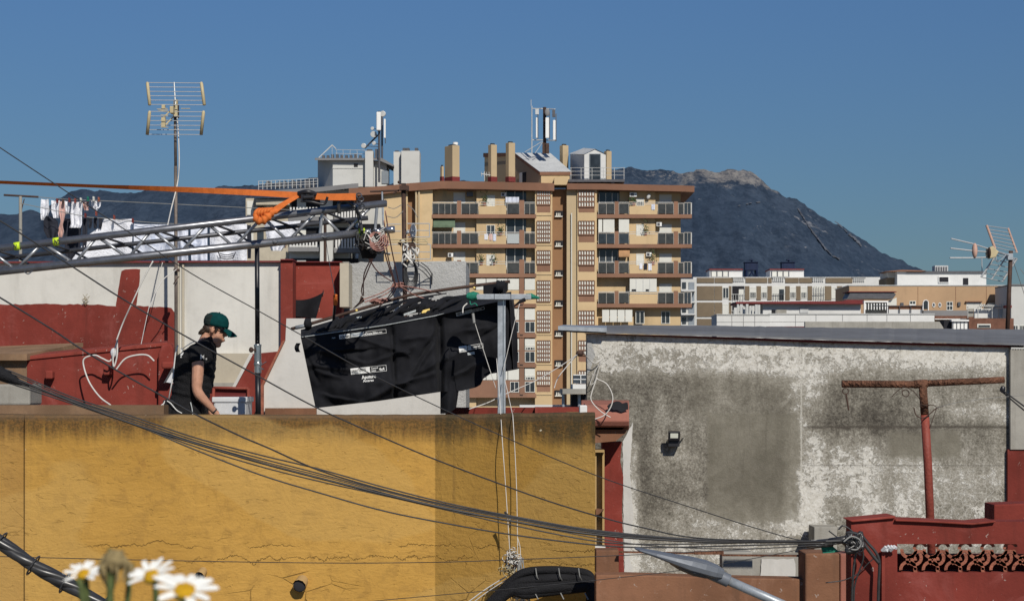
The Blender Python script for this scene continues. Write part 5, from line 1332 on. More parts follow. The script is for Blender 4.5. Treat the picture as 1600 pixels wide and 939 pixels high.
MB().tube([W(604, topc(604), YT_), W(604.6, topc(604), YT_)], kT*4.4, 16).build('end_plug', 'aludark', t)
m = join(MB().tube([W(566, 364.2, YT_), W(580, 362.6, YT_)], kT*5.6, 14), MB().tube([W(583, 362.3, YT_), W(596, 360.6, YT_)], [kT*4.2, kT*4.2], 14), MB().tube([W(596, 360.6, YT_), W(612, 358.8, YT_), W(617, 358.4, YT_)], [kT*4.6, kT*5.8, kT*5.2], 14))
m.build('end_coupler', 'chrome', t, smooth=True)
for px, cf, r in ((27, topc, 6.4), (88, topc, 6.4), (566, botc, 7.2)):
    MB().tube([W(px - 4.5, cf(px - 4.5), YT_), W(px + 4.5, cf(px + 4.5), YT_)], kT*r, 16).build('lime_tape', 'lime', t, smooth=True)
for px, s in ((24, 'N'), (88, 'N2'), (566, 'N2')):
    v, f = text_mesh(s, .05, True); cf = botc if px == 566 else topc; c = W(px - 3.4, cf(px) + 3, YT_ - kT*7.6)
    m = MB(); m.v = [c + Vector((x_*.8, 0, y_)) for x_, y_ in v]; m.f = f; m.build('tape_mark', 'cable', t, norm=False)
for px, py in ((44, 430), (430, 381), (508, 373)):
    m = MB(); m.tube(spline([W(px - 6, py - 5, YT_ - .02), W(px, py - 2, YT_ - .05), W(px + 6, py - 6, YT_ - .02)]), .006, 6); m.build('safety_pin', 'chrome', t)

YSD = 18.45
st = thing('light_stand', 'black telescopic stand with a chrome collar holding up the truss', 'stand', W(402, 650, YSD)); st.location.z = FLOOR
YSD = 18.45; kD = K(YSD)
m = MB().tube([W(401.6, 386, YSD - .1), W(402.3, 545, YSD)], kD*3.7, 14); m.tube([W(401.6, 386, YSD - .1), W(401.6, 384, YSD - .75), W(401.6, 383, 17.5)], kD*3.0, 10); m.build('upper_tube', 'blackpole', st, smooth=True)
# the wall top is 0.24 m thick: the stand stands on the terrace just behind it
def shift(o, dy): o.v = [Vector((p.x * (1 + dy / p.y), p.y + dy, EYE + (p.z - EYE) * (1 + dy / p.y))) for p in o.v]; return o
m = MB().tube([W(402.6, 540, YSD), W(402.8, 583, YSD)], kD*5.6, 16); m.tube([W(402.6, 538, YSD), W(402.6, 542, YSD)], kT*6.4, 16); m.tube([W(402.8, 566, YSD), W(402.8, 571, YSD)], kT*6.6, 16); m.build('collar', 'chrome', st, smooth=False, bevel=.004)
m = MB().tube([W(402.8, 583, YSD), Vector((X(403.6, YSD), YSD, Z(660, YSD)))], kT*4.6, 14); m.build('lower_tube', 'blackpole', st, smooth=True)
m = MB().bar(W(402, 548, YSD-.02), W(394, 546, YSD-.04), .008, 8); m.ell(W(392.5, 546.5, YSD-.04), (.022, .02, .026)); m.build('knob', 'darkpipe', st, smooth=True)
m = MB().bar(W(406, 572, YSD-.04), W(416, 565, YSD-.08), .004, 6); m.bar(W(405, 574, YSD-.04), W(412, 577, YSD-.08), .006, 6); m.build('clamp_lever', 'chrome', st)

for a in (0.4, 2.5, 4.6):
    MB().bar(Vector((X(403.4, YSD), YSD, FLOOR + .45)), Vector((X(403.4, YSD) + .42*math.cos(a), YSD + .38 + .33*math.sin(a) if math.sin(a) < 0 else YSD + .42*math.sin(a), FLOOR + .012)), .012, 8).build('leg', 'blackpole', st, smooth=True)
MB().bar(Vector((X(403.4, YSD), YSD, FLOOR + .3)), Vector((X(403.4, YSD), YSD, Z(650, YSD))), .026, 12).build('foot_tube', 'blackpole', st, smooth=True)

# orange ratchet strap and its tail
def ribbon(pix, widths, name, mat, par=None, twist=None, **kw):
    P = spline([W(*p) for p in pix], 8); n = len(P); m = MB()
    for i in range(n - 1):
        q = []
        for j in (i, i + 1):
            u = j / (n - 1); w_ = interp(widths, u); t_ = (P[min(j+1, n-1)] - P[max(j-1, 0)]).normalized()
            up = Vector((0, 0, 1)) - t_ * t_.z; up.normalize()
            a = twist(u) if twist else 0.0
            if a: up = (up * math.cos(a) + t_.cross(up) * math.sin(a))
            q.append((P[j] - up * w_ * .5, P[j] + up * w_ * .5))
        m.quad(q[0][0], q[1][0], q[1][1], q[0][1])
    return m.build(name, mat, par, smooth=True, norm=False, **kw)
YO = 17.38
sp = thing('ratchet_strap', 'orange ratchet strap stretched across the top left and knotted on the truss', 'strap', W(330, 298, YO))
ribbon([(-80, 282.5, 17.0), (0, 285, 17.1), (120, 290, 17.2), (250, 295, 17.3), (380, 300.5, YO), (470, 305.5, YO)], [(0, .050), (.3, .050), (.7, .050), (1, .055)], 'webbing', 'orange', sp, lambda u: 1.08 if u < .45 else 1.08 * max(0, 1 - (u - .45) / .4))
ribbon([(492, 307, YO), (520, 308, YO), (556, 307.5, YO)], [(0, .055), (1, .062)], 'webbing', 'orange', sp)
ribbon([(466, 306, YO - .03), (445, 318, YO - .05), (425, 331, YO - .05), (407, 338, YO - .03)], [(0, .03), (.4, .06), (1, .04)], 'tail', 'orange', sp, lambda u: .6 * math.sin(u * 5))
m = MB()
for k in range(5):
    an = k * 1.26; m.tube(spline([W(400 + k*4, 344 - k*1.5, YO - .06), W(399 + k*5, 333 - k, YO - .09), W(407 + k*5, 328, YO - .02), W(410 + k*4, 339, YO + .03)]), [.008 + .011 * math.sin(PI*i/30) for i in range(31)], 8)
m.tube(spline([W(398, 334, YO - .08), W(402, 344, YO - .1), W(413, 343, YO - .09), W(424, 333, YO - .06), W(436, 329, YO - .03)]), [.018 + .02*math.sin(PI*i/40)*(1 + .4*math.sin(i*1.1)) for i in range(41)], 10)
m.build('knot', 'orange', sp, smooth=True)
m = join(MB().tube(spline([W(466, 303, YO - .02), W(480, 300, YO - .05), W(494, 304, YO - .02)]), .022, 8), MB().pb(470, 301, 478, 315, YO - .05, .06), MB().pb(486, 301, 491, 311, YO - .05, .06), MB().tube(spline([W(470, 314, YO - .04), W(488, 316, YO - .05), W(506, 319, YO - .03), W(512, 308, YO - .03)]), .012, 8), MB().bar(W(474, 309, YO - .06), W(490, 308, YO - .06), .02, 10))
m.build('ratchet', 'blackpole', sp, bevel=.003)
ch = MB()
for k in range(6): 
    c = W(561 + (k % 2)*2.5 + k*.6, 306 + k*5.6, YO); a = ring(c, .022, 12, .006, tilt=.2 + .8*(k % 2)); ch = join(ch, a)
ch.build('shackle_chain', 'aludark', sp)
m = MB().tube(spline([W(530, 334, YT_ - .06), W(530, 318, YT_ - .07), W(541, 314, YT_ - .05), W(556, 326, YT_ - .05), W(562, 345, YT_ - .03), W(566, 362, YT_ - .08)]), .016, 8); m.build('cable', 'cable', smooth=True, label='thick black cable looping from the top chord to the end of the truss', cat='cable')
# chain bag hanging below the end of the truss
cb = thing('chain_bag', 'black tapered chain bag hanging under the end of the truss', 'bag', W(573, 405, YT_))
m = MB(); rings = []
for py, a, b, d in ((350, 561, 594, .06), (366, 555, 598, .10), (380, 556, 597, .11), (392, 562, 592, .09), (404, 566, 586, .06)):
    rings.append([W(lerp(a, b, .5 + .5*math.cos(q)), py, YT_ + .1 + d*math.sin(q)) for q in [2*PI*i/14 for i in range(14)]])
m.loft(rings); m.build('bag', 'blackcloth', cb, smooth=True)
m = MB(); rr = random.Random(3)
for k in range(26):
    c = W(rr.uniform(560, 598), rr.uniform(366, 388), YT_ - .03 + rr.uniform(-.04, .02)); P = [c + Vector((rr.uniform(-.09, .09), rr.uniform(-.03, .03), rr.uniform(-.07, .07))) for _ in range(4)]
    m.tube(spline(P, 5), rr.uniform(.004, .008), 5)
m.build('loose_cable', 'cable', cb)
m = MB()
for k in range(9):
    c = W(rr.uniform(574, 598), rr.uniform(364, 382), YT_ - .09); P = [c + Vector((rr.uniform(-.08, .08), rr.uniform(-.02, .02), rr.uniform(-.08, .06))) for _ in range(4)]
    m.tube(spline(P, 5), .0035, 5)
m.build('white_lead', 'whitecable', cb)
m = MB()
for k in range(5):
    m = join(m, ring(W(586 + k*1.6, 372 + k*1.5, YT_ - .1), .05 + .008*k, 14, .005, tilt=.3))
m.build('red_cord', 'redcord', cb)

# ------------------------------------------------------------------ black cloth box hanging over the terrace
YCL = 18.78; kC = K(YCL)
TOP = [(466, 528), (480, 526), (600, 509), (680, 494), (735, 480.5), (799, 467)]
def seam(px): return interp(TOP, px)
BOT = [(0, 493, 637.5), (.30, 590, 626.5), (.59, 689, 612), (.625, 700, 612), (.70, 722, 610.5), (.765, 744, 605), (.785, 751, 601), (.80, 755, 592), (.83, 766, 584), (.90, 786, 581), (1, 807.5, 577)]
def botpt(u): return interp([(a, b) for a, b, c in BOT], u), interp([(a, c) for a, b, c in BOT], u)
def toppt(u): 
    x = lerp(470, 799, u); return x, seam(x)
CREASE = [(478, 540, 575, 568, -.045, 2.2), (575, 568, 650, 540, -.035, 2.2), (488, 578, 545, 592, -.04, 2.0), (545, 592, 640, 600, -.03, 2.4), (640, 596, 676, 535, -.05, 2.0), (655, 560, 684, 515, .04, 2.0),
          (600, 606, 690, 580, -.035, 2.2), (500, 548, 560, 543, -.03, 1.8), (520, 552, 590, 546, .03, 1.8), (624, 530, 672, 524, -.03, 2.0), (700, 520, 770, 510, -.03, 2.2), (705, 590, 760, 560, -.04, 2.2), (730, 540, 795, 500, .03, 2.2), (700, 560, 745, 530, -.03, 2.0), (498, 615, 560, 628, -.03, 2.0), (480, 556, 500, 600, .03, 2.0)]
def cloth_pt(u, v):
    tx, ty = toppt(u); bx, by = botpt(u)
    e = .5 - .5*math.cos(PI*min(1, v*1.0))
    px = lerp(tx, bx, v); py = lerp(ty, by, v)
    if u > .96: px += 5*math.sin(PI*v)*(u - .96)/.04
    q = Vector((px/60, py/45, 0)); s = Vector((px/17, py/30, 2))
    dy = noise.noise(q)*.09 + noise.noise(s)*.03 - .05*math.sin(PI*min(1, max(0, (px - 475)/215)))*math.sin(PI*min(1, v*.9)) - (.08*math.sin(PI*min(1, max(0, (px - 690)/118)))*math.sin(PI*v*.95) if px > 690 else 0)
    dy += .05*math.exp(-((px - 612 - (py-510)*.05)/3.0)**2) + .11*math.exp(-((px - 686 - (py-500)*.02)/5.0)**2)           # sewn seams
    dd = ((py - 512) - (px - 600)*.0 - (px-520)*.35); dy -= .035*math.exp(-(dd/5.0)**2) * (1 if px < 640 else 0)
    dd = ((py - 590) + (px - 640)*.55); dy -= .04*math.exp(-(dd/6.0)**2) * (1 if 560 < px < 700 else 0)
    dd = ((py - 560) + (px - 500)*-.12 - 12); dy -= .03*math.exp(-(dd/5.0)**2) * (1 if px < 560 else 0)
    for (x0, y0, x1, y1, h, wd) in CREASE:
        L2 = (x1-x0)**2 + (y1-y0)**2; t_ = ((px-x0)*(x1-x0) + (py-y0)*(y1-y0))/L2
        if 0 < t_ < 1:
            dist = ((px-x0)*(y1-y0) - (py-y0)*(x1-x0))/math.sqrt(L2); dist += 2.0*noise.noise(Vector((t_*4, x0, 0)))
            f_ = math.sin(PI*t_)**.6
            dy += h*f_*(math.exp(-(dist/wd)**2) if dist > 0 else math.exp(-(dist/(wd*2.6))**2))
    dy *= min(1, v*6 + .15)
    if px > 686: dy += (px - 686)*.0034
    return W(px, py, YCL + dy)
bc = thing('black_cloth_box', 'black cloth light skirt slung on poles between the white parapet and grey post', 'cloth', W(640, 640, YCL))
m = MB().grid(cloth_pt, 210, 90); front = m.build('front_skirt', 'blackcloth', bc, smooth=True)
bvh = BVHTree.FromPolygons([tuple(p) for p in m.v], m.f)
# crumpled cloth between the seam and the top pole
POLE = [(455, 514), (478, 508), (532, 492), (600, 472), (640, 461), (700, 452), (745, 446), (797, 440)]
def crump(u, v):
    px = lerp(470, 799, u); a = seam(px); b = interp(POLE, px) + (5 if px < 700 else 12)
    if px > 730: b = lerp(b, a - 8, .55*min(1, (px-730)/50))
    py = lerp(a, b, v)
    dy = .75*v + (noise.noise(Vector((px/9, py/5, 4)))*.12 + noise.noise(Vector((px/26, py/12, 9)))*.16) * math.sin(PI*min(1, v*1.05)) * (1 if px < 690 else .3)
    py += noise.noise(Vector((px/12, v*3, 7)))*4*math.sin(PI*v)
    # slits where the wall behind shows through
    return W(px, py, YCL + dy)
m = MB(); NUc, NVc = 130, 16
m.grid(crump, NUc, NVc)
def slit(f):
    c = sum((m.v[i] for i in f), Vector()) / 4; px = 800 + c.x*F/c.y; py = HZ - (c.z - EYE)*F/c.y
    for (cx, cy, a, b, k) in ((632, 479, 30, 6.5, -.12), (690, 464, 22, 3.6, -.2), (650, 489, 18, 2.2, -.3), (722, 459, 10, 2.5, -.15)):
        dx = px - cx; dyy = py - cy - k*dx
        if (dx/a)**2 + (dyy/b)**2 < 1: return True
    return False
m.f = [f for f in m.f if not slit(f)]
m.build('top_gather', 'blackcloth', bc, smooth=True)
m = MB()
for k in range(22):
    px = R.uniform(490, 690); a = crump((px - 470)/329, R.uniform(.2, .5)); b = crump((min(px + R.uniform(15, 60), 790) - 470)/329, R.uniform(.5, .95))
    m.tube(spline([a + Vector((0, -.05, 0)), (a + b)/2 + Vector((0, -.1, R.uniform(-.02, .03))), b + Vector((0, -.05, 0))], 8), [.004 + .022*math.sin(PI*i/16) for i in range(17)], 7)
m.build('fold', 'blackcloth', bc, smooth=True)
# rear flap: the dark pouch that hangs lower at the right, and the side panel
m = MB().grid(lambda u, v: W(lerp(688, 719, u) - 6*v*u, lerp(596, 646 - 10*u**3, v), YCL + .12 - .10*math.sin(PI*u)), 14, 14); m.build('pouch', 'blackcloth', bc, smooth=True)
m = MB().grid(lambda u, v: W(lerp(796, 803, u) + 6*v, lerp(468, 577, v), YCL + .3 + .9*u + .05*math.sin(v*9)), 8, 24); m.build('side_panel', 'blackcloth', bc, smooth=True)
m = MB().tube([cloth_pt(i/60, .004) + Vector((0, -.012, .006)) for i in range(61)], .004, 5); m.build('seam_piping', 'printgrey', bc)
# poles
m = MB().tube([W(a, b, YCL + (.75 if a > 470 else .7)) for a, b in POLE], kC*2.6, 10); m.build('top_pole', 'darkpipe', bc, smooth=True)
m = MB().tube([W(462, 512, YCL + .7), W(486, 507, YCL + .7)], kC*3.2, 10); m.build('pole_end', 'galv', bc, smooth=True)
def tiedrag(px, py, w_, h_):
    m = MB(); 
    for k in range(4): m.tube(spline([W(px + R.uniform(-w_, w_), py - h_, YCL + .55), W(px + R.uniform(-2, 2), py, YCL + .5), W(px + R.uniform(-w_, w_), py + h_*R.uniform(.4, 1.2), YCL + .6)], 6), [.010 + .022*math.sin(PI*i/12) for i in range(13)], 7)
    m.build('tied_rag', 'blackcloth', bc, smooth=True)
tiedrag(481, 507, 5, 9); tiedrag(524, 503, 5, 7); tiedrag(665, 475, 6, 8); tiedrag(781, 449, 7, 10)
MB().grid(lambda u, v: W(lerp(755, 793, u), lerp(459 - 4*u, 446 - 5*u, v) + 5*math.sin(u*3)*(1-v), YCL + .62), 8, 4).build('rag_corner', 'blackcloth', bc, smooth=True)
m = MB().grid(lambda u, v: W(lerp(463, 470, u) - 3*math.sin(v*3), lerp(536, 550, v), YCL - .03), 4, 6); m.build('tie_loop', 'blackcloth', bc, smooth=True)
# printed labels, laid on the cloth
def drape(verts, faces, px, py, ang, name, mat, off=.006):
    """place flat lettering (px units: x right, y up) on the cloth at elevation pixel px, py"""
    c, s = math.cos(ang), math.sin(ang); out = MB()
    for x_, y_ in verts:
        qx = px + c*x_ - s*y_; qy = py - (s*x_ + c*y_)
        d = (W(qx, qy, 1.0) - Vector((0, 0, EYE))).normalized()
        h = bvh.ray_cast(Vector((0, 0, EYE)), d)
        Yh = h[0].y if h[0] is not None else YCL
        out.v.append(W(qx, qy, Yh - off))
    out.f = faces; return out.build(name, mat, bc, norm=False)
def rr_(w_, h_, r=.8, n=16):
    """finely divided rectangle so that it can follow the folds"""
    m = MB().grid(lambda u, v: (u*w_, v*h_, 0), n, 4); return [(p.x, p.y) for p in m.v], m.f
def frame(w_, h_, t_=.55):
    V, Fc = [], []
    for (x0, y0, x1, y1) in ((0, 0, w_, t_), (0, h_ - t_, w_, h_), (0, t_, t_, h_ - t_), (w_ - t_, t_, w_, h_ - t_)):
        m = MB().grid(lambda u, v: (lerp(x0, x1, u), lerp(y0, y1, v), 0), 12 if x1 - x0 > 2 else 1, 1); o_ = len(V); V += [(p.x, p.y) for p in m.v]; Fc += [tuple(i + o_ for i in f) for f in m.f]
    return V, Fc
def lab(txt, h, px, py, ang, mat, off=.009, stretch=1.0, bold=True):
    v, f = text_mesh(txt, h*1.38, bold); drape([(x_*stretch, y_) for x_, y_ in v], f, px, py, ang, 'lettering', mat, off)
A1 = math.radians(7.2)
drape(*rr_(17, 6.6), 530.5, 529.8, A1, 'label', 'print'); lab('ASUSH', 3.8, 531.5, 528.6, A1, 'cable', stretch=.95)
drape(*rr_(19, 6.4), 548.5, 527.4, A1, 'label', 'printgrey'); lab('VARIOUS', 3.0, 549.5, 526.2, A1, 'print', stretch=.9)
drape(*frame(36, 6.4), 568.2, 524.9, A1, 'label_border', 'print'); lab('eChrome Edition mm', 3.1, 569.6, 523.4, A1, 'print', stretch=.74)
lab('Aput', 2.2, 518.5, 529.0, A1, 'printgrey', stretch=.9)
A2 = math.radians(6.0)
drape(*rr_(30, 9.5), 548.5, 585.3, A2, 'label', 'print'); lab('LIGHTOOLS', 3.4, 550, 581.0, A2, 'cable', stretch=.85); lab('FABRIC', 3.0, 550.5, 584.3, A2, 'printgrey')
drape(*frame(26.5, 9.5), 578, 582.2, A2, 'label_border', 'print'); lab('Control', 3.0, 580, 576.8, A2, 'print', stretch=.8); lab('Intens', 2.6, 580.6, 580.4, A2, 'print', stretch=.8); lab('4x4', 4.8, 592.5, 579.0, A2, 'print', stretch=.85)
lab('Aputure', 5.2, 565.5, 592.0, A2, 'print', stretch=.92); lab('Amaran', 3.8, 567.5, 597.0, A2, 'print', stretch=1.0)
A3 = math.radians(13.5)
drape(*rr_(13, 5.6), 713.5, 494.2, A3, 'label', 'print'); lab('SELF', 3.4, 714.6, 493.0, A3, 'cable', stretch=.95)
drape(*rr_(12, 5.6), 727, 491.0, A3, 'label', 'printgrey')
drape(*frame(20, 4.2), 738, 488.0, A3, 'label_border', 'print'); lab('Fabric Edition mm', 2.2, 739, 486.8, A3, 'print', stretch=.62)
A4 = math.radians(9)
drape(*rr_(12.5, 9.5), 718, 551.0, A4, 'label', 'print'); lab('LT', 5.6, 720, 548.5, A4, 'printgrey'); drape(*rr_(6, 6.5), 731, 547.6, A4, 'label', 'printgrey')
drape(*frame(24, 7), 731.8, 546.8, A4, 'label_border', 'print'); lab('Intens 4x4', 3.2, 738.5, 543.6, A4, 'print', stretch=.66); drape(*rr_(11, 4.2), 731, 555.0, A4, 'label', 'printgrey')
def chip(px, py, w_, h_, ang, mat, name):
    c = W(px, py, YCL + .18); u = Vector((math.cos(ang), 0, math.sin(ang)))*w_*kC; v = Vector((-math.sin(ang)*.0, .03, 1)).normalized()*h_*kC
    MB().quad(c, c + u, c + u + v, c + v).build(name, mat, bc, norm=False)
chip(659, 492, 13, 7, .25, 'yellowtag', 'yellow_tag'); chip(631, 493.5, 20, 3.4, .33, 'printgrey', 'pale_strip'); chip(556, 498, 9, 2.5, .2, 'printgrey', 'pale_strip')
for px, py in ((523, 477), (557, 485), (741, 450)): MB().ell(W(px, py, YCL + .68), (kC*2.2, kC*2.2, kC*2.2), 8, 6).build('yellow_ball', 'yellowtag', bc, smooth=True)

# purple webbing and short red sleeve from the truss down to the pole
hs_ = thing('hanging_strap', 'dark strap with a red sleeve hanging from the truss to the black cloth', 'strap', W(520, 500, 18.4))
ribbon([(509.5, 371, 17.62), (512, 395, 17.9), (518, 430, 18.3), (524, 462, 18.6)], [(0, .035), (1, .035)], 'webbing', 'blackpole', hs_)
MB().tube([W(524, 461, 18.6), W(524, 476, 18.65)], .02, 8).build('red_sleeve', 'orange', hs_); MB().tube([W(523, 476, 18.65), W(521, 503, 19.4)], .014, 8).build('lower_strap', 'blackpole', hs_)
# red-brown cords from the truss end to the cloth pole
def cord(pix, r=.0045, label=None, mat='redcord'):
    return wire(pix, r, 6).build('rigging_rope', mat, smooth=True, label=label, cat='rope', group='cords from the truss end to the black cloth')
CT = (596, 372, 17.5)
cords = [([CT, (580, 410, 17.8), (566, 447, 18.3), (566, 462, 18.6)], 'leftmost red cord dropping from the truss end to a dark wedge'),
         ([(598, 372, 17.5), (572, 420, 18), (568, 440, 18.4), (568, 462, 18.7)], 'second red cord from the left under the truss end'),
         ([CT, (604, 405, 17.9), (614, 436, 18.5), (618, 446, 19.2)], 'straight red cord from the truss end to the knot at the mast'),
         ([(600, 345, 17.5), (606, 400, 17.9), (618, 445, 19.2)], 'long pale red cord from the end coupler to the knot'),
         ([(602, 330, 17.5), (612, 390, 17.9), (624, 445, 19.2)], 'red cord from the top chord tip down to the knot at the mast'),
         ([(568, 468, 18.7), (595, 458, 19), (618, 445, 19.2)], 'upper red cord from the dark wedge across to the knot'),
         ([(570, 472, 18.7), (600, 461, 19), (620, 447, 19.2)], 'lower red cord from the dark wedge across to the knot'),
         ([(622, 446, 19.2), (650, 450, 19.4), (690, 459, 19.6)], 'red cord running right from the knot to the cloth pole'),
         ([(618, 447, 19.2), (606, 465, 19.3), (590, 482, 19.5)], 'red cord running left and down from the knot to the cloth'),
         ([(600, 472, 19.5), (612, 462, 19.3), (620, 448, 19.2)], 'short red cord just left of the mast below the knot'),
         ([(574, 400, 17.8), (590, 424, 18.3), (612, 440, 19)], 'thin red cord crossing behind the others below the chain bag'),
         ([(626, 448, 19.2), (650, 462, 19.4), (676, 470, 19.5)], 'lowest red cord running right from the knot')]
for p, l in cords: cord(p, .0058, l)
MB().pp([(561, 472), (564, 462), (568.5, 466), (569, 471), (553, 482), (551, 482)], 18.72, .02).build('cord_wedge', 'darkpipe', label='dark wedge where the left cords meet above the black cloth', cat='clamp')
m = MB()
for cx, cy, n, sx, sy in ((593, 470, 14, 15, 4), (622, 446, 12, 9, 4)):
    for k in range(n):
        P = [W(cx + R.uniform(-sx, sx), cy + R.uniform(-sy, sy), 19.3 + R.uniform(-.05, .05)) for _ in range(4)]; m.tube(spline(P, 6), .007, 6)
m.build('cord_tangle', 'redcord', smooth=True, label='red cord tangle gathered on the black cloth pole by the mast', cat='cord')

# grey steel post with its crossbar and green twine
t = thing('steel_post', 'grey steel post with a crossbar bound in green twine, right of the black cloth', 'post', (X(785, 18.2), 18.2, FLOOR))
YPO = 18.36
m = MB(); m.box(X(777.5, YPO), X(790, YPO), YPO - .02, YPO + .05, FLOOR, Z(467, YPO)); m.build('post', 'galv', t, bevel=.004)
m = MB(); m.box(X(786, YPO), X(787.2, YPO), YPO - .026, YPO - .0205, FLOOR, Z(469, YPO)); m.build('channel_lip', 'chrome', t)
m = MB(); m.pb(740, 459.5, 830, 468, YPO - .09, .06); m.build('crossbar', 'galv', t, bevel=.004)
m = MB()
for xx in (772, 798): m.pb(xx, 459, xx + .8, 468.6, YPO - .095, .07)
m.build('joint', 'lampdark', t)
m = MB()
for k in range(9): m.tube([W(733 + k*1.6 + 3*math.cos(a), 463 + 6.2*math.sin(a)*(1 - abs(k-4)*.07), YPO - .06 + .05*math.cos(a)) for a in [2*PI*i/12 for i in range(13)]], .010, 6)
m.tube(spline([W(734, 470, YPO - .1), W(736, 476, YPO - .1), W(742, 474, YPO - .1), W(746, 478, YPO - .1)]), .006, 6); m.build('green_twine', 'green', t, smooth=True)
m = MB().tube([W(822, 464, YPO - .06), W(830, 463, YPO - .06), W(843, 466, YPO - .06)], [.03, .028, .008], 8); m.build('green_end', 'green', t, smooth=True)
m = MB().tube(spline([W(820, 468, YPO - .08), W(812, 472, YPO - .1), W(803, 479, YPO - .08)]), [.02 - .0007*i for i in range(21)], 8); m.build('black_wrap', 'blackcloth', t, smooth=True)
m = MB().tube(spline([W(730, 474, YPO - .08), W(724, 480, YPO - .1), W(723, 489, YPO - .12)]), .006, 6); m.build('twine_tail', 'whitecable', t)
def strg(pix, label, r=.0035, mat='whitecable', name='string'):
    return wire(pix, r, 6, 12).build(name, mat, smooth=True, label=label, cat='string')
MB().tube([W(739, 490, YPO - .12), W(741, 505, YPO - .14)], .013, 10).build('pulley', 'greycable', label='small metal pulley on the string in front of the black cloth', cat='pulley')
strg([(740.5, 500, YPO - .13), (758, 555, YPO - .12), (775, 607, YPO - .1)], 'taut pale string slanting down from the pulley across the cloth')
strg([(812, 474, YPO - .1), (800, 520, YPO - .1), (786, 580, YPO - .08)], 'pale string slanting from the crossbar right end back to the grey post')
strg([(776, 560, YPO - .1), (781, 625, 17.85), (785, 690, 17.55), (790, 760, 17.5), (797, 868, 17.45)], 'left pale string down the yellow wall to the wire tangle')
strg([(788, 590, YPO - .1), (799, 640, 17.8), (802, 660, 17.55), (807, 760, 17.5), (809, 868, 17.45)], 'right pale string down the yellow wall to the wire tangle')
strg([(809, 840, 17.47), (813, 860, 17.46), (812, 905, 17.45), (822, 945, 17.42)], 'short pale string beside the tangle at the bottom edge')
strg([(733, 639, 18.3), (762, 629, 18.4), (791, 615, 18.5), (838, 594, 19), (880, 569, 20), (902, 554, 21)], 'white cable rising from the yellow wall past the grey post', .0045)
strg([(866, 606, 20), (872, 590, 20.3), (886, 572, 20.7), (902, 554, 21)], 'lower white cable hanging in a curve below the grey wall corner', .005)
MB().ell(W(906, 552, 21.2), (.045, .03, .03), 10, 6).build('cable_anchor', 'darkpipe', smooth=True, label='dark anchor where white cables meet at the grey wall corner', cat='anchor')
strg([(912, 551, 21.3), (919, 560, 21.8), (930, 567, 21.9), (942, 560, 21.93)], 'white cable curl at the upper left corner of the grey wall', .006)
strg([(940, 562, 21.9), (929, 582, 21.9), (922, 600, 21.9), (930, 595, 21.9), (940, 562, 21.9)], 'thin white cable loop at the left of the grey wall', .004)
strg([(933, 590, 19.95), (925, 612, 19.95), (924, 626, 19.95), (938, 642, 19.95), (954, 652, 19.95)], 'white cable curving down over the pink eave', .006)
strg([(933, 592, 19.93), (948, 600, 19.93), (957, 618, 19.93), (955, 634, 19.93), (945, 648, 19.93), (929, 655, 19.93)], 'large white cable arc over the pink eave', .006)
# ------------------------------------------------------------------ the man on the terrace
YMN = 19.0; kM = K(YMN)
man = thing('person', 'man in black T-shirt, green cap and sunglasses bending over the white crate', 'person', (X(297, YMN), YMN, FLOOR))
def mp(px, py, dy=0.0): return Vector((X(px, YMN), YMN + dy, Z(py, YMN)))
def oval(px, py, a, b, tilt=0.0, n=20, sq=1.0, dy=0.0):
    """horizontal-ish ring: a pixels half-depth (x), b metres half-width (y), tilt raises the front"""
    out = []
    for i in range(n):
        q = 2*PI*i/n; c, s = math.cos(q), math.sin(q)
        c = math.copysign(abs(c)**sq, c); s = math.copysign(abs(s)**sq, s)
        out.append(mp(px + a*c, py - a*c*tilt, dy + b*s))
    return out
def limb(pts, n=12):
    """pts: (px, py, dy, radius m)"""
    P = [mp(a, b, c) for a, b, c, r in pts]; Rr = [r for *_, r in pts]
    S_ = spline(P, 5); rr2 = []
    for i in range(len(P) - 1): rr2 += [lerp(Rr[i], Rr[i+1], k/5) for k in range(5)]
    return MB().tube(S_, rr2 + [Rr[-1]], n)
TORSO = [(289, 664, 25, .165, 0), (291, 650, 27, .18, 0), (296, 628, 26, .165, .05), (301, 604, 27, .165, .1), (303.5, 580, 29, .185, .15), (305, 562, 29, .205, .2), (306.5, 547, 27.5, .21, .35), (311, 538, 20, .17, .5), (316.5, 532, 11.5, .10, .5)]
def torso(ex=0.0, a0=0, a1=None):
    m = MB(); m.loft([oval(px + (.6 if py > 560 else 0), py, a*1.06 + ex/kM, b + ex, t, sq=.85) for px, py, a, b, t in TORSO[a0:a1]]); return m
NECK = [(316, 534, 10.5, .075, .5), (320.5, 526, 9.3, .06, .4), (325, 518, 9.3, .058, .3), (330, 508, 9.5, .058, .2)]
def arm_pts(s, sleeve=False):
    if s < 0: return [(308, 545, -.155, .066), (313, 556, -.205, .060), (315, 572, -.225, .058), (314.5, 592, -.238, .055), (314, 607, -.242, .048), (318, 617, -.235, .049), (327, 628, -.205, .041), (338, 641, -.165, .029), (343, 646.5, -.15, .029)]
    return [(306, 545, .155, .066), (309, 556, .205, .060), (310, 572, .225, .053), (309, 592, .235, .048), (309, 606, .235, .043), (313, 618, .22, .043), (321, 634, .17, .035), (330, 650, .12, .027), (334, 656, .11, .028)]
def legs():
    m = MB()
    for s, dx in ((-1, 4), (1, -6)):
        m = join(m, MB().tube(spline([Vector((X(291 + dx, YMN), YMN + s*.09, Z(655, YMN))), Vector((X(296 + dx, YMN), YMN + s*.10, FLOOR + .48)), Vector((X(290 + dx, YMN), YMN + s*.10, FLOOR + .09))], 8), [.095 - .045*i/16 for i in range(17)], 14))
        m = join(m, MB().ell(Vector((X(290 + dx, YMN) + .07, YMN + s*.10, FLOOR + .045)), (.14, .048, .045)))
    return m
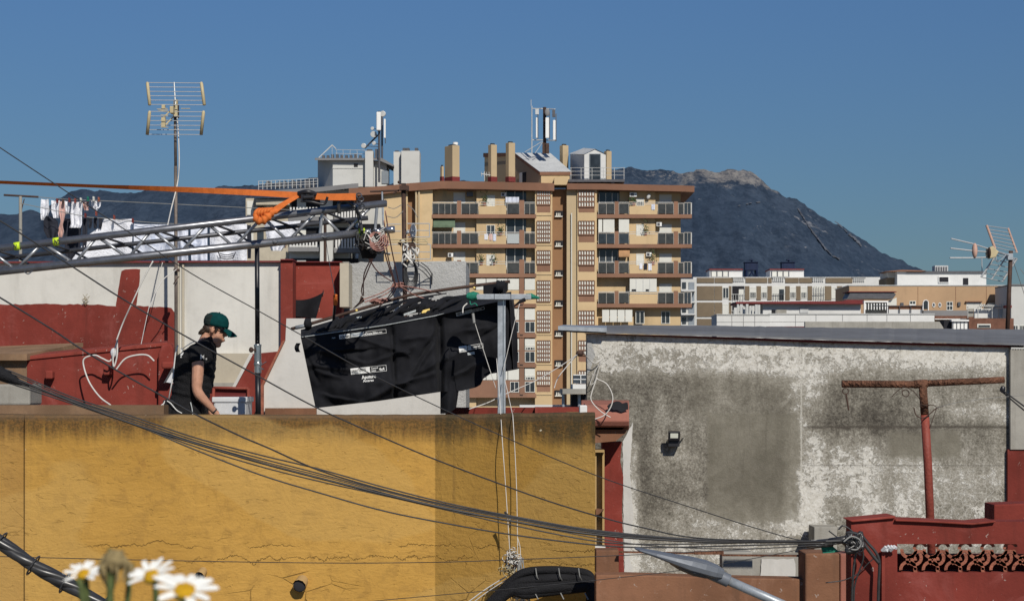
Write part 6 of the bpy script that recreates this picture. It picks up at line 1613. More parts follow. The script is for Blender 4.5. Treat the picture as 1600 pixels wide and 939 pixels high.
body = torso()
body.loft([oval(px, py, a, b, t) for px, py, a, b, t in NECK])
# head: skull, face wedge, jaw, nose, brow, ear
HR = Matrix.Rotation(math.radians(16), 3, 'Y')
def hp(x, y, z): return mp(336.5, 515) + HR @ Vector((x, y, z)) * 1.07
body.ell(hp(-.012, 0, .03), (.098, .076, .108), 18, 12, HR)
body.ell(hp(.036, 0, -.045), (.066, .060, .105), 16, 10, HR)
body.ell(hp(.052, 0, -.122), (.040, .040, .032), 12, 8, HR)                      # chin
body.ell(hp(.020, 0, -.094), (.064, .058, .046), 12, 8, HR)                      # jaw
body.loft([[hp(.092 + .0, -.013, .018), hp(.108, 0, .018), hp(.092, .013, .018), hp(.07, 0, .018)], [hp(.095, -.017, -.018), hp(.128, 0, -.026), hp(.095, .017, -.018), hp(.07, 0, -.02)], [hp(.092, -.014, -.036), hp(.112, 0, -.036), hp(.092, .014, -.036), hp(.07, 0, -.036)]])
body.ell(hp(.099, 0, -.066), (.012, .024, .007), 10, 6, HR); body.ell(hp(.096, 0, -.081), (.012, .022, .008), 10, 6, HR)      # lips
for s in (-1, 1): body.ell(hp(-.012, s*.076, -.006), (.020, .010, .034), 10, 8, HR)                                           # ears
for s in (-1, 1): body = join(body, limb(arm_pts(s)))
def hand(s):
    """palm and five curled fingers reaching down to the crate"""
    e = arm_pts(s)[-1]; w0 = mp(e[0], e[1], e[2]); d = (mp(*arm_pts(s)[-1][:3]) - mp(*arm_pts(s)[-2][:3])).normalized()
    sd_ = Vector((0, 1, 0)); up = d.cross(sd_).normalized()
    m = MB(); m.loft([[w0 + d*q + sd_*a*wd + up*b*th for a, b in ((-1, -1), (1, -1), (1, 1), (-1, 1))] for q, wd, th in ((-.01, .024, .018), (.03, .036, .017), (.075, .040, .015), (.09, .038, .012))])
    for k, (o_, L) in enumerate(((-.029, .072), (-.010, .082), (.010, .077), (.028, .060))):
        b0 = w0 + d*.082 + sd_*o_; b1 = b0 + d*L*.45 + up*-.004; b2 = b1 + (d*.8 + up*-.55).normalized()*L*.32; b3 = b2 + (d*.35 + up*-.9).normalized()*L*.25
        m.tube([b0 - d*.02, b0, b1, b2, b3], [.0085, .009, .0082, .0075, .006], 8)
    b0 = w0 + d*.025 + sd_*(-.034*s*-1); m.tube([b0 - sd_*s*.01, b0 + d*.03 + sd_*s*.018, b0 + d*.055 + sd_*s*.02 - up*.012, b0 + d*.075 + sd_*s*.012 - up*.022], [.012, .0115, .0095, .007], 8)
    return m
for s in (-1, 1): body = join(body, hand(s))
body = join(body, legs())
bm_ = remesh(body, .0062, 3); bo = bm_.build('body', 'skin', man, smooth=True)
bbvh = BVHTree.FromPolygons([tuple(p) for p in bm_.v], bm_.f)
# shirt, trousers
sh_ = torso(.014, 1)
for s in (-1, 1):
    pts = [(a, b, c, r + d) for (a, b, c, r), d in zip(arm_pts(s)[:3], (.012, .016, .022))]
    pts[2] = (pts[2][0], 567, pts[2][2], .070); sh_ = join(sh_, limb(pts, 14))
sm_ = remesh(sh_, .010, 3)
for i, p in enumerate(sm_.v):
    f = noise.noise(p*8)*.014 + noise.noise(Vector((p.x*9 + p.z*16, p.y*8, p.z*22)))*.013
    c = Vector((X(303, YMN), YMN, p.z)); dd = (p - c).normalized(); sm_.v[i] = p + dd*f
so_ = sm_.build('shirt', 'shirt', man, smooth=True)
sbvh = BVHTree.FromPolygons([tuple(p) for p in sm_.v], sm_.f)
tr = MB().loft([oval(px, py, a + .022/kM, b + .022, t, sq=.9) for px, py, a, b, t in [(288, 668, 25, .165, 0), (290, 655, 27, .178, 0), (292.5, 645, 27, .18, 0), (294.5, 634, 26.5, .172, .03)]])
for s, dx in ((-1, 4), (1, -6)):
    tr = join(tr, MB().tube(spline([Vector((X(291 + dx, YMN), YMN + s*.09, Z(655, YMN))), Vector((X(296 + dx, YMN), YMN + s*.10, FLOOR + .48)), Vector((X(290 + dx, YMN), YMN + s*.10, FLOOR + .05))], 8), [.118 - .046*i/16 for i in range(17)], 14))
remesh(tr, .011, 3).build('trousers', 'trousers', man, smooth=True)
for s in (-1, 1): MB().ell(Vector((X(290 + (4 if s < 0 else -6), YMN) + .07, YMN + s*.10, FLOOR + .045)), (.155, .058, .050)).build('shoe', 'darkpipe', man, smooth=True)
def on_shirt(v, f, px, py, h, name, mat, off=.004):
    out = MB()
    for x_, y_ in v:
        qx, qy = px + x_, py - y_; d = (W(qx, qy, 1.0) - Vector((0, 0, EYE))).normalized(); hit = sbvh.ray_cast(Vector((0, 0, EYE)), d)
        out.v.append(W(qx, qy, (hit[0].y if hit[0] is not None else YMN - .2) - off))
    out.f = f; out.build(name, mat, so_, norm=False)
v, f = text_mesh('M', 10, True); on_shirt([(x_*.95, y_) for x_, y_ in v], f, 312.5, 561, 6, 'sleeve_print', 'print')
m = MB().grid(lambda u, v: (u*2.2, v*2.6, 0), 2, 2); on_shirt([(p.x, p.y) for p in m.v], m.f, 321.3, 562, 2, 'sleeve_print', 'print')
m = MB().grid(lambda u, v: (u*3.5 + 2*math.sin(v*3.1), v*11, 0), 3, 6); on_shirt([(p.x, p.y) for p in m.v], m.f, 281.5, 555, 2, 'back_print', 'print')
v, f = text_mesh('2', 7, True); on_shirt([(x_*.7, y_) for x_, y_ in v], f, 281.5, 558.5, 6, 'back_print', 'print')
MB().tube(spline([W(284, 546, YMN - .16), W(292, 540, YMN - .19), W(303, 534, YMN - .17), W(311, 535, YMN - .13)]), .004, 5).build('shoulder_piping', 'print', so_)
# hair, cap, glasses
m = MB(); m.ell(hp(-.062, 0, -.012), (.058, .074, .062), 16, 10, HR); m.ell(hp(-.085, 0, -.048), (.040, .060, .042), 12, 8, HR)
for k in range(46):
    a = R.uniform(-1, 1); b = hp(-.075 - .02*R.random(), a*.066, -.005 - .03*R.random()); m.tube([b, b + HR @ Vector((-.018, a*.010, -.026)), b + HR @ Vector((-.026 - .010*R.random(), a*.014, -.046 - .012*R.random()))], [.008, .007, .003], 6)
for s in (-1, 1): m.ell(hp(.018, s*.072, .012), (.016, .006, .034), 8, 6, HR)
m.build('hair', 'hair', man, smooth=True)
m = MB(); rings = []
for z, rx, ry, ox in ((.028, .110, .088, -.004), (.055, .114, .091, -.006), (.090, .110, .088, -.008), (.120, .094, .076, -.008), (.142, .066, .054, -.006), (.153, .028, .022, -.004)):
    rings.append([hp(ox + rx*math.cos(2*PI*i/24), ry*math.sin(2*PI*i/24), z + .010*math.cos(2*PI*i/24)*(1 if z < .05 else 0)) for i in range(24)])
m.loft(rings); cp_ = m.build('cap', 'cap', man, smooth=True)
m = MB(); m.grid(lambda u, v: hp(.085 + .120*v*(1 - .55*(2*u - 1)**2), (2*u - 1)*(.082 - .010*v), .038 - .040*v*v - .026*(2*u - 1)**2), 18, 8)
n0 = len(m.v); m.v += [p + HR @ Vector((0, 0, -.006)) for p in m.v[:n0]]; m.f += [tuple(i + n0 for i in reversed(q)) for q in m.f]
m.build('peak', 'cap', cp_, smooth=True)
m = MB(); rings = []
for z, rx, ry, ox in ((.030, .112, .0900, -.006), (.057, .116, .0930, -.008), (.090, .1125, .0900, -.010), (.120, .0965, .0780, -.010)):
    rings.append([hp(ox + rx*math.cos(q), ry*math.sin(q), z) for q in [PI*.62 + PI*.76*i/16 for i in range(17)]])
for i in range(3):
    for j in range(16): m.quad(rings[i][j], rings[i][j+1], rings[i+1][j+1], rings[i+1][j])
m.build('rear_mesh', 'capdark', cp_, smooth=True)
m = MB(); m.ell(hp(-.006, 0, .155), (.009, .009, .006), 8, 6); m.build('button', 'cap', cp_)
gl = MB()
for s in (-1, 1):
    gl.grid(lambda u, v: hp(.098 - .048*u*u + .004*math.sin(PI*v), s*(.008 + .068*u), .030 - .042*v*(1 - .25*u)), 8, 5); gl.bar(hp(.052, s*.076, .022), hp(-.010, s*.082, .012), .004, 6)
gl.bar(hp(.100, -.01, .022), hp(.100, .01, .022), .004, 6); gl.build('sunglasses', 'lens', man, smooth=True)
m = MB(); m.ell(hp(.109, 0, -.0735), (.003, .020, .0035), 8, 5, HR); m.build('mouth', 'lip', man)
# belt pouch and straps at the hip
m = MB(); m.rbox(X(268, YMN), YMN - .05, Z(655, YMN), Z(624, YMN), .12, .2, 0); m.build('belt_pouch', 'trousers', man, bevel=.02)
m = join(MB().tube(spline([mp(262, 626, -.16), mp(258, 638, -.17), mp(252, 656, -.16)]), .005, 6), MB().tube(spline([mp(266, 626, -.17), mp(272, 630, -.18), mp(281, 640, -.19), mp(290, 645, -.21)]), .005, 6), MB().tube(spline([mp(261, 630, -.17), mp(256, 634, -.17), mp(249, 645, -.15)]), .006, 6))
m.build('pouch_strap', 'print', man)
m = MB(); m.tube(spline([mp(303, 628, -.2), mp(306, 640, -.215), mp(307, 655, -.215)]), .005, 6); m.build('tool_lanyard', 'printgrey', man)
m = MB().tube([mp(283, 540, -.185), mp(279, 552, -.17), mp(274, 590, -.14), mp(268, 622, -.15)], .007, 6); m.build('back_strap', 'print', man, smooth=True)
m = MB(); c = mp(338.5, 641.5, -.163); d = (mp(343, 646.5, -.15) - mp(326, 628, -.205)).normalized(); m.tube([c - d*.007, c + d*.007], .0325, 14); m.build('watch_strap', 'cable', man)

# ------------------------------------------------------------------ aerials
def aerial_left():
    Y = 22.4; k = K(Y)
    t = thing('tv_aerial', 'tall TV aerial with two stacked grid panels above the white wall', 'aerial', W(274, 640, Y)); t.location.z = FLOOR
    m = MB().tube([Vector((X(275.5, Y), Y, FLOOR)), W(275, 408, Y), W(274.5, 260, Y)], k*2.7, 12); m.tube([W(274.5, 265, Y), W(273.4, 156, Y)], k*2.3, 12); m.build('pole', 'greymast', t, smooth=True)
    for nm, y0, y1, xa, xb, ya, yb in (('upper', 129, 164.5, 230, 316.5, .10, .16), ('lower', 174, 211, 230, 316.5, .16, .10)):
        m = MB()
        for i in range(6):
            u = i/5; yy = lerp(y0 + .6, y1 - .8, u); o_ = (2.5*(u if nm == 'upper' else 1 - u)); dz = lerp(ya, yb, u)
            m.bar(W(xa + o_, yy + .0, Y - dz), W(xb + o_*.6, yy + .6, Y - dz), k*.62, 6)
        if nm == 'upper': m.bar(W(272, 129, Y - .1), W(274, 164, Y - .14), k*1.0, 8)
        o = m.build('grid_panel', 'rod', t)
        for xx in (xa, xb):
            o2 = 4 if nm == 'upper' else -4
            A = (xx + (0 if nm == 'upper' else 4), y0); B = (xx + (4 if nm == 'upper' else 0), y1)
            if xx == xb: A = (A[0] - 2.2, A[1]); B = (B[0] - 2.2 + (1 if nm == 'upper' else 0), B[1])
            mm = MB().tube([W(A[0], A[1] - .5, Y - ya), W(lerp(A[0], B[0], .1), A[1] + 2, Y - ya), W(B[0], B[1], Y - yb)], [k*1.5, k*2.6, k*2.6], 8); mm.build('end_strip', 'antyellow', o, smooth=True)
    m = MB(); m.pb(271, 155, 277, 182, Y - .1, .07); m.pb(265, 166, 270.5, 177, Y - .28, .12); m.build('dipole_box', 'antyellow', t, bevel=.006)
    m = MB(); m.pb(270.5, 164, 278.5, 184, Y - .05, .06); m.build('clamp', 'darkpipe', t)
    m = MB()
    for a, b in (((245, 171), (262, 170)), ((247, 172.5), (264, 175)), ((283, 170), (297, 170)), ((256, 164), (258, 170))): m.bar(W(*a, Y - .4), W(*b, Y - .4), k*.6, 6)
    m.pb(252.5, 164, 257.5, 170, Y - .42, .05); m.pb(252, 183, 258, 199, Y - .42, .05); m.bar(W(270, 184, Y - .15), W(255, 199, Y - .4), k*1.2, 6); m.bar(W(253, 186, Y - .4), W(270, 170, Y - .15), k*1.0, 6)
    for yy in (172, 180, 188, 194, 199): m.bar(W(251, yy, Y - .5), W(263, yy + .5, Y - .5), k*.6, 5)
    m.build('director_arm', 'antyellow', t)
    m = MB().tube(spline([W(276.5, 184, Y - .06), W(278.5, 205, Y - .05), W(280, 255, Y - .07), W(277, 288, Y - .06), W(268, 325, Y - .3), W(262, 352, Y - .8)]), k*1.0, 6); m.build('coax_cable', 'whitecable', t, smooth=True)
    m = MB().tube(spline([W(277, 420, Y - .04), W(268, 427, Y - .2), W(256, 436, Y - .3), W(244, 455, Y - .5), W(234, 480, Y - .8)]), k*.8, 6); m.build('slack_cable', 'whitecable', t, smooth=True)
    m = MB(); m.pb(271, 420, 279, 424, Y - .07, .09); m.tube(spline([W(280, 432, Y - .06), W(276, 436, Y - .1), W(271, 444, Y - .08)]), k*.8, 5); m.build('wall_clamp', 'darkpipe', t)
aerial_left()
def aerial_right():
    Y = 28.0; k = K(Y)
    t = thing('tv_aerial', 'TV aerial with three long arms and folded grid panels at the right edge', 'aerial', W(1575, 516, Y))
    MB().tube([W(1573.5, 530, Y), W(1579.5, 392, Y)], k*3.4, 12).build('pole', 'darkpipe', t, smooth=True)
    for pix in (((1486, 373, 0), (1520, 381, .1), (1545, 389, .2)), ((1485, 388, 0), (1520, 392, .1), (1545, 394, .2)), ((1484, 403, 0), (1520, 403, .1), (1548, 402, .2))):
        MB().tube([W(a, b, Y - .5 + c) for a, b, c in pix], k*1.1, 8).build('director_arm', 'rod', t)
    MB().ell(W(1523, 391.5, Y - .4), (k*4.3, .05, k*11.5), 14, 12).build('reflector_pad', 'antpink', t, smooth=True)
    m = MB().pp([(1544, 388), (1552, 384), (1556, 389), (1561, 393), (1556, 402), (1547, 404), (1543, 397)], Y - .35, .14); m.build('dipole_box', 'antyellow', t, bevel=.01)
    m = MB().ell(W(1545.5, 395, Y - .36), (k*2.6, .06, k*8.5), 10, 8); m.build('dipole_face', 'darkpipe', t, smooth=True)
    A, B, C_, D_ = (1542, 353), (1575, 357.5), (1589, 395), (1553, 386)
    m = MB()
    for i in range(7):
        u = i/6; p = (lerp(A[0], D_[0], u), lerp(A[1], D_[1], u)); q = (lerp(B[0], C_[0], u), lerp(B[1], C_[1], u)); m.bar(W(*p, Y - .15), W(*q, Y + .35), k*.75, 6)
    up = m.build('grid_panel', 'rod', t)
    m = MB(); m.tube([W(A[0] - .5, A[1] - 1, Y - .15), W(D_[0] + 2, D_[1] + 3, Y - .15)], k*2.0, 8); m.tube([W(B[0], B[1] - 1, Y + .35), W(C_[0], C_[1], Y + .35)], k*1.6, 8); m.build('end_strip', 'antpink', up)
    A, B, C_, D_ = (1556, 399), (1589, 404), (1566, 440), (1533, 433)
    m = MB()
    for i in range(6):
        u = i/5; p = (lerp(A[0], D_[0], u), lerp(A[1], D_[1], u)); q = (lerp(B[0], C_[0], u), lerp(B[1], C_[1], u)); m.bar(W(*p, Y - .15), W(*q, Y + .35), k*.75, 6)
    lo = m.build('grid_panel', 'rod', t)
    m = MB(); m.tube([W(A[0], A[1], Y - .15), W(D_[0], D_[1], Y - .15)], k*1.6, 8); m.tube([W(B[0], B[1], Y + .35), W(C_[0], C_[1], Y + .35)], k*1.6, 8); m.tube([W(1573, 400, Y + .1), W(1549, 437, Y + .1)], k*1.2, 8); m.build('end_strip', 'rod', lo)
    m = MB(); m.bar(W(1556, 393, Y - .25), W(1580, 400, Y), k*2, 8); m.pb(1575, 396, 1583, 406, Y - .06, .1); m.bar(W(1585, 404, Y), W(1576, 424, Y), k*1.5, 6); m.tube(spline([W(1556, 400, Y - .3), W(1558, 409, Y - .3), W(1566, 404, Y - .2), W(1572, 398, Y - .1)]), k*.8, 6); m.build('mount', 'galv', t)
    for a, b, lab in (((1581, 402, Y), (1604, 470, Y + .5), 'guy'), ((1594, 420, Y), (1606, 436, Y), 'guy')):
        m = MB().bar(W(*a), W(*b), k*.5, 5); m.build('guy_wire', 'greycable', t)
    MB().bar(W(1534, 404, 29), W(1534.5, 424, 29), k*.9, 6).build('roof_stub', 'rod', t)
aerial_right()
def mast_mid():
    Y = 23.3; k = K(Y)
    t = thing('antenna_mast', 'rusty antenna mast with rectangular loop aerials and coiled cable', 'mast', W(632, 640, Y)); t.location.z = FLOOR
    MB().tube([Vector((X(633.5, Y), Y, FLOOR)), W(633, 480, Y), W(630.5, 292, Y)], k*3.6, 12).build('pole', 'darkpipe', t, smooth=True)
    m = MB(); m.pb(624, 290, 638, 297, Y - .07, .14); m.bar(W(578, 299.5, Y), W(624, 298, Y), k*1.6, 8); m.pb(627, 286.5, 634, 290, Y - .04, .08); m.ell(W(623, 285, Y), (k*2, .02, k*2.4), 8, 6); m.bar(W(614, 303, Y), W(620, 300, Y), k*1.4, 6); m.build('mast_head', 'darkpipe', t)
    m = MB().tube([W(597, 300, Y), W(599, 352, Y)], k*1.5, 8); m.build('hanger_tube', 'galv', t)
    def loop(x0, x1, y0, y1, mid=True):
        m = MB()
        for a, b in (((x0, y0), (x1, y0)), ((x1, y0), (x1, y1)), ((x1, y1), (x0, y1))): m.bar(W(*a, Y - .1), W(*b, Y - .1), k*.75, 6)
        if mid: m.bar(W(x0, (y0+y1)/2, Y - .1), W(x1, (y0+y1)/2 + .5, Y - .1), k*.7, 6)
        m.build('loop_element', 'rod', t)
    loop(636, 671, 349.5, 370.5); loop(636, 672.5, 382, 405); loop(626, 604, 350.5, 361.5, False); loop(626, 604, 382, 395.5, False)
    m = MB()
    for yy in (374.5, 378.5): m.bar(W(604, yy, Y - .15), W(668, yy - 1, Y - .15), k*.9, 6)
    m.tube(spline([W(655, 374, Y - .15), W(664, 375, Y - .15), W(668, 381, Y - .15), W(655, 381, Y - .15)]), k*.8, 6); m.build('loop_element', 'antyellow', t)
    m = MB(); c = W(646, 361, Y - .2)
    rot = Matrix.Rotation(math.radians(-60), 3, 'Z'); rings = []
    for q, r in ((0, .004), (.006, .03), (.018, .055), (.034, .074), (.038, .075), (.02, .05), (.012, .02)):
        rings.append([c + rot @ Vector((r*math.cos(a), -q + .03, r*1.1*math.sin(a))) for a in [2*PI*i/18 for i in range(18)]])
    m.loft(rings); m.build('small_dish', 'antwhite', t, smooth=True)
    m = MB(); m.bar(c, W(634, 366, Y), .008, 6); m.ell(W(637, 363, Y - .18), (.02, .02, .02), 8, 6); m.build('dish_arm', 'galv', t)
    rr = random.Random(11); m = MB()
    for kk in range(9):
        cx, cy = rr.uniform(634, 646), rr.uniform(383, 408); m.tube(spline([W(cx + rr.uniform(-9, 9), cy + rr.uniform(-11, 12), Y - .12 + rr.uniform(-.04, .04)) for _ in range(5)], 8), k*1.3, 6)
    m.build('white_cable', 'whitecable', t, smooth=True)
    m = MB()
    for kk in range(6): m = join(m, MB().tube([W(642 + (6.5 + kk*.9)*math.cos(a), 424 + kk*1.1 + (15 + kk*1.6)*math.sin(a), Y - .05 - .012*kk) for a in [2*PI*i/28 for i in range(29)]], k*.75, 5, cap=False))
    m.build('coiled_cable', 'cable', t, smooth=True)
    m = MB().pp([(638, 379), (646, 375), (650, 386), (640, 388)], Y - .15, .05); m.pp([(621, 379), (627, 374), (627, 386)], Y - .12, .05); m.build('clamp_plate', 'darkpipe', t)
    for a, b, c_ in (((640, 412), (660, 424), (675, 440)), ((650, 411), (664, 420), (675, 434)), ((658, 410.5), (668, 418), (675, 428))):
        wire([(*a, Y - .1), (*b, Y + .1), (*c_, 23.55)], k*.8, 6).build('stay_cable', 'cable', t)
    MB().bar(W(675, 427, 23.55), W(674.5, 445, 23.55), k*1.2, 6).build('stay_anchor', 'cable', t)
    for s in (((628, 320), (616, 326), (606, 324)), ((636, 320), (646, 328), (652, 340)), ((630, 330), (618, 340), (604, 338))): wire([(*q, Y - .1) for q in s], k*.6, 5).build('thin_lead', 'greycable', t)
mast_mid()

# ------------------------------------------------------------------ washing lines on the terrace roof behind
YLN = 26.5; kL = K(YLN)
MB().box(X(-120, 24), X(440, 28.4), 23.36, 29, Z(409.5, 23.3) - .3, Z(409.5, 23.3) - .06).build('drying_terrace', 'concrete', kind='structure', label='flat roof where the washing hangs')
ZD = Z(409.5, 23.3) - .06
t = thing('washing_line_post', 'thin pale T shaped washing line post at the far left', 'post', (X(32, YLN), YLN, ZD))
m = MB(); m.tube([Vector((X(32, YLN), YLN, ZD)), W(32, 307, YLN)], kL*2.6, 10); m.build('pole', 'concrete', t); MB().bar(W(6, 305, YLN), W(60, 308, YLN), kL*1.6, 8).build('crossbar', 'darkpipe', t)
MB().bar(W(33, 330, YLN), W(38, 311, YLN), kL*.8, 6).build('brace', 'darkpipe', t)
t = thing('washing_line_post', 'plain dark washing line post behind the orange strap knot', 'post', (X(508, YLN), YLN, ZD))
MB().tube([Vector((X(508, YLN), YLN, Z(620, YLN))), W(508, 330, YLN)], kL*2.4, 10).build('pole', 'darkpipe', t); MB().bar(W(490, 334, YLN), W(520, 333, YLN), kL*1.6, 8).build('crossbar', 'darkpipe', t)
lines = [([(58, 308, YLN), (110, 312, YLN), (160, 314, YLN), (330, 322, YLN + .3), (508, 331, YLN)], 'upper washing line carrying the small white garments'),
         ([(32, 318, YLN - .4), (130, 338, YLN - .4), (160, 341, YLN - .4), (300, 350, YLN - .3), (500, 336, YLN)], 'lower washing line carrying the big sheets')]
for p, l in lines: wire(p, kL*.6, 5).build('washing_line', 'greycable', label=l, cat='washing line')
def hang(name, label, cat, mat, pix, Y=YLN, amp=.03, fr=3.0, nu=16, nv=14, group=None):
    """pix: rows of (left px, right px, py) from the line down"""
    rows = pix; seed = R.random()*50
    def fn(u, v):
        q = v*(len(rows) - 1); i = min(int(q), len(rows) - 2); f = q - i
        a = lerp(rows[i][0], rows[i+1][0], f); b = lerp(rows[i][1], rows[i+1][1], f); y = lerp(rows[i][2], rows[i+1][2], f)
        px = lerp(a, b, u); sag = 1.0*math.sin(PI*u)*(1 - v)
        return W(px, y + sag, Y + amp*math.sin(u*fr*PI + seed)*(.3 + v) + .03*noise.noise(Vector((u*4, v*4, seed))))
    return MB().grid(fn, nu, nv).build(name, mat, smooth=True, norm=False, label=label, cat=cat, group=group, loc=W((rows[-1][0]+rows[-1][1])/2, rows[-1][2], Y))
G1 = 'clothes on the washing lines'
hang('towel', 'pale towel hanging leftmost on the upper washing line', 'laundry', 'linen', [(64, 76, 311), (63, 77, 330), (64, 74, 344)], group=G1)
hang('shirt', 'white shirt hanging second from the left on the upper line', 'laundry', 'linen', [(80, 93, 313), (80, 92, 330), (83, 92, 341)], group=G1)
hang('shirt', 'pale pink garment with a twisted tail between two white shirts', 'laundry', 'pinkcloth', [(93, 101, 314), (92, 103, 332), (95, 100, 345), (93, 98, 352), (90, 100, 362), (92, 98, 371)], fr=5, group=G1)
hang('socks', 'small white underwear hanging between the pink garment and the largest shirt', 'laundry', 'linen', [(101, 110, 314), (102, 109, 326), (103, 108, 334)], group=G1)
hang('shirt', 'largest white shirt hanging at the middle of the upper line', 'laundry', 'linen', [(112, 129, 315), (110, 128, 336), (111, 128, 350), (108, 126, 356)], fr=4, group=G1)
hang('underwear', 'pink striped top hanging to the right of the largest white shirt', 'laundry', 'pinkcloth', [(129, 139, 314.5), (130, 138, 322), (132, 138, 329)], group=G1)
hang('underwear', 'white briefs with a looped waist at the right end of the upper line', 'laundry', 'linen', [(143, 158.5, 313.5), (143, 157, 322), (147, 153, 329)], fr=2, group=G1)
hang('trousers', 'dark trousers hanging behind the white shirts', 'laundry', 'navy', [(98, 128, 341), (99, 127, 360), (102, 124, 395), (104, 122, 412)], Y=YLN + .3, group=G1)
hang('bag', 'black and green bag hanging under the white towel', 'laundry', 'navy', [(72, 78, 337), (68, 90, 345), (68, 92, 360), (74, 88, 372)], Y=YLN - .15, group=G1)
for k, (a, lb) in enumerate(((128.5, 'dark trousers with short legs hanging left of the dark socks'), (138, 'left dark sock pair on the lower line'), (146, 'middle dark sock pair on the lower line'), (154, 'right dark sock pair on the lower line'))):
    w_ = 9 if k == 0 else 6.5
    hang('socks' if k else 'trousers', lb, 'laundry', 'navy', [(a, a + w_, 340), (a, a + w_ - .5, 350), (a + .5, a + w_ - 2, 357 if k else 388)], Y=YLN - .4, amp=.015, group=G1, nu=8, nv=8)
hang('bedsheet', 'plain white bedsheet, leftmost of the sheets behind the truss', 'laundry', 'linen', [(163, 207, 342), (158, 207, 354), (140, 207, 366), (128, 206, 384), (108, 206, 412)], Y=YLN - .35, amp=.05, fr=2.5, group=G1)
hang('bedsheet', 'blue patterned bedsheet left of the aerial pole', 'laundry', 'printsheet', [(209, 272, 350), (209, 272, 375), (209, 271, 399)], Y=YLN - .3, amp=.05, fr=4, group=G1)
hang('bedsheet', 'blue patterned bedsheet immediately right of the aerial pole', 'laundry', 'printsheet', [(277, 294, 353), (277, 294, 380), (277, 294, 407)], Y=YLN - .25, amp=.04, fr=2, group=G1)
hang('bedsheet', 'second patterned sheet right of the aerial pole, before a dark gap', 'laundry', 'printsheet', [(298, 324, 353), (298, 324, 380), (299, 324, 407)], Y=YLN - .25, amp=.04, fr=3, group=G1)
hang('bedsheet', 'wide white sheet with a printed crest near the black stand', 'laundry', 'linen', [(328, 386, 350), (328, 386, 375), (328, 386, 407)], Y=YLN - .2, amp=.06, fr=3, group=G1)
hang('bedsheet', 'pale sheet draped rightmost behind the truss braces', 'laundry', 'linen', [(412, 470, 345), (414, 466, 358), (418, 452, 376), (424, 440, 392)], Y=YLN - .1, amp=.06, fr=3, group=G1)
hang('towel', 'dark towel hanging right of the printed crest sheet', 'laundry', 'navy', [(386, 392, 351), (386, 393, 375), (387, 392, 404)], Y=YLN - .15, group=G1, nu=6)
o = MB(); 
for a in range(3): o.tube([W(343 + 22*u, 396 + a*3.2 + 2.5*math.sin(PI*u), YLN - .34) for u in [i/10 for i in range(11)]], kL*.7, 4)
o.tube([W(341, 394, YLN - .34), W(345, 404, YLN - .34)], kL*.7, 4); o.tube([W(368, 394, YLN - .34), W(364, 404, YLN - .34)], kL*.7, 4)
bs = bpy.data.objects['bedsheet.004']; o.build('printed_crest', 'navy', bs)
pegs = [(89, 314, 'maroon'), (98, 315, 'darkpipe'), (108, 313, 'maroon'), (117, 314, 'redpipe'), (126, 313, 'shutter'), (137, 311, 'green'), (146, 311, 'shutter'), (154, 312, 'clay'), (150, 334, 'redpipe'), (178, 340, 'redpipe'), (207, 345, 'maroon'), (133, 337, 'maroon')]
for i, (a, b, c_) in enumerate(pegs):
    m = MB(); m.pb(a - 1.2, b - 4, a - .15, b + 3, YLN - .08 if b < 330 else YLN - .5, .05); m.pb(a + .15, b - 3.6, a + 1.2, b + 3, YLN - .085 if b < 330 else YLN - .505, .05); m.pb(a - .6, b - 1.5, a + .6, b - .3, YLN - .09 if b < 330 else YLN - .51, .06)
    m.build('clothes_peg', c_, label='small coloured clothes peg clipped on a washing line', cat='clothes peg', group='clothes pegs on the washing lines')

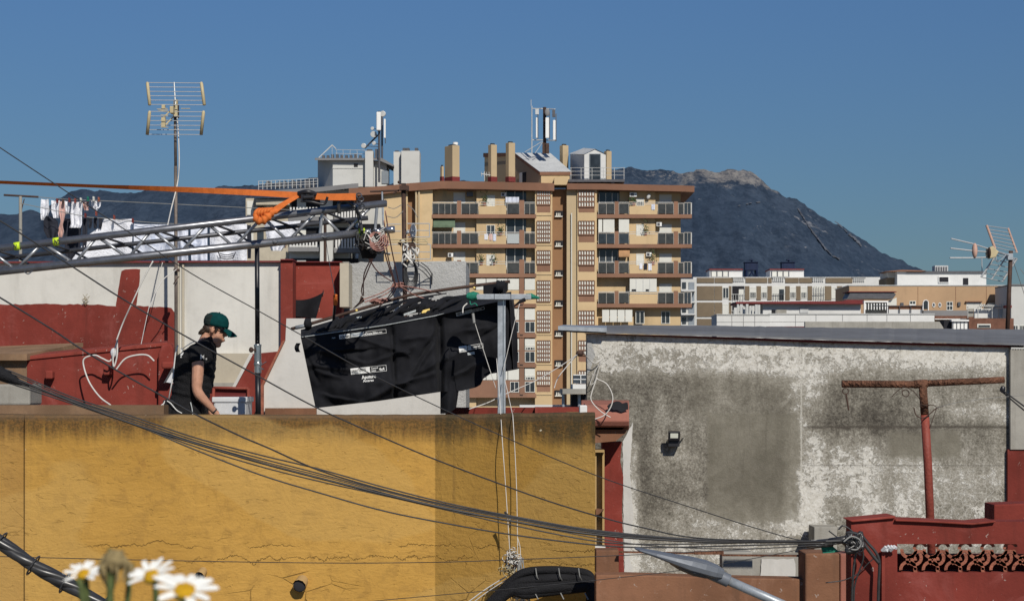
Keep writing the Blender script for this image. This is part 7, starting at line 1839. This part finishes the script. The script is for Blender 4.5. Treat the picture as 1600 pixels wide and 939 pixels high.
# ------------------------------------------------------------------ cables across the street
def cab(pix, r, label, mat='cable', group='street cables spanning the yellow wall', Y0=14.2, Y1=13.8, x0=0, x1=1330):
    P = [(a, b, lerp(Y0, Y1, (a - x0)/(x1 - x0))) for a, b in pix]
    return wire(P, r * .42, 8, 8).build('cable', mat, smooth=True, label=label, cat='cable', group=group)
CABLES = [
 ([(-120, 540), (0, 574), (112, 620), (211, 652), (306, 684), (408, 711), (500, 733), (600, 761), (700, 786), (800, 806), (930, 828), (1100, 843), (1265, 845), (1332, 842)], .011, 'topmost black cable of the bundle crossing the yellow wall'),
 ([(-120, 543), (0, 577), (108, 622), (208, 655), (306, 688), (408, 716), (500, 740), (600, 767), (700, 791), (800, 810), (930, 832), (1100, 845), (1265, 847), (1332, 843)], .010, 'second black cable from the top of the bundle'),
 ([(-120, 547), (0, 583), (104, 624), (204, 661), (306, 693), (408, 723), (500, 747), (600, 772), (700, 795), (800, 814), (930, 835), (1100, 846), (1265, 846), (1332, 844)], .017, 'thickest black cable running through the middle of the bundle'),
 ([(-120, 552), (0, 590), (102, 624), (214, 664), (306, 698), (408, 729), (500, 752), (600, 774), (700, 797), (800, 820), (930, 845), (1020, 850), (1150, 848), (1300, 846)], .010, 'black cable under the thickest one, parting from it on the turned end'),
 ([(-120, 555), (0, 594), (102, 627), (221, 668), (306, 703), (408, 742), (500, 770), (600, 798), (700, 818), (800, 835), (930, 851), (1020, 855), (1150, 852), (1300, 848)], .011, 'lowest black cable of the bundle crossing the yellow wall'),
 ([(-120, 550), (0, 587), (95, 619), (210, 659), (306, 691), (420, 723), (520, 748), (640, 780), (760, 806), (930, 840), (1030, 853), (1160, 857), (1290, 851)], .008, 'thin black cable weaving between the bundle, ending lowest at the junction'),
 ([(-60, 190), (0, 231), (100, 297), (200, 362), (300, 428), (406, 487), (470, 523), (560, 574), (652, 620), (780, 679), (930, 742), (1060, 786), (1230, 839), (1290, 845)], .007, 'long black wire from the upper left across the black cloth to the junction'),
 ([(-60, 312), (0, 345), (115, 418), (180, 460), (255, 505), (300, 531), (395, 583), (495, 637), (600, 684), (681, 718), (790, 759), (858, 783), (930, 805), (1000, 823), (1100, 841), (1290, 845)], .010, 'long black cable from the left passing in front of the man to the junction'),
 ([(-60, 430), (0, 465), (80, 514), (128, 546), (190, 583), (258, 621), (307, 648), (373, 680), (420, 700), (500, 735), (600, 765), (700, 789), (800, 808), (930, 830), (1100, 844), (1290, 846)], .011, 'black cable from the far left over the red planter joining the bundle'),
 ([(-60, 867), (0, 869), (250, 875), (500, 879), (680, 878), (800, 874), (930, 869), (1060, 863), (1200, 856), (1300, 850)], .006, 'nearly level thin wire low across the yellow wall'),
 ([(540, 944), (600, 937), (790, 920), (930, 906), (1060, 891), (1160, 875), (1262, 856), (1310, 848)], .005, 'thin wire rising from the bottom edge to the junction'),
]
for i, (p, r, l) in enumerate(CABLES):
    if 6 <= i <= 8: cab(p, r * 1.1, l, Y0=11.6, Y1=13.7)
    else: cab(p, r * 1.15, l)
m = MB().tube(spline([W(-80, 548, 14.2), W(0, 583, 14.2), (W(48, 606, 14.2))], 8), [.064, .062, .06, .058, .056, .054, .052, .050, .048, .044, .038, .032, .026, .02, .014, .009, .005], 12)
m.build('cable_sleeve', 'trousers', smooth=True, label='thick black sleeve gathering the cables at the left edge', cat='cable sleeve')
strg([(239, 408, 20.5), (222, 440, 20.5), (207, 472, 20.5), (192, 505, 20.6), (182, 532, 20.6)], 'white cord running down over the red stripe to the hook', .008)
strg([(254, 410, 22.6), (244, 450, 22.6), (233, 480, 22.5), (220, 540, 21.2)], 'thin white cord falling right of the red stripe', .004)
strg([(184, 530, 20.7), (177, 556, 20.7), (178, 573, 20.7), (183, 555, 20.7), (183, 530, 20.7)], 'white cord loop hanging in front of the red planter', .009)
strg([(178, 548, 20.75), (172, 564, 20.75), (160, 560, 20.75), (148, 555, 20.75), (132, 560, 20.75), (131, 573, 20.75), (140, 598, 20.7), (156, 620, 20.6), (173, 633, 20.5)], 'white cord curving down the left half of the red planter', .009)
strg([(181, 578, 20.75), (195, 561, 20.75), (212, 555, 20.75), (230, 555, 20.75), (241, 564, 20.75)], 'white cord arching right over the red planter', .009)
MB().ell(W(177.5, 551, 20.72), (.035, .03, .05), 8, 6).build('cord_hook', 'plastic', label='white hook holding the cords on the red planter', cat='hook')
# junction of the cables at the corner of the lattice parapet
j = thing('cable_junction', 'black cable junction with splice boxes at the corner of the lattice parapet', 'junction', W(1340, 860, 13.75))
rr = random.Random(5)
m = MB().tube([W(1262, 851, 13.95), W(1300, 847, 13.85)], .03, 12); m.tube([W(1296, 846, 13.85), W(1330, 841, 13.8)], .026, 12); m.build('splice_sleeve', 'cable', j, smooth=True)
m = MB()
for k in range(16): m.tube([W(1268 + k*2, 844.4 + .2*k*-.3, 13.91 - .004), W(1268.9 + k*2, 844.4 - .06*k, 13.906)], .006, 5)
m.build('clamp_teeth', 'whitecable', j)
m = MB()
for k in range(16):
    P = [W(1335 + rr.uniform(-14, 14), 846 + rr.uniform(-14, 16), 13.78 + rr.uniform(-.06, .03)) for _ in range(5)]; m.tube(spline(P, 6), rr.uniform(.007, .014), 6)
m.ell(W(1337, 848, 13.8), (.05, .05, .055), 12, 8); m.ell(W(1326, 846, 13.82), (.05, .04, .035), 12, 8); m.build('cable_knot', 'cable', j, smooth=True)
for pix, r in (([(1342, 830), (1356, 848), (1368, 862), (1374, 878), (1373, 910), (1372, 950)], .011), ([(1340, 834), (1352, 852), (1364, 868), (1374, 880)], .013), ([(1338, 860), (1334, 885), (1332, 915), (1331, 950)], .009), ([(1372, 866), (1356, 880), (1340, 896), (1318, 906), (1290, 910)], .004), ([(1345, 852), (1349, 872), (1336, 912), (1334, 950)], .006), ([(1310, 827), (1318, 821), (1332, 830), (1346, 846), (1338, 858)], .006), ([(1295, 829), (1308, 839)], .005)):
    wire([(a, b, 13.9) for a, b in pix], r, 7, 6).build('drop_cable', 'cable', j, smooth=True)
wire([(1318, 846, 13.7), (1330, 838, 13.7), (1342, 842, 13.7), (1345, 850, 13.7), (1339, 858, 13.7), (1330, 858, 13.7)], .006, 7).build('grey_loop', 'greycable', j, smooth=True)
MB().pp([(1283, 852), (1300, 852), (1312, 862), (1286, 864)], 13.88, .03).build('green_tag', 'green', j)
m = MB()
for k in range(8): m.bar(W(1378 + k*2.6, 856 + rr.uniform(-4, 4), 13.95), W(1384 + k*2.4, 855 + rr.uniform(-5, 5), 13.93), .012, 6)
m.build('white_putty', 'plastic', j)
# black bundle bracket low on the turned yellow end
t = thing('cable_loop', 'thick black cable bundle arching over the lower end of the yellow wall', 'cable bundle', W(870, 939, 17.3))
YB_ = 17.10
for i, (o_, r) in enumerate(((0, .036), (15, .045), (23, .05), (31, .05), (38, .036))):
    m = wire([(752 + o_*.3, 955, YB_), (776, 930 + o_*.3, YB_), (800, 906 + o_*.5, YB_ - .02), (822, 893 + o_*.95, YB_ - .03), (860, 890 + o_*.9, YB_ - .02 - .01*(i % 2)), (895, 892 + o_*.75, YB_), (915, 895 + o_*.6, YB_)] + ([(924 - o_*.05, 903 + o_*.3, YB_), (927 - o_*.1, 920, YB_), (928 - o_*.12, 960, YB_)] if i != 2 else [(922, 920, YB_)]), r, 9, 8)
    m.build('cable', 'trousers', t, smooth=True)
for px in (838, 874, 905):
    MB().tube(spline([W(px - 1, 887, YB_ - .09), W(px + 1, 900, YB_ - .10), W(px + 4, 906, YB_ - .06)]), .005, 5).build('cable_tie', 'greycable', t)
for px in (836, 876, 914): MB().bar(W(px, 926, YB_ - .06), W(px + 5, 936, YB_ - .1), .006, 5).build('cable_tie', 'greycable', t)
t = thing('wire_tangle', 'tangle of pale loose wires hanging on the turned end of the yellow wall', 'wire tangle', W(808, 939, 17.2))
def tang(n, cx, cy, sx, sy, r, mat, seed, ell=True):
    rr = random.Random(seed); m = MB()
    for k in range(n):
        if ell:
            a0 = rr.uniform(0, 6.3); px = cx + rr.gauss(0, sx*.45); py = cy + rr.gauss(0, sy*.45); q = rr.uniform(3, 7.5); e = rr.uniform(.5, 1.2)
            P = [W(px + q*math.cos(a0 + i*.8), py + q*e*math.sin(a0 + i*.8), 17.24 + rr.uniform(-.05, .06)) for i in range(6)]
        else:
            px = cx + rr.uniform(-sx, sx); P = [W(px, cy - sy, 17.25), W(px + rr.uniform(-5, 5), cy - sy*.3, 17.2), W(px + rr.uniform(-8, 8) + 3, cy + sy*.4, 17.18), W(px + rr.uniform(-10, 12) + 4, cy + sy, 17.2)]
        m.tube(spline(P, 5), r, 5)
    return m.build('wire', mat, t, smooth=True)
tang(26, 803, 872, 9, 12, .0042, 'whitecable', 1); tang(16, 797, 890, 12, 12, .0042, 'antyellow', 2); tang(12, 800, 884, 10, 14, .0045, 'greycable', 3)
tang(12, 810, 912, 5, 30, .0042, 'whitecable', 4, False); tang(7, 812, 905, 6, 34, .005, 'greycable', 5, False); tang(12, 808, 925, 9, 12, .004, 'antyellow', 6); tang(10, 808, 930, 10, 12, .0045, 'whitecable', 8)
tang(8, 801, 880, 8, 12, .007, 'darkpipe', 7)
strg([(796, 897, 17.3), (762, 918, 17.35), (730, 941, 17.4)], 'upper white string stretched left and down from the wire tangle', .0055)
strg([(798, 901, 17.3), (766, 921, 17.35), (736, 943, 17.4)], 'lower white string stretched left and down from the wire tangle', .0045)
m = MB().tube(spline([W(789, 800, 17.45), W(794, 806, 17.42), W(797, 813, 17.4), (W(796, 824, 17.42))]), [.012 - .0003*i for i in range(31)], 6); m.build('tape_scrap', 'cable', label='scrap of black tape on the left string where the cables cross', cat='tape')
# thick twisted bundle, near, lower left
YNB = 7.6; kN = K(YNB)
nb = thing('cable_bundle', 'thick twisted black cable bundle sagging across the lower left corner', 'cable bundle', W(80, 900, YNB))
base = spline([W(-120, 758, YNB), W(0, 846, YNB), (W(60, 888, YNB)), W(120, 920, YNB), W(200, 968, YNB), W(330, 1030, YNB)], 14); L_ = len(base)
for s in range(5):
    P = []
    for i, p in enumerate(base):
        a = s*2*PI/5 + i*.16; rad = kN*8.5; P.append(p + Vector((-.45*math.cos(a), math.sin(a)*1.0, .85*math.cos(a)))*rad)
    MB().tube(P, kN*(7.5 if s % 2 else 6.3), 9).build('strand', 'cable', nb, smooth=True)
for i in (14, 26, 38, 50):
    m = MB()
    p = base[i]; tg = (base[i+1] - base[i-1]).normalized(); u = Vector((0, 1, 0)); w_ = tg.cross(u).normalized()
    m.tube([p + (u*math.cos(a) + w_*math.sin(a))*kN*17 for a in [2*PI*q/14 for q in range(15)]], kN*1.4, 6)
    m.build('cable_tie', 'cable', nb)

# ------------------------------------------------------------------ daisies right in front of the camera
ZP = 9.55
tp = thing('planter', 'clay planter trough holding the daisies just below the view', 'planter', (X(230, 1.15), 1.16, ZP - .16))
m = MB(); m.box(X(-100, 1.15), X(620, 1.15), 1.02, 1.04, ZP - .16, ZP + .02); m.box(X(-100, 1.15), X(620, 1.15), 1.26, 1.28, ZP - .16, ZP + .02); m.box(X(-100, 1.15) - .02, X(-100, 1.15), 1.02, 1.28, ZP - .16, ZP + .02); m.box(X(620, 1.15), X(620, 1.15) + .02, 1.02, 1.28, ZP - .16, ZP + .02); m.box(X(-100, 1.15), X(620, 1.15), 1.04, 1.26, ZP - .16, ZP - .14); m.build('trough', 'clay', tp)
MB().box(X(-100, 1.15), X(620, 1.15), 1.04, 1.26, ZP - .14, ZP).build('soil', 'soil', tp)
MB().box(X(-160, 1.15), X(700, 1.15), .98, 1.32, 0, ZP - .16).build('viewing_parapet', 'concrete', label='low parapet under the planter of daisies', cat='wall')
def daisy(px, py, Y, rad, tilt, roll, seed, label, petals=13, miss=(), foot=0):
    rr = random.Random(seed); k = K(Y); c = W(px, py, Y)
    t = thing('daisy', label, 'daisy', (c.x + foot*k, Y + .02, ZP), 'daisies at the bottom left')
    Rm = Matrix.Rotation(math.radians(roll), 3, 'Y') @ Matrix.Rotation(math.radians(tilt), 3, 'X')
    def q(x, y, z): return c + Rm @ Vector((x, y, z))
    r0 = rad*.36*k; L = rad*k
    for i in range(petals):
        if i in miss: continue
        a = 2*PI*i/petals + rr.uniform(-.1, .1); ln = L*rr.uniform(.88, 1.06); wd = L*rr.uniform(.19, .25); up = rr.uniform(.15, .75); ph = rr.uniform(-.3, .3)
        def fn(u, v):
            s = v; w_ = wd*(.42 + .75*math.sin(PI*min(1, s*.82 + .1))**.8)*(1 if s < .88 else math.sqrt(max(0, 1 - ((s - .88)/.12)**2))*.75 + .25)
            x = r0*.75 + (ln - r0*.75)*s; y = (u - .5)*2*w_*.55; z = x*up*.5 - .25*(x/L)**2*L*.4 + abs(u - .5)*w_*.35 + ph*y*.4
            return q(x*math.cos(a) - y*math.sin(a), x*math.sin(a) + y*math.cos(a), z)
        MB().grid(fn, 6, 12).build('petal', 'petal', t, smooth=True, norm=False)
    m = MB(); n = 18; rings = []
    for j in range(8):
        th = PI*.5*j/7; rings.append([q(r0*math.cos(th)*math.cos(2*PI*i/n)*(1 + .04*rr.uniform(-1, 1)), r0*math.cos(th)*math.sin(2*PI*i/n), r0*.62*math.sin(th) - r0*.05) for i in range(n)])
    m.loft(rings); 
    for _ in range(90):
        th = math.asin(rr.random()**.7); a = rr.uniform(0, 6.28); p = q(r0*math.cos(th)*math.cos(a), r0*math.cos(th)*math.sin(a), r0*.62*math.sin(th)); m.ell(p, (r0*.075,)*3, 5, 4)
    m.build('flower_disc', 'disc', t, smooth=True)
    m = MB().loft([[q(rr_*r0*math.cos(2*PI*i/14), rr_*r0*math.sin(2*PI*i/14), z*r0) for i in range(14)] for rr_, z in ((1.05, -.08), (1.0, -.3), (.7, -.6), (.3, -.8))]); m.build('calyx', 'stem', t, smooth=True)
    m = MB().tube(spline([q(0, 0, -r0*.6), q(0, 0, -r0*1.6) + Vector((0, 0, -.006)), Vector((c.x + foot*k*.5, Y + .01, c.z - .09)), Vector((c.x + foot*k, Y + .02, ZP - .005))], 8), [.0016 + .00003*i for i in range(25)], 8); m.build('stem', 'stem', t, smooth=True)
daisy(131, 897, 1.22, 31, 30, -10, 3, 'smallest daisy, leftmost of the three over the black cable bundle', 13, (8, 9, 10), 10)
daisy(237, 900, 1.15, 37, 36, -14, 8, 'middle daisy just under the withered seed head', 13, (8, 9, 10, 11), 4)
daisy(289, 924, 1.06, 52, 27, 8, 5, 'largest daisy, rightmost and lowest at the bottom edge', 13, (9, 10), -6)
# withered head
c = W(180, 876, 1.17); t = thing('seed_head', 'withered brown flower head with drooping petals above the daisies', 'flower', (c.x, 1.17, ZP)); rr = random.Random(9); k = K(1.17)
m = MB(); m.ell(c, (k*20, k*18, k*17), 16, 10)
for i, p in enumerate(m.v): m.v[i] = c + (p - c)*(1 + .35*noise.noise((p - c)*400))
m.build('head', 'sepal', t, smooth=True)
for i in range(16):
    a = rr.uniform(0, 6.28); b = c + Vector((math.cos(a)*k*17, math.sin(a)*k*14, k*rr.uniform(-4, 12))); e = c + Vector((math.cos(a)*k*rr.uniform(12, 26), math.sin(a)*k*12, -k*rr.uniform(18, 46)))
    mid = (b + e)/2 + Vector((math.cos(a)*k*8, 0, k*4)); P = spline([b, mid, e], 7)
    MB().tube(P, [k*rr.uniform(2.4, 3.6)*math.sin(PI*(.12 + .8*q/14)) for q in range(15)], 6).build('withered_petal', 'sepal', t, smooth=True)
MB().tube(spline([c - Vector((0, 0, k*12)), c + Vector((-k*8, 0, -k*60)), Vector((c.x - k*4, 1.17, ZP - .005))], 8), .0022, 8).build('stem', 'stem', t, smooth=True)
for px, foot, lab in ((121, 6, 'thin leaning green stem left of the daisies'), (206, -5, 'bare green stem between the seed head and the middle daisy')):
    A = W(px, 880 if px > 150 else 905, 1.19); wire([(px, 880 if px > 150 else 905, 1.19), (px + foot, 920, 1.19), (px + foot*2, 1000, 1.19), (px + foot*2, 1000 + 215, 1.19)], .0018, 7).build('stem', 'stem', label=lab, cat='stem')
# tiny dry weed growing on the red band of the white wall
m = MB(); c = W(134, 477, 22.97)
for k in range(9): m.tube(spline([c, c + Vector((R.uniform(-.03, .03), -.03, .05)), c + Vector((R.uniform(-.07, .07), -.04, R.uniform(.06, .15)))], 5), .0022, 4)
m.build('dry_weed', 'sepal', label='tiny dry weed growing out of the red band on the white wall', cat='weed')
